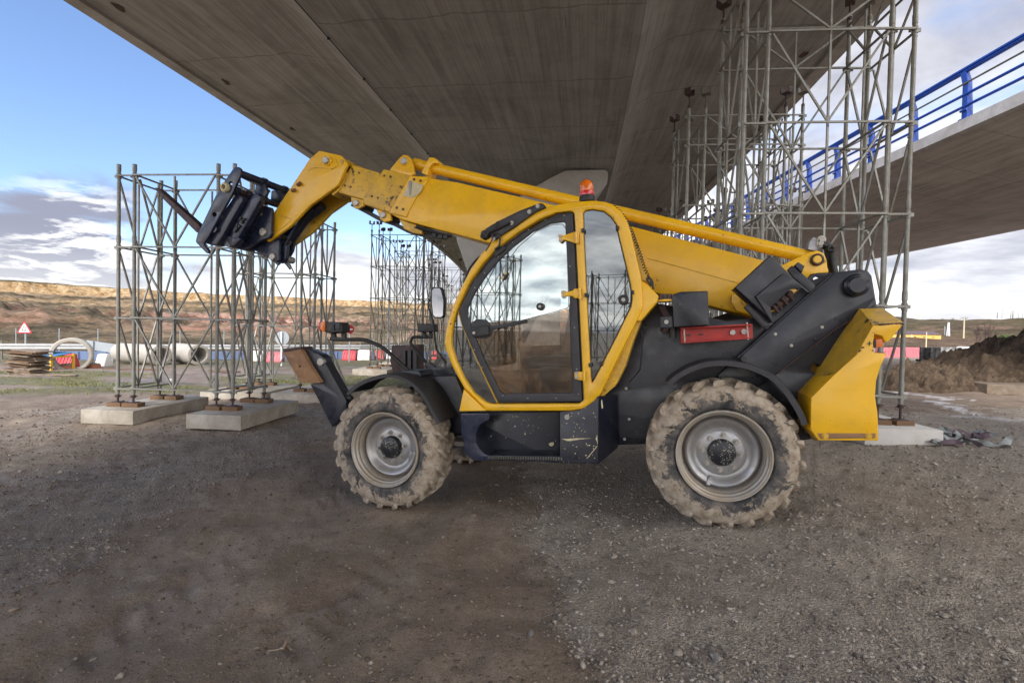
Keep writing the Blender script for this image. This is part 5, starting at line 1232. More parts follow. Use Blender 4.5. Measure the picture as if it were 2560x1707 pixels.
pin('window_stop', R3, (628, 852), CY0-.03, CY0+.0, .017, M['ink'], DR)
plate('window_latch', R3, [(490, 590), (505, 555), (520, 550), (524, 570), (508, 598), (494, 602)], CY0-.03, CY0-.01, M['dark_rust'], r=.006, parent=DR)
bolts('latch_screw', R3, [(514, 562), (498, 588)], CY0-.03, .010, M['cream'], DR)
bolts('border_screw', R3, [(655, 300), (757, 242), (870, 215), (560, 376), (472, 462), (390, 560), (332, 650), (905, 520), (925, 680), (932, 890), (945, 1140), (955, 1290), (820, 1315), (650, 1315), (500, 1300), (375, 1130), (328, 1025)], CY0-.013, .005, M['boss'], DR, .004)
hmat = M['yellow']
for hx in ([(833, 330), (850, 325), (865, 335), (900, 322), (940, 310), (958, 318), (958, 375), (942, 385), (905, 372), (868, 362), (850, 378), (838, 372)], [(850, 668), (868, 665), (880, 675), (918, 668), (932, 655), (970, 655), (974, 712), (935, 714), (918, 700), (880, 700), (862, 716), (852, 705)], [(930, 1158), (975, 1155), (998, 1150), (1000, 1208), (975, 1210), (932, 1200)]):
    h_ = plate('hinge', R3, hx, CY0-.035, CY0-.013, hmat, r=.006, parent=DR, bevel=.006)
for c in ((942, 350), (965, 685), (990, 1180)):
    a = L3(R3(c), CY0-.035); MB().cyl((a.x, a.y-.004, a.z-.05), (a.x, a.y-.004, a.z+.05), .014, 12).build('hinge_pin', hmat, DR)
bolts('hinge_bolt', R3, [(847, 340), (849, 366), (862, 678), (864, 704), (944, 1165), (946, 1190)], CY0-.035, .010, M['boss'], DR)
pin('rear_stop', R3, (1226, 722), CY0-.0, CY0+.035, .045, M['ink'], CB); pin('rear_stop_screw', R3, (1226, 722), CY0-.01, CY0+.01, .018, M['boss'], CB)
for c in ((984, 305), (1003, 694), (1190, 290), (1280, 678), (1092, 1108), (1028, 1115)): a = L3(R3(c), CY0+.0); MB().box((a.x, CY0+.0, a.z), (.028, .03, .036)).build('glass_clip', M['ink'], CB, bevel=.004)
# wiper cover over the windscreen edge, washer hoses
wc = plate('wiper_cover', R3, [(385, 305), (400, 290), (470, 248), (600, 185), (712, 142), (738, 140), (749, 150), (742, 168), (690, 195), (560, 288), (500, 325), (450, 362), (425, 355), (430, 330), (395, 330)], CY0-.04, CY0+.06, M['rubber_trim'], r=.008)
bolts('cover_bolt', R3, [(710, 158), (660, 192), (553, 260), (443, 356)], CY0-.04, .013, M['boss'], wc)
tubeL('wiper_arm', [L3(R3(p), CY0-.06) for p in ((398, 320), (470, 292), (545, 255))], .012, M['ink'], wc)
mb = MB()
for p, r_ in (((395, 330), .035), (400, 320) and ((410, 318), .025), ((385, 345), .022)): a = L3(R3(p), CY0-.03); mb.cyl((a.x, a.y-.04, a.z), (a.x, a.y+.06, a.z), r_, 12)
mb.build('wiper_motor', M['ink'], wc)
tubeL('washer_hose', [L3(R3(p), CY0-.05) for p in ((465, 250), (455, 300), (440, 350), (415, 400), (395, 430))], .006, M['ink'], wc, 6, .05)
tubeL('washer_hose', [L3(R3(p), CY0-.05) for p in ((440, 318), (470, 325), (485, 350), (478, 400), (452, 420))], .010, M['ink'], wc, 8, .05)
plate('hose_bracket', R3, [(445, 440), (470, 400), (510, 398), (515, 415), (480, 445), (455, 465)], CY0-.035, CY0-.012, M['ink'], r=.006, parent=wc)
tubeL('cable', [L3(R3(p), CY0+.4) for p in ((395, 440), (340, 480), (300, 530), (275, 590), (250, 680))], .012, M['ink'], wc, 8, .08)
# beacon
bk = MB(); a = L3(R3((1008, 125)), .5); bc = Vector(L3(R3((1008, 125)), .30))
bk.lathe([(.0001, 0), (.072, 0), (.074, .035), (.068, .055), (.0001, .055)], (bc.x, bc.y, bc.z-.01), 'z', 28)
bo2 = bk.build('beacon', M['ink'], CB)
MB().lathe([(.066, .05), (.068, .09), (.064, .095), (.066, .14), (.058, .175), (.035, .20), (.0001, .208)], (bc.x, bc.y, bc.z-.01), 'z', 28).build('beacon_dome', M['amber'], bo2)
MB().lathe([(.0685, .055), (.0695, .09), (.0685, .094)], (bc.x, bc.y, bc.z-.01), 'z', 28).build('beacon_band', M['redlens'], bo2)
# coiled cable down the back of the frame
pts = []
kx = [(1160, 150), (1200, 185), (1240, 235), (1270, 290), (1300, 370), (1330, 450), (1350, 520), (1372, 572)]
cum = [L3(R3(p), CY0+.02) for p in kx]
for i in range(len(cum)-1):
    a, b = cum[i], cum[i+1]; nn = max(8, int((b-a).length*260))
    for k in range(nn): pts.append(a+(b-a)*(k/nn))
d0 = []
for i, p in enumerate(pts):
    t = i*.95; d0.append(p+Vector((math.cos(t)*.013, math.sin(t)*.013, math.cos(t)*.004)))
MB().tube(d0, .004, 5).build('coiled_cable', M['ink'], CB)
tubeL('cable', [L3(R3(p), CY0+.03) for p in ((1372, 572), (1392, 600), (1395, 640), (1380, 620), (1365, 590), (1400, 600), (1408, 660))], .009, M['ink'], CB, 8, .03)
plate('rear_pillar_plate', R3, [(1250, 262), (1300, 330), (1355, 560), (1375, 615), (1340, 606), (1325, 560), (1295, 430)], CY0+.05, CY0+.30, M['yellow_worn'], r=.006, parent=CB)
# interior: seat, wheel, dashboard, floor
a = L3(R3((760, 1180)), .5)
se = MB(); sx, sz = L(R3((800, 1060)), .45)
se.box((sx, .50, sz-.05), (.46, .46, .12)); se.box((sx+.24, .50, sz+.30), (.12, .44, .62), Matrix.Translation((sx+.24, .5, sz+.3)) @ Matrix.Rotation(R(12), 4, 'Y') @ Matrix.Translation((-sx-.24, -.5, -sz-.3))); se.box((sx+.05, .5, sz-.28), (.34, .36, .34))
se.build('seat', M['seat'], CB, bevel=.04)
wx, wz = L(R3((690, 790)), .45); sw = MB()
ring = [Vector((wx, .5, wz))+Matrix.Rotation(R(-52), 3, 'Y') @ Vector((.19*math.cos(t*6.2832/32), .19*math.sin(t*6.2832/32), 0)) for t in range(33)]
sw.tube(ring, .016, 8, False); 
for t in (0, 11, 21): sw.cyl(ring[t], (wx, .5, wz), .010, 8)
sw.cyl((wx, .5, wz), (wx-.16, .5, wz-.30), .035, 12); sw.build('steering_wheel', M['ink'], CB)
dx, dz = L(R3((470, 960)), .45); MB().box((dx-.02, .5, dz-.06), (.24, .60, .42)).box((dx-.06, .5, dz+.18), (.12, .5, .12)).build('dashboard', M['interior'], CB, bevel=.04)
tubeL('grab_rail', [L3(R3(p), .16) for p in ((350, 665), (345, 760), (330, 830), (300, 852))], .012, simple('tan_rail', (.45, .28, .14), .5, 0), CB, 8, .04)
fx0, fz0 = L(R3((420, 1375)), CY0); fx1, _ = L(R3((980, 1370)), CY0)
MB().box(((fx0+fx1)/2, (CY0+CY1)/2, fz0+.02), (fx1-fx0, CY1-CY0-.18, .03)).build('cab_floor', M['black'], CB)
# inner back panel of the cab (lower half) seen through the glass
MB().box(((fx0+fx1)/2+.05, CY1-.09, fz0+.30), (fx1-fx0-.1, .02, .52)).build('inner_panel', simple('brown_panel', (.45, .24, .08), .7, 0, var=.6, scale=4, dirt=(.12, .08, .05), dirtamt=.5, dscale=6), CB)
# --- step and tank under the cab
tk = plate('side_tank', N4, [(1310, 372), (1480, 360), (1560, 345), (1640, 300), (1720, 240), (1775, 190), (1768, 988), (1310, 975)], .04, .48, M['black'], r=.004, bevel=.008)
tk['label'] = 'black side tank with chipped white scratches'
ta = [L3(N4(p), .045) for p in ((1770, 190), (1766, 986))]; tb_ = [L3(N4(p), .36) for p in ((1870, 130), (1880, 905))]
tcx = [L3(N4(p), .40) for p in ((1985, 180), (2000, 790))]
MB().add([ta[0], ta[1], tb_[1], tb_[0]], [(0, 1, 2, 3)]) 
mb = MB(); v = [ta[0], ta[1], tcx[1], tcx[0], ta[0]+Vector((-.03, .02, 0)), ta[1]+Vector((-.03, .02, 0)), tcx[1]+Vector((-.03, .05, 0)), tcx[0]+Vector((-.03, .05, 0))]
mb.add(v, [(0, 1, 2, 3), (7, 6, 5, 4), (0, 4, 5, 1), (1, 5, 6, 2), (2, 6, 7, 3), (3, 7, 4, 0)]); mb.build('tank_side', M['black'], tk, 20)
bolts('tank_bolt', N4, [(1400, 434)], .04, .016, M['boss'], tk)
plate('keyhole_sticker', N4, [(1800, 238), (1812, 232), (1824, 330), (1806, 334)], .02, .03, M['cream'], parent=tk, bevel=.001)
sp = plate('step_well', N4, [(150, 395), (480, 370), (1310, 372), (1310, 975), (420, 900), (250, 850)], .30, .50, M['black'], r=.01)
plate('step_bracket', N4, [(150, 400), (175, 390), (470, 390), (486, 400), (486, 455), (470, 475), (430, 490), (380, 520), (345, 580), (325, 640), (330, 740), (370, 810), (430, 868), (480, 885), (480, 945), (320, 948), (250, 910), (200, 850), (182, 760), (178, 690), (158, 650)], .035, .06, M['navy'], r=.012, parent=sp, bevel=.006)
mb = MB(); s0 = L3(N4((475, 945)), .04); s1 = L3(N4((1365, 962)), .04); s0b = L3(N4((475, 885)), .04); s1b = L3(N4((1350, 898)), .04)
v = [s0, s1, s1b, s0b]; v += [Vector((p.x, .32, p.z)) for p in v]; mb.add(v, [(0, 1, 2, 3), (7, 6, 5, 4), (0, 4, 5, 1), (1, 5, 6, 2), (2, 6, 7, 3), (3, 7, 4, 0)])
mb.build('step_tread', M['black'], sp, 20, bevel=.004)
mb = MB(); nn = 30
for i in range(nn):
    t = (i+.5)/nn; a = s0b.lerp(s1b, t); b = s0.lerp(s1, t-.012); mb.bar((a.x, .034, a.z-.008), (b.x, .034, b.z+.018), .010, .010)
mb.build('grip_teeth', M['steel_dark'], sp, 30)
skin('step_curve', [L(N4(p), .06) for p in ((430, 470), (370, 520), (330, 600), (322, 700), (350, 790), (420, 860), (480, 888))], .06, .31, .01, M['black'], sp)
# --- battery box, bracket, red beam
bx = plate('battery_box', R4, [(342, 487), (400, 468), (574, 464), (584, 686), (470, 692), (352, 700)], .10, .50, M['black'], r=.006, bevel=.006)
bx['label'] = 'square black box with paint chips behind the cab'
plate('box_foot', R4, [(263, 632), (342, 628), (352, 700), (320, 710), (265, 706)], .14, .16, M['black'], r=.01, parent=bx); pin('box_bolt', R4, (303, 666), .12, .16, .02, M['boss'], bx)
plate('yellow_rail', R4, [(246, 516), (330, 512), (340, 530), (250, 534)], .12, .30, M['yellow'], parent=bx)
mb = MB()
for p in ((262, 506), (290, 500), (320, 500)): a = L3(R4(p), .14); mb.cyl((a.x, .13, a.z-.02), (a.x, .13, a.z+.02), .025, 8)
MB().bar(L3(R4((270, 560)), .3), L3(R4((310, 640)), .3), .05).build('strut', M['dark_rust'], bx); MB().cyl(L3(R4((345, 640)), .3), L3(R4((345, 770)), .3), .03, 10).build('hose_end', M['ink'], bx); mb.cyl(L3(R4((300, 690)), .35), L3(R4((300, 730)), .35), .05, 12)
mb.build('box_fittings', M['dark_rust'], bx)
rd = plate('red_beam', R4, [(394, 708), (420, 702), (842, 680), (866, 682), (870, 768), (840, 775), (420, 800), (396, 803)], .26, .44, M['red'], r=.004)
rd['label'] = 'red steel channel bolted over the rear wheel'
plate('flange', R4, [(392, 702), (864, 678), (866, 688), (394, 714)], .20, .27, M['red'], parent=rd, bevel=.002); plate('flange', R4, [(396, 796), (870, 765), (871, 774), (398, 806)], .20, .27, M['red'], parent=rd, bevel=.002)
mb = MB()
for p, q_ in (((418, 712), (424, 806)), ((829, 668), (838, 782))): mb.cyl(L3(R4(p), .21), L3(R4(q_), .21), .007, 8)
for p in ((735, 734), (808, 729)): a = L3(R4(p), .26); mb.cyl((a.x, .235, a.z), (a.x, .27, a.z), .024, 6)
mb.build('tie_rod', M['boss'], rd)
plate('slots', R4, [(430, 748), (464, 746), (464, 755), (430, 757)], .256, .262, M['ink'], parent=rd, bevel=.001); plate('slots', R4, [(510, 744), (544, 742), (544, 751), (510, 753)], .256, .262, M['ink'], parent=rd, bevel=.001)
# cables under the box
mb = MB()
for k in range(5): mb.tube([L3(R4(p), .62+.03*k) for p in ((585, 640+k*6), (650, 668+k*5), (720, 660+k*7), (800, 655+k*6), (860, 700))], .014, 6)
mb.build('cable_bundle', M['ink'], TH)
# --- tilted black box on the tower
tx = plate('tilted_box', R4, [(984, 231), (1128, 372), (985, 560), (1000, 678), (975, 640), (752, 442)], .22, .50, M['black'], r=.004, bevel=.006)
tx['label'] = 'tilted black cover box with an open underside'
plate('cover_flap', R4, [(886, 500), (1065, 348), (1125, 375), (1240, 470), (1225, 478), (1190, 448), (1115, 452), (985, 572), (990, 660), (978, 645)], .19, .215, M['black'], r=.004, parent=tx)
plate('box_bracket', R4, [(1095, 325), (1125, 297), (1150, 310), (1270, 420), (1278, 440), (1245, 475), (1130, 375)], .30, .34, M['black'], r=.006, parent=tx)
plate('box_sensor', R4, [(1140, 297), (1165, 275), (1206, 300), (1190, 345), (1180, 335)], .28, .32, M['black'], r=.004, parent=tx)
plate('lower_bracket', R4, [(812, 572), (840, 540), (870, 570), (1000, 680), (960, 716), (930, 700)], .30, .345, M['black'], r=.006, parent=tx); 
mb = MB()
for p, r_ in (((1105, 485), .035), ((1065, 512), .042), ((1030, 540), .035), ((1010, 565), .03)): a = L3(R4(p), .34); mb.cyl((a.x, .33, a.z), (a.x, .46, a.z), r_, 10); mb.cyl((a.x-.02, .32, a.z+.01), (a.x+.03, .36, a.z-.05), r_*.5, 8)
mb.build('connectors', M['dark_rust'], tx)
# little scratches of bare paint: pale chips on the dark panels
mb = MB(); rc = random.Random(9)
for (ox, oy, w_, h_, yy, n_c) in ((330, 400, 960, 420, .298, 34), (1320, 380, 440, 580, .038, 46)):
    for _ in range(n_c):
        c = L3(N4((ox+rc.random()*w_, oy+rc.random()*h_)), yy); r_ = rc.uniform(.0018, .006)*(1.7 if rc.random() < .1 else 1)
        k = [(c.x+r_*rc.uniform(.5, 1.3)*math.cos(j*.785), yy-.001, c.z+r_*rc.uniform(.5, 1.3)*math.sin(j*.785)) for j in range(8)]; mb.add(k, [tuple(range(8))])
mb.build('paint_chips', M['cream'], TH, 0)
mb = MB(); 
for pts_ in ([(1330, 688), (1400, 690), (1500, 682), (1700, 684), (1560, 694), (1430, 716), (1390, 710)], [(1735, 690), (1755, 640), (1760, 760), (1750, 720)], [(1625, 925), (1755, 770), (1760, 775), (1640, 918)], [(1185, 748), (1200, 735), (1240, 730), (1245, 760), (1215, 778), (1190, 765)]):
    yy = .037 if pts_[0][0] > 1250 else .297
    k = [L3(N4(p), yy) for p in pts_]; mb.add(k, [tuple(range(len(k)))])
mb.build('scratches', M['cream'], tk, 0)

tubeL('weld_line', [L3(R4(p), .455) for p in ((120, 660), (150, 780), (130, 980), (60, 1060))], .006, M['black'])
tubeL('weld_line', [L3(R4(p), .40) for p in ((985, 1035), (1395, 722), (1662, 560))], .006, M['dark_rust'])
bolts('panel_bolt', R4, [(425, 990), (40, 1100), (60, 1300), (30, 1430), (1120, 820), (1015, 745), (1320, 700)], .40, .009, M['boss'], TH)

# chipped edges of the counterweight and the painted cross
rc = random.Random(12); chipm = simple('bare_metal_chip', (.085, .045, .05), .7, 0, var=.4, scale=40)
def chips(path, w_, n_, y):
    for i in range(n_):
        t = rc.random()*(len(path)-1); k = int(t); f = t-k; p = (path[k][0]*(1-f)+path[k+1][0]*f, path[k][1]*(1-f)+path[k+1][1]*f)
        a, b_ = rc.uniform(.5, 1.6)*w_, rc.uniform(.35, .8)*w_; pts_ = [(p[0]+a*math.cos(j*.7)*rc.uniform(.5, 1.2), p[1]+b_*math.sin(j*.7)*rc.uniform(.5, 1.2)) for j in range(9)]
        q = [L3(N3(s), y) for s in pts_]; MB().add(q, [tuple(range(9))]).build('chip', chipm, cw, 0)
chips([(1560, 1108), (1640, 1100), (1730, 1092), (1840, 1090), (1862, 1100)], 22, 20, .027)
chips([(1270, 1492), (1310, 1440), (1350, 1395)], 16, 8, .027)
chips([(1470, 1390), (1470, 1455)], 9, 4, .027); chips([(1520, 1462), (1640, 1468)], 10, 6, .027); chips([(1460, 1215), (1495, 1205)], 7, 3, .027)
for p_, q_ in (((1398, 1352), (1470, 1350)), ((1435, 1322), (1428, 1384))):
    MB().bar(L3(N3(p_), .026), L3(N3(q_), .026), .006, .002, (0, 1, 0)).build('cross_mark', M['ink'], cw, 0)
# ---------------------------------------------------------------- things in the distance and lying about
def base(u, v):
    q, t = hit(u, v); return Vector((q.x, q.y, gz(q.x, q.y))), t/F
def at(u, Z):
    q = P(u, 853, Z); return Vector((q.x, q.y, gz(q.x, q.y)))
def build_at(mb, name, mat, loc, rz=0, smooth=30, bevel=0, parent=None):
    o = mb.build(name, mat, parent, smooth, bevel=bevel); o.location = loc; o.rotation_euler = (0, 0, rz); return o
# --- roundabout warning sign
def tri_sign():
    Z = 29.5; b = at(64, Z); T = empty('warning_sign', 'red-bordered triangular roundabout sign on a grey post at the left edge', 'road sign', b)
    zb = P(64, 833, Z).z-b.z; zt = P(64, 802, Z).z-b.z; h = zt-zb; w_ = h*1.25
    MB().cyl((0, 0, 0), (0, 0, zt-.1), .045, 10).build('post', M['sign_grey'], T)
    def tri(s, y0, y1, name, mat):
        c = zb+h/3; lp = [(-w_/2*s, c-h/3*s), (w_/2*s, c-h/3*s), (0, c+2*h/3*s)]
        return link(name, finish(plate_mesh([roundpoly(lp, .05*s)], y0, y1, .003), mat, 30), T)
    tri(1, -.08, -.06, 'border', M['sign_red']); tri(.74, -.088, -.081, 'face', M['white'])
    c = zb+h/3
    mb = MB(); r_ = h*.155
    for k in range(3):
        a0 = k*2.0944+.25; pts = [Vector((r_*math.cos(a0+t*.19), -.094, c+r_*math.sin(a0+t*.19))) for t in range(8)]
        mb.tube(pts, .018, 6); e = pts[-1]; d = (pts[-1]-pts[-2]).normalized(); n_ = Vector((-d.z, 0, d.x))
        mb.add([e+n_*.05, e-n_*.05, e+d*.08], [(0, 1, 2)])
    o = mb.build('arrows', M['ink'], T, 0)
tri_sign()
def round_sign(u, v, rp, Z, yaw, label, back, name='round_sign'):
    b = at(u, Z); T = empty(name, label, 'road sign', b, yaw); z = P(u, v, Z).z-b.z; r_ = rp*Z/F
    MB().cyl((0, 0, 0), (0, 0, z+r_*.9), .04, 10).build('post', M['sign_grey'] if not back else M['white'], T)
    y = .06 if back else -.06
    MB().cyl((0, y-.01, z), (0, y+.01, z), r_, 32).build('disc', M['sign_grey'] if back else M['sign_red'], T)
    if not back: MB().box((0, y-.014, z), (r_*1.2, .008, r_*.32)).build('white_bar', M['white'], T)
    return T
round_sign(704, 845, 17.5, 24, 0, 'back of a round road sign, plain pale grey disc, behind the second left tower', True)
round_sign(874, 823, 11, 28, R(58), 'small red no-entry sign with a white bar, turned edge-on', False, 'no_entry_sign')
# --- guard rail
def guard_rail():
    pts = []
    for u, Z in ((-420, 25.6), (0, 27.0), (300, 29.5), (600, 32.5), (900, 36.5), (1080, 42), (1200, 52), (1260, 64)):
        q = P(u, 853, Z); pts.append(Vector((q.x, q.y, 0)))
    T = empty('guard_rail', 'long galvanised crash barrier along the road at the foot of the hill', 'guard rail', at(300, 29.5))
    o = T.location; zt = CZ-1.28
    prof = [(-.02, 0), (.05, .04), (.05, .09), (-.01, .13), (-.01, .18), (.05, .22), (.05, .27), (-.02, .31)]
    mb = MB(); v = []; m = len(prof)
    for i, p in enumerate(pts):
        d = (pts[min(i+1, len(pts)-1)]-pts[max(i-1, 0)]).normalized(); n_ = Vector((d.y, -d.x, 0))
        for a, z in prof: v.append(p+n_*a+Vector((0, 0, zt-.31+z))-o)
        for a, z in reversed(prof): v.append(p+n_*(a-.02)+Vector((0, 0, zt-.31+z))-o)
    m2 = 2*m; f = [(i*m2+k, i*m2+(k+1) % m2, (i+1)*m2+(k+1) % m2, (i+1)*m2+k) for i in range(len(pts)-1) for k in range(m2)]
    mb.add(v, f).build('rail', M['rail_steel'], T, 0)
    pm_ = None
    for i in range(len(pts)-1):
        a, b = pts[i], pts[i+1]; n_ = max(1, int((b-a).length/3.5))
        for k in range(n_):
            p = a+(b-a)*(k/n_); g = gz(p.x, p.y)
            if pm_ is None: po = MB().box((0, .09, -.5), (.10, .06, 1.35)).build('post', M['steel_dark'], T); pm_ = po.data
            else: po = link('post', pm_, T)
            po.location = (p.x-o.x, p.y-o.y, zt-o.z-.02)
guard_rail()
# --- wire fence posts behind the rail
def wire_fence():
    T = empty('wire_fence', 'thin pale posts of a wire fence beyond the crash barrier', 'fence', at(148, 33)); o = T.location; pm_ = None; last = None; wires = MB()
    for u in (-60, 40, 148, 245, 345, 450, 560, 680, 800, 930, 1060):
        p = at(u, 33+max(0, u)*.006)
        if pm_ is None: po = MB().cyl((0, 0, -.5), (0, 0, 1.75), .028, 8).build('post', M['sign_grey'], T); pm_ = po.data
        else: po = link('post', pm_, T)
        po.location = p-o
        if last is not None:
            for h in (.5, 1.0, 1.6): wires.cyl(last-o+Vector((0, 0, h)), p-o+Vector((0, 0, h)), .004, 4)
        last = p
    wires.build('wires', M['steel_dark'], T)
wire_fence()
# --- blue board barrier
def blue_boards():
    T = empty('blue_barrier', 'long low blue sheet barrier behind the plastic barriers', 'barrier', at(500, 30)); o = T.location
    seg = [(90, 26.5), (300, 27.5), (520, 29), (760, 30.5), (1000, 32), (1180, 33)]
    for i in range(len(seg)-1):
        a = at(*seg[i]); b = at(*seg[i+1]); mb = MB(); d = (b-a).normalized()
        mb.bar(a+Vector((0, 0, .24))-o, b+Vector((0, 0, .24))-o, .06, .46); n_ = 6
        for k in range(n_): p = a+(b-a)*(k/n_); mb.box((p.x-o.x, p.y-o.y-.05, p.z-o.z+.2), (.08, .06, .5))
        mb.build('panel', M['blue_dull'], T, 0)
blue_boards()
# --- plastic barriers
bar_me = {}
def plastic(u0, u1, v0, v1, mat, label, grp='red and white plastic road barriers', rz=0):
    b, k = base((u0+u1)/2, v1); w_ = (u1-u0)*k; h = (v1-v0)*k
    mb = MB(); pr = [(-.24, 0), (-.24, .10), (-.20, .22), (-.11, h*.8), (-.11, h), (.11, h), (.11, h*.8), (.20, .22), (.24, .10), (.24, 0)]; n = len(pr)
    v = [(-w_/2, y, z) for y, z in pr]+[(w_/2, y, z) for y, z in pr]
    mb.add(v, [tuple(range(n)), tuple(reversed(range(n, 2*n)))]+[(i, n+i, n+(i+1) % n, (i+1) % n) for i in range(n)])
    for i in range(5): x = -w_/2+w_*(i+.5)/5; mb.bar((x, -.225, .16), (x, -.125, h*.86), .05, .03)
    for s in (-.28, .28): mb.box((w_*s, -.235, .04), (w_*.13, .04, .08))
    mb.box((0, 0, h+.015), (w_*.9, .12, .03))
    o = build_at(mb, 'plastic_barrier', mat, b, rz, 25, .012); tag(o, label, 'barrier', grp); return o
plastic(147, 188, 885, 917, M['pl_red'], 'bright red plastic barrier seen through the standing concrete ring')
plastic(128, 143, 886, 914, M['pl_red'], 'red plastic barrier between the yellow cage and the concrete ring')
plastic(248, 272, 886, 916, M['pl_white'], 'white plastic barrier butting against the large lying pipe')
plastic(628, 661, 878, 902, M['pl_white'], 'white plastic barrier seen between the legs of the second left tower')
plastic(668, 707, 881, 905, M['pl_pink'], 'faded pink barrier below the back of the round sign')
plastic(858, 891, 877, 901, M['pl_red'], 'red plastic barrier just left of the white one, behind the lamp arm')
plastic(896, 928, 876, 901, M['pl_white'], 'white plastic barrier at the foot of the leftmost far tower')
plastic(938, 962, 877, 900, M['pl_red'], 'red plastic barrier right of the white one, behind tower legs')
plastic(968, 990, 877, 900, M['pl_white'], 'white plastic barrier beside the dark far stabiliser')
plastic(1080, 1094, 876, 898, M['pl_red'], 'small red barrier between the far lamp and the cab frame')
plastic(2222, 2258, 869, 893, M['pl_pink'], 'red plastic barrier left of the rightmost tower post')
plastic(2261, 2298, 869, 893, M['pl_pink'], 'red plastic barrier between the tower post and the black panels')
plastic(2392, 2440, 867, 886, M['pl_white'], 'white barrier between the grey panels and the dirt mound')
plastic(2190, 2221, 869, 893, M['pl_pink'], 'red plastic barrier touching the counterweight outline')
# --- black and grey panels
def panel(u0, u1, v0, v1, mat, label, name='formwork_panel'):
    b, k = base((u0+u1)/2, v1); w_ = (u1-u0)*k; h = (v1-v0)*k; mb = MB()
    mb.box((0, 0, h/2), (w_, .10, h)); 
    for s in (-.48, 0, .48): mb.box((w_*s, -.06, h/2), (.05, .03, h*.98))
    mb.box((0, -.06, h-.04), (w_*.98, .02, .06)); mb.box((0, .3, .1), (w_*.5, .5, .15))
    o = build_at(mb, name, mat, b, 0, 0, .008); tag(o, label, 'panel', 'dark formwork panels by the dirt mound'); return o
panel(2299, 2323, 868, 905, M['black_panel'], 'black panel, first from the red barriers')
panel(2324, 2348, 868, 906, M['black_panel'], 'black panel, second from the red barriers')
panel(2350, 2372, 868, 903, M['grey_panel'], 'grey scuffed panel next to the black ones')
panel(2373, 2392, 868, 900, M['grey_panel'], 'grey scuffed panel half behind the dirt mound')
# --- concrete ring and pipes
def ring_mesh(ro, ri, l):
    mb = MB(); mb.lathe([(ri, 0), (ro*.93, 0), (ro, .03), (ro, l), (ri, l)], (0, 0, 0), 'y', 56, True)
    return mb
b, k = base(177, 923); ro = 43*k
o = build_at(ring_mesh(ro, ro*.80, .5), 'concrete_ring', M['concrete_pipe'], b+Vector((0, 0, ro-.12)), R(34), 30); tag(o, 'short concrete pipe ring standing upright in the grass', 'pipe ring')
def pipe(u, v, rp, yaw, length, label):
    b, k = base(u, v+rp); ro = rp*k
    mb = MB(); mb.lathe([(ro*.72, 0), (ro*.80, 0), (ro*.84, .0), (ro, .02), (ro*1.0, .22), (ro*.97, .26), (ro*.97, length), (ro*.72, length)], (0, 0, 0), 'y', 56, True)
    o = build_at(mb, 'concrete_pipe', M['concrete_pipe'], b+Vector((0, 0, ro)), yaw, 30); tag(o, label, 'pipe', 'large concrete pipes lying in the grass')
pipe(404, 888, 26, R(64), 3.3, 'long pale concrete pipe seen through the left tower, its mouth to the right')
pipe(498, 887, 26, R(54), 2.6, 'concrete pipe with its round mouth towards the camera, behind the tower')
# --- rubble tubs
for u, v, lab in ((168, 922, 'orange clay base piled with rubble in front of the ring'), (231, 920, 'orange tub topped with pale stones below the tilted panel')):
    b, k = base(u, v); w_ = 17*k; T = empty('rubble_tub', lab, 'tub', b, 0, 'orange tubs of rubble')
    MB().lathe([(.001, 0), (w_, 0), (w_*1.02, .08), (w_*.98, .085), (w_, .15), (.001, .15)], (0, 0, 0), 'z', 28).build('tub', M['clay'], T)
    mb = MB(); rn = random.Random(int(u))
    for i in range(60):
        a = rn.uniform(0, 6.28); r_ = w_*math.sqrt(rn.random())*.92; s_ = rn.uniform(.02, .045)
        vv = [Vector((q[0]*s_*rn.uniform(.8, 1.3)+r_*math.cos(a), q[1]*s_+r_*math.sin(a), q[2]*s_*.8+.16+.05*(1-r_/w_))) for q in ICO_V]; mb.add(vv, [tuple(t) for t in ICO_F])
    mb.build('rubble', stone_m, T, 0)
# --- tilted back of a direction panel
b, k = base(258, 905); T = empty('direction_sign', 'grey back of a tilted direction panel on two posts', 'road sign', b)
def lc(u, v): return Vector(((u-258)*k, 0, (905-v)*k))
q = [lc(217, 851), lc(290, 860), lc(288, 882), lc(217, 873)]
mb = MB(); mb.add([p+Vector((0, -.02, 0)) for p in q]+[p+Vector((0, .02, 0)) for p in q], [(0, 1, 2, 3), (7, 6, 5, 4), (0, 4, 5, 1), (1, 5, 6, 2), (2, 6, 7, 3), (3, 7, 4, 0)]); mb.build('panel', M['sign_grey'], T, 0)
MB().bar(lc(233, 906)+Vector((0, -.05, 0)), lc(235, 853)+Vector((0, -.05, 0)), .09, .05).build('post', M['sign_grey'], T); MB().bar(lc(284, 916)+Vector((0, -.05, 0)), lc(285, 862)+Vector((0, -.05, 0)), .09, .05).build('post', M['sign_grey'], T)
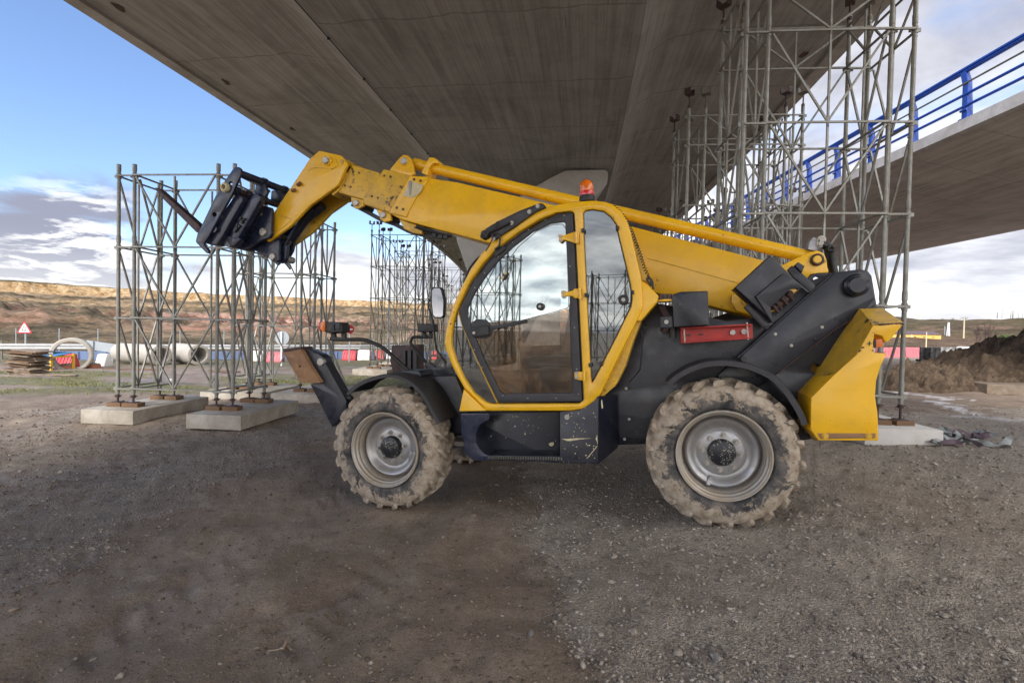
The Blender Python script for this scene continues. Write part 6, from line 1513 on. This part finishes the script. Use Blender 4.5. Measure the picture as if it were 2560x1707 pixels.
# --- yellow cage with blue lid and the cone inside
b, k = base(98, 926); w_, h, dp_ = 66*k, 40*k, .9
T = empty('wire_cage', 'yellow framed wire cage with a blue cover', 'cage', b, R(-6))
for x in (-w_/2, w_/2):
    for y in (0, dp_): MB().box((x, y, h/2), (.07, .07, h)).build('leg', M['yel_frame'], T, 0, bevel=.006)
mb = MB(); mb.box((0, 0, h-.1), (w_, .05, .05)); mb.box((0, 0, .12), (w_, .05, .05)); mb.box((0, dp_, h-.1), (w_, .05, .05)); mb.box((-w_/2, dp_/2, h-.1), (.05, dp_, .05)); mb.box((w_/2, dp_/2, h-.1), (.05, dp_, .05)); mb.build('frame', M['yel_frame'], T, 0)
mb = MB(); mb.add([(-w_*.48, -.05, h-.05), (w_*.45, -.05, h-.13), (w_*.45, dp_, h+.02), (-w_*.48, dp_, h+.04), (-w_*.48, -.05, h-.02), (w_*.45, -.05, h-.10), (w_*.45, dp_, h+.05), (-w_*.48, dp_, h+.07)], [(0, 1, 2, 3), (7, 6, 5, 4), (0, 4, 5, 1), (1, 5, 6, 2), (2, 6, 7, 3), (3, 7, 4, 0)]); mb.build('cover', simple('blue_cover', (.05, .20, .42), .7), T, 0)
mb = MB()
for i in range(22): x = -w_/2+w_*(i+.5)/22; mb.cyl((x, -.01, .12), (x, -.01, h-.1), .005, 4)
for i in range(12): z = .12+(h-.22)*(i+.5)/12; mb.cyl((-w_/2, -.01, z), (w_/2, -.01, z), .005, 4)
mb.build('mesh_panel', M['steel_dark'], T)
c_ = b+Vector((.0, .35, 0)); T = empty('traffic_cone', 'orange and white traffic cone standing inside the yellow cage', 'traffic cone', c_)
MB().box((0, 0, .015), (.36, .36, .03)).build('foot', M['ink'], T, bevel=.01)
MB().lathe([(.15, .03), (.12, .15)], (0, 0, 0), 'z', 24).build('lower_band', M['cone'], T); MB().lathe([(.12, .15), (.07, .38)], (0, 0, 0), 'z', 24).build('white_band', M['white'], T); MB().lathe([(.07, .38), (.035, .52), (.001, .53)], (0, 0, 0), 'z', 24).build('tip', M['cone'], T)
# --- stack of old boards
b, k = base(34, 938); T = empty('board_stack', 'untidy stack of weathered shuttering boards at the left edge', 'board stack', b+Vector((0, .5, 0)))
rn = random.Random(5); z = .02
for i in range(17):
    th_ = rn.uniform(.025, .045); l_ = rn.uniform(60, 78)*k; mb = MB(); Mx = Matrix.Translation((rn.uniform(-.07, .07)+i*.004, rn.uniform(-.1, .1), z)) @ Matrix.Rotation(rn.uniform(-.08, .08), 4, 'Z') @ Matrix.Rotation(R(4)+rn.uniform(-.03, .03), 4, 'Y')
    mb.box((0, 0, th_/2), (l_, .7, th_), Mx); mb.build('board', M['wood_grey'] if i % 3 else M['wood'], T, 0, bevel=.003); z += th_+rn.uniform(.006, .022)
b2_, k2 = base(70, 938); T = empty('board_stack', 'smaller low pile of grey boards right of the big stack', 'board stack', b2_)
for i in range(6):
    mb = MB(); Mx = Matrix.Translation((rn.uniform(-.05, .05), 0, .02+i*.04)) @ Matrix.Rotation(R(5)+rn.uniform(-.05, .05), 4, 'Y'); mb.box((0, 0, 0), (.55, .5, .025), Mx); mb.build('board', M['wood_grey'], T, 0)
for u, v, l_, rz, lab in ((130, 940, 1.6, .1, 'long pale plank lying in the grass before the yellow cage'), (330, 925, 2.2, .06, 'rusty plank lying in the grass below the long pipe'), (560, 930, 1.5, -.3, 'loose plank on the verge behind the near left tower')):
    b, k = base(u, v); o = build_at(MB().box((0, 0, .02), (l_, .16, .04)), 'plank', M['wood'] if u > 200 else M['wood_grey'], b+Vector((0, 0, .02)), rz, 0, .004); tag(o, lab, 'plank', 'planks lying on the verge')
# --- street lamp
b = at(972, 34); T = empty('street_lamp', 'tall slim street lamp rising behind the leftmost far tower', 'street lamp', b); hh = (1.65+(818-640)/F*34)-b.z
MB().cyl((0, 0, 0), (0, 0, hh-.5), .10, 12, .05).build('pole', M['sign_grey'], T); MB().tube([(0, 0, hh-.5), (.03, 0, hh-.25), (.15, 0, hh-.08), (.45, 0, hh), (.9, 0, hh)], .035, 8).build('arm', M['sign_grey'], T); MB().box((1.1, 0, hh-.02), (.55, .2, .10)).build('lantern', M['sign_grey'], T, bevel=.03)
# --- loose scaffold tubes leaning
def lean(name, segs, label, r_=.024):
    T = empty(name, label, 'scaffold tubes', segs[0][1])
    for a, b_ in segs: MB().cyl(Vector(a)-T.location, Vector(b_)-T.location, r_, 10).build('tube', M['steel'], T)
lean('leaning_tubes', [(P(817, 846, 10.2), P(862, 958, 9.9)), (P(826, 880, 10.4), P(846, 965, 10.0)), (P(821, 850, 10.5), P(838, 968, 10.2))], 'loose scaffold tubes leaning right of the near left tower, behind the lamp')
lean('tube_bundle', [(P(1108, 888, 8.5), P(1085, 918, 8.3)), (P(1104, 890, 8.6), P(1080, 918, 8.4)), (P(1114, 890, 8.4), P(1094, 920, 8.2)), (P(1112, 888, 8.8), P(1114, 925, 8.4))], 'bright tubes stacked behind the front of the cab', .028)
# --- dirt mounds
def mound(name, cu, cv, Zc, wx, wy, h, label, seed, rot=0):
    c = at(cu, Zc); nx, ny = 230, 150; X, Y = np.meshgrid(np.linspace(-1.25, 1.25, nx), np.linspace(-1.25, 1.25, ny))
    x = X*wx; y = Y*wy; wr = fbm(X*2+seed, Y*2, 4, seed)*.5
    rr_ = np.sqrt(X*X+Y*Y)+wr*.5; prof = np.clip(1-rr_, 0, 1)**.85
    lump = np.abs(fbm(x*1.3+seed, y*1.3, 5, seed+3, .6)); lump2 = fbm(x*4, y*4, 4, seed+9)
    z = prof*h*(1+.35*fbm(x*.8, y*.8, 3, seed+5))+(.50*lump+.30*lump2)*np.clip(prof*6, 0, 1)
    z = np.where(prof <= 0, -.25, z)
    wxx = (c.x+x).ravel(); wyy = (c.y+y).ravel(); g = ground_z(wxx, wyy)-c.z
    v = np.stack([x.ravel(), y.ravel(), z.ravel()+g], 1); i = np.arange(ny-1)[:, None]*nx; j = np.arange(nx-1)[None]
    f = np.stack([i+j, i+j+1, i+nx+j+1, i+nx+j], -1).reshape(-1, 4); me = raw_mesh(name, v, f)
    m, nt, b = material('dug_earth'); co = nt.coord(); n1 = nt.noise(co, 3, 10, .75); n2 = nt.noise(co, 16, 8, .7)
    cc_ = nt.ramp(nt.math('ADD', nt.math('MULTIPLY', n1, .6), nt.math('MULTIPLY', n2, .4)), [(.36, (.035, .024, .016)), (.48, (.085, .058, .038)), (.58, (.14, .10, .068)), (.72, (.25, .19, .14))])
    nt.lk(cc_, b.inputs['Base Color']); b.inputs['Roughness'].default_value = .95; bump(nt, b, nt.math('ADD', n1, n2), .9, .06)
    me.materials.append(m); o = link(name, me); o.location = c; tag(o, label, 'dirt mound', 'mounds of dug earth'); return o
mound('dirt_mound', 2650, 0, 17.5, 4.5, 2.8, 1.95, 'big heap of dug brown earth at the right edge', 3)
mound('dirt_mound', 2275, 0, 15.5, 1.9, 1.0, .38, 'low spill of brown earth left of the big heap', 8)
mound('dirt_mound', 2400, 0, 14.0, 2.2, .7, .22, 'thin ridge of earth along the near foot of the big heap', 14)
dirty_block = simple('muddy_concrete', (.26, .22, .18), .9, 0, var=.3, scale=3, dirt=(.13, .09, .06), dirtamt=.5, bmp=.15)
def block(u, v, w_, d_, h_, rz, label):
    b, k = base(u, v); o = build_at(MB().box((0, d_/2, h_/2), (w_, d_, h_)), 'concrete_block', dirty_block, b, rz, 0, .015); tag(o, label, 'concrete block', 'concrete blocks by the earth heap')
block(2568, 990, 1.7, .9, .26, R(-14), 'long low concrete block cut by the right edge of the photo')
block(2345, 962, 1.5, .6, .26, R(-12), 'concrete block half buried under the earth heap')
# --- far hill things on the right
def zz(u, v, Z): return P(u, v, Z)
T = empty('yellow_building', 'long low yellow building with a dark roof under the right hills', 'building', zz(2290, 851, 205)); k = 205/F
w_, h = 125*k, 15.5*k
MB().box((0, 4, h/2-1.5), (w_, 8, h+3)).build('wall', M['building_yel'], T, 0); 
mb = MB(); mb.add([(-w_/2, -.4, h), (w_/2, -.4, h), (w_/2, 8.4, h), (-w_/2, 8.4, h), (-w_/2, 4, h+8*k), (w_/2, 4, h+8*k)], [(0, 1, 5, 4), (3, 4, 5, 2), (0, 4, 3), (1, 2, 5), (0, 3, 2, 1)]); mb.build('roof', M['building_roof'], T, 0)
for x in (-.02, .16, .34): MB().box((w_*x, -.06, h*.55), (5.5*k, .1, 1.8*k)).build('window', M['ink'], T, 0)
MB().box((w_*.14, -.5, 3.2*k), (62*k, 1.0, .8*k)).build('canopy', M['building_roof'], T, 0)
MB().box((-w_*.09, -.05, h/2), (.25, .12, h)).build('downpipe', M['white'], T, 0)
fc = bpy.data.curves.new('t', 'FONT'); fc.body = 'RT'; fc.size = 1.15; fc.extrude = .03; fo = bpy.data.objects.new('t', fc); COL.objects.link(fo)
me = bpy.data.meshes.new_from_object(fo.evaluated_get(bpy.context.evaluated_depsgraph_get())); bpy.data.objects.remove(fo)
me.transform(Matrix.Rotation(R(90), 4, 'X')); me.materials.clear(); me.materials.append(M['white']); o = link('sign_letters', me, T); o.location = (-w_*.32, -.5, h+1.2*k)
def mast(name, u, v0, v1, Z, r_, mat, label, cross=0, lattice=False):
    b = zz(u, v1, Z); k = Z/F; h = (v1-v0)*k; T = empty(name, label, 'pole', b)
    if lattice:
        mb = MB(); w0, w1 = 2.6*k, 1.0*k
        for sx in (-1, 1):
            for sy in (-1, 1): mb.bar((sx*w0, sy*w0, 0), (sx*w1, sy*w1, h), .16, .16)
        for i in range(9):
            z0, z1 = h*i/9, h*(i+1)/9; a = w0+(w1-w0)*i/9; a1 = w0+(w1-w0)*(i+1)/9
            for sy in (-1, 1): mb.bar((-a, sy*a, z0), (a1, sy*a1, z1), .12); mb.bar((a, sy*a, z0), (-a1, sy*a1, z1), .12)
        mb.build('lattice', mat, T, 0)
    else: MB().cyl((0, 0, -1), (0, 0, h), r_, 8, r_*.7).build('shaft', mat, T)
    if cross: MB().box((0, 0, h*.96), (cross*k, .12, .14)).build('crossarm', M['steel_dark'], T, 0)
mast('lattice_mast', 2370, 806, 849, 230, .2, M['white'], 'white lattice mast right of the yellow building', 10, True)
mast('concrete_pole', 2409, 794, 842, 215, .30, simple('tan_pole', (.55, .47, .33), .8), 'tan concrete pole with a flat dark head on the slope', 0)
mast('concrete_pole', 2315, 830, 867, 120, .14, M['cream'], 'short pale pole in front of the yellow building', 0)
mast('concrete_pole', 2361, 815, 848, 235, .22, M['sign_grey'], 'grey pole just left of the white lattice mast', 0)
mast('power_pole', 2505, 772, 793, 430, .3, M['sign_grey'], 'tallest power pole on the skyline at the right', 6)
mast('power_pole', 2493, 780, 793, 430, .3, M['steel_dark'], 'power pole just left of the tallest one on the skyline', 7)
mast('power_pole', 2527, 777, 793, 430, .25, M['steel_dark'], 'double-armed power pole, left of the pair near the right edge', 6)
mast('power_pole', 2532, 777, 793, 430, .3, M['ink'], 'dark power pole, right of the pair near the right edge', 8)
mast('power_pole', 2546, 782, 793, 430, .25, M['sign_grey'], 'low power pole second from the right edge', 4)
mast('power_pole', 2556, 782, 793, 430, .25, M['sign_grey'], 'low power pole at the very right edge', 4)
T = empty('tower_crane', 'tiny tower crane on the horizon right of the tower post', 'crane', zz(2296, 798, 420)); k = 420/F
MB().cyl((0, 0, -1), (0, 0, 11*k), .25, 6).build('mast', M['cream'], T); MB().box((-5*k, 0, 9.5*k), (19*k, .3, .3)).build('jib', M['cream'], T, 0)
# --- bush, bare trees
def leafmat(name, a, b_, c_):
    m, nt, b = material(name); gi = nt.new('ShaderNodeNewGeometry'); nt.lk(nt.ramp(gi.outputs['Random Per Island'], [(0, a), (.5, b_), (1, c_)]), b.inputs['Base Color']); b.inputs['Roughness'].default_value = .8; return m
def bush(u, v0, v1, Z, wp, label, mat, seed, n_=2600):
    b = zz(u, v1, Z); k = Z/F; h = (v1-v0)*k; w_ = wp*k/2; rs = np.random.default_rng(seed); T = empty('bush', label, 'bush', b)
    mb = MB(); 
    for i in range(7): a = rs.uniform(0, 6.28); mb.cyl((0, 0, -.2), (math.cos(a)*w_*.5, math.sin(a)*w_*.5, h*rs.uniform(.4, .7)), .10, 6, .04)
    mb.build('trunk', M['wood'], T)
    cl = rs.normal(0, 1, (26, 3)); cl /= np.linalg.norm(cl, axis=1)[:, None]; cl *= rs.uniform(.35, .85, (26, 1)); cs = rs.uniform(.18, .36, 26)
    idx = rs.integers(0, 26, n_); p = cl[idx]+rs.normal(0, 1, (n_, 3))*cs[idx][:, None]*.62; p[:, 2] = p[:, 2]*.5+.5; p[:, 2] = np.clip(p[:, 2], .02, 1.1)
    p = p*np.array([w_, w_, h]); s = rs.uniform(.05, .12, n_)*h*.5
    a = rs.normal(0, 1, (n_, 3)); a /= np.linalg.norm(a, axis=1)[:, None]; b2 = np.cross(a, rs.normal(0, 1, (n_, 3))); b2 /= np.linalg.norm(b2, axis=1)[:, None]
    v = np.stack([p+a*s[:, None], p+b2*s[:, None]*.6, p-a*s[:, None], p-b2*s[:, None]*.6], 1).reshape(-1, 3)
    me = raw_mesh('foliage', v, np.arange(n_*4).reshape(-1, 4)); me.materials.append(mat); link('foliage', me, T)
gm = leafmat('bush_leaves', (.035, .055, .018), (.07, .10, .03), (.13, .17, .06)); dm = leafmat('scrub_leaves', (.03, .03, .02), (.06, .055, .03), (.10, .09, .05)); pm2 = leafmat('bare_scrub', (.09, .06, .06), (.13, .09, .085), (.18, .14, .12))
bush(2513, 834, 868, 70, 54, 'round green bush rising behind the big earth heap', gm, 3)
for i, (u, v0, v1, Z, wp, lab) in enumerate(((2382, 794, 800, 440, 10, 'small dark tree on the right skyline, left one'), (2356, 795, 800, 440, 7, 'tiny dark shrub on the right skyline'), (2412, 791, 799, 440, 24, 'wide dark flat clump on the skyline above the tan pole'))):
    bush(u, v0, v1, Z, wp, lab, dm, i+11, 300)
for i, (u, wp) in enumerate(((20, 60), (85, 50), (140, 70), (205, 60), (330, 70), (600, 70), (780, 60))):
    bush(u, 852, 880, 46, wp, f'mauve leafless scrub clump behind the crash barrier, number {["one","two","three","four","five","six","seven"][i]} from the left', pm2, i+30, 900)
def bare(u, v0, v1, Z, label, seed):
    b = zz(u, v1, Z); k = Z/F; h = (v1-v0)*k; rn = random.Random(seed); T = empty('bare_tree', label, 'tree', b, 0, 'leafless young trees at the right')
    tr_ = MB(); tr_.cyl((0, 0, -.3), (0, 0, h*.6), .05, 6, .03); tr_.build('trunk', M['dark_rust'], T); mb = MB()
    def grow(p, d, l, r_, n):
        q = p+d*l; mb.cyl(p, q, r_, 4, r_*.6)
        if n:
            for _ in range(3): grow(q, (d+Vector((rn.uniform(-.6, .6), rn.uniform(-.6, .6), rn.uniform(-.1, .5)))).normalized(), l*.68, r_*.6, n-1)
    for i in range(5): grow(Vector((0, 0, h*(.25+.1*i))), Vector((rn.uniform(-.5, .5), rn.uniform(-.5, .5), 1)).normalized(), h*.2, .025, 3)
    mb.build('crown', M['dark_rust'], T, 0)
for i, (u, v0, v1) in enumerate(((2440, 822, 868), (2449, 818, 868), (2462, 812, 868), (2476, 820, 868))): bare(u, v0, v1, 72, f'thin leafless tree before the right hills, {["first","second","third","last"][i]} from the left of the four', i)
# --- straps, rag and sticks on the ground
b, k = base(2390, 1115); T = empty('webbing_straps', 'tangle of grey-green and purple lifting straps on the dirt', 'straps', b)
def gp_(u, v, dz=0.0):
    q, t = hit(u, v); return Vector((q.x, q.y, gsurf(q.x, q.y)+.035+dz))-T.location
def ribbon(pts, w_, mat, name):
    P_ = [gp_(*p) for p in pts]; q = []
    for i in range(len(P_)-1):
        for s in range(5):
            t = s/5; p0 = P_[max(0, i-1)]; p1 = P_[i]; p2 = P_[i+1]; p3 = P_[min(len(P_)-1, i+2)]
            q.append(.5*((2*p1)+(-p0+p2)*t+(2*p0-5*p1+4*p2-p3)*t*t+(-p0+3*p1-3*p2+p3)*t**3))
    q.append(P_[-1]); mb = MB(); v = []
    for i, p in enumerate(q):
        d = (q[min(i+1, len(q)-1)]-q[max(i-1, 0)]).normalized(); s = Vector((-d.y*.8, d.x*.8, .30+.55*math.sin(i*.55))).normalized()
        for e, th_ in ((-w_/2, .003), (w_/2, .003), (w_/2, -.003), (-w_/2, -.003)): v.append(p+s*e+Vector((0, -th_, 0)))
    f = [(i*4+j, i*4+(j+1) % 4, i*4+4+(j+1) % 4, i*4+4+j) for i in range(len(q)-1) for j in range(4)]; mb.add(v, f).build(name, mat, T, 60)
T2c = lambda x, y: (2100+x/3.4848, 700+y/3.4848)
ribbon([(*T2c(780, 1450), .01), (*T2c(770, 1400), .05), (*T2c(830, 1380), .06), (*T2c(900, 1420), .03), (*T2c(870, 1465), .01), (*T2c(820, 1460), .02), (*T2c(860, 1400), .08), (*T2c(900, 1360), .10), (*T2c(950, 1400), .05), (*T2c(1050, 1430), .01), (*T2c(1200, 1455), .01)], .085, M['strap'], 'green_strap')
ribbon([(*T2c(950, 1375), .05), (*T2c(1040, 1400), .03), (*T2c(1150, 1435), .01), (*T2c(1280, 1470), .01), (*T2c(1400, 1480), .01), (*T2c(1455, 1460), .03), (*T2c(1460, 1440), .05), (*T2c(1410, 1435), .04)], .085, M['strap'], 'green_strap')
ribbon([(*T2c(830, 1470), .01), (*T2c(920, 1440), .05), (*T2c(940, 1400), .07), (*T2c(880, 1385), .08), (*T2c(800, 1420), .03)], .08, M['strap'], 'green_strap')
ribbon([(*T2c(620, 1430), .0), (*T2c(720, 1445), .01), (*T2c(850, 1470), .01), (*T2c(1000, 1470), .02), (*T2c(1040, 1480), .01)], .07, M['strap_purple'], 'purple_strap')
ribbon([(*T2c(1000, 1370), .05), (*T2c(1060, 1410), .04), (*T2c(1140, 1450), .02), (*T2c(1230, 1500), .01)], .06, M['dark_rust'], 'brown_strap')
rl = random.Random(77)
for k_ in range(6):
    x0, y0 = rl.uniform(760, 1150), rl.uniform(1385, 1460); pts_ = []
    for j_ in range(6): pts_.append((*T2c(x0, y0), rl.uniform(.0, .09))); x0 += rl.uniform(-40, 110); y0 += rl.uniform(-35, 38); y0 = min(1490, max(1375, y0))
    ribbon(pts_, .07, M['strap'] if k_ % 3 else M['strap_purple'], 'green_strap' if k_ % 3 else 'purple_strap')
MB().cyl(gp_(*T2c(625, 1425)), gp_(*T2c(750, 1385), .02), .006, 6).build('rod', M['ink'], T)
b, k = base(2272, 1105); mb = MB(); rn = random.Random(2); vv = [(rn.uniform(-.06, .08), rn.uniform(-.04, .04), rn.uniform(0, .03)) for _ in range(9)]
mb.add(vv, [(0, 1, 2), (2, 3, 4), (4, 5, 6), (6, 7, 8), (0, 4, 8), (1, 5, 7)]); o = build_at(mb, 'paper_scrap', M['white'], b+Vector((0, 0, .02)), 0, 0); tag(o, 'crumpled white scrap at the left end of the straps', 'scrap')
def twig(pts, r_, label, mat):
    q = [hit(*p)[0] for p in pts]; q = [Vector((p.x, p.y, gsurf(p.x, p.y)+r_*.8)) for p in q]; T = q[0].copy()
    mb = MB(); mb.tube([p-T for p in q], r_, 6); 
    if len(q) > 3: mb.cyl(q[2]-T, q[2]-T+Vector((-.01, .06, .01)), r_*.8, 6)
    o = mb.build('twig', mat, None, 60); o.location = T; tag(o, label, 'twig')
twm = simple('dry_twig', (.33, .25, .17), .8, 0, var=.3, scale=30)
twig([(670, 1624), (690, 1622), (708, 1620), (716, 1614), (728, 1625)], .007, 'pale forked root lying on the brown dirt, bottom left of centre', twm)
twig([(810, 1540), (835, 1552), (850, 1562), (868, 1563)], .003, 'thin dark bent twig on the brown dirt above the pale root', M['wood'])
twig([(1377, 1396), (1400, 1393), (1420, 1402)], .002, 'thin curved straw at the gravel edge below the machine', twm)
twig([(1165, 1450), (1180, 1451), (1176, 1453)], .002, 'short pale straw on the dirt, middle of the foreground', twm)
b, k = base(426, 955); 
o = stone((426, 954), 2, .085, 'white lump of limestone on the road behind the near left tower', simple('white_rock', (.62, .6, .56), .8), .8, 21)

# --- grass on the verge: one mass of blades
def grass():
    N = 60000; x = RNG.uniform(-24, -1, N); y = RNG.uniform(12.5, 22, N)
    gr = sstep(y-.18*x*0-13.2, 0, 1.2)*(1-sstep(y, 20, 22)); n1 = fbm(x*.35, y*.8, 4, 77); gr = sstep(y-.18*x, 14.0, 15.5)*(1-sstep(y-.1*x, 20.5, 22))*sstep(n1, -.12, .16)
    gr = gr*sstep(fbm(x*.9, y*2.2, 4, 21), -.12, .3); keep = RNG.uniform(0, 1, N) < gr*.7; x = x[keep]; y = y[keep]; n = len(x); z = ground_z(x, y)+ground_detail(x, y)[0]
    a = RNG.uniform(0, 6.28, n); w_ = .012; h = RNG.uniform(.02, .07, n); lx = RNG.normal(0, .035, n); ly = RNG.normal(0, .035, n)
    p0 = np.stack([x-np.cos(a)*w_, y-np.sin(a)*w_, z-.01], 1); p1 = np.stack([x+np.cos(a)*w_, y+np.sin(a)*w_, z-.01], 1); p2 = np.stack([x+lx, y+ly, z+h], 1)
    v = np.stack([p0, p1, p2], 1).reshape(-1, 3); me = raw_mesh('grass', v, np.arange(n*3).reshape(-1, 3))
    me.materials.append(leafmat('grass_blades', (.10, .12, .03), (.17, .20, .05), (.30, .27, .11))); tag(link('grass', me), 'short grass along the verge behind the left tower', 'grass', kind='stuff')
grass()
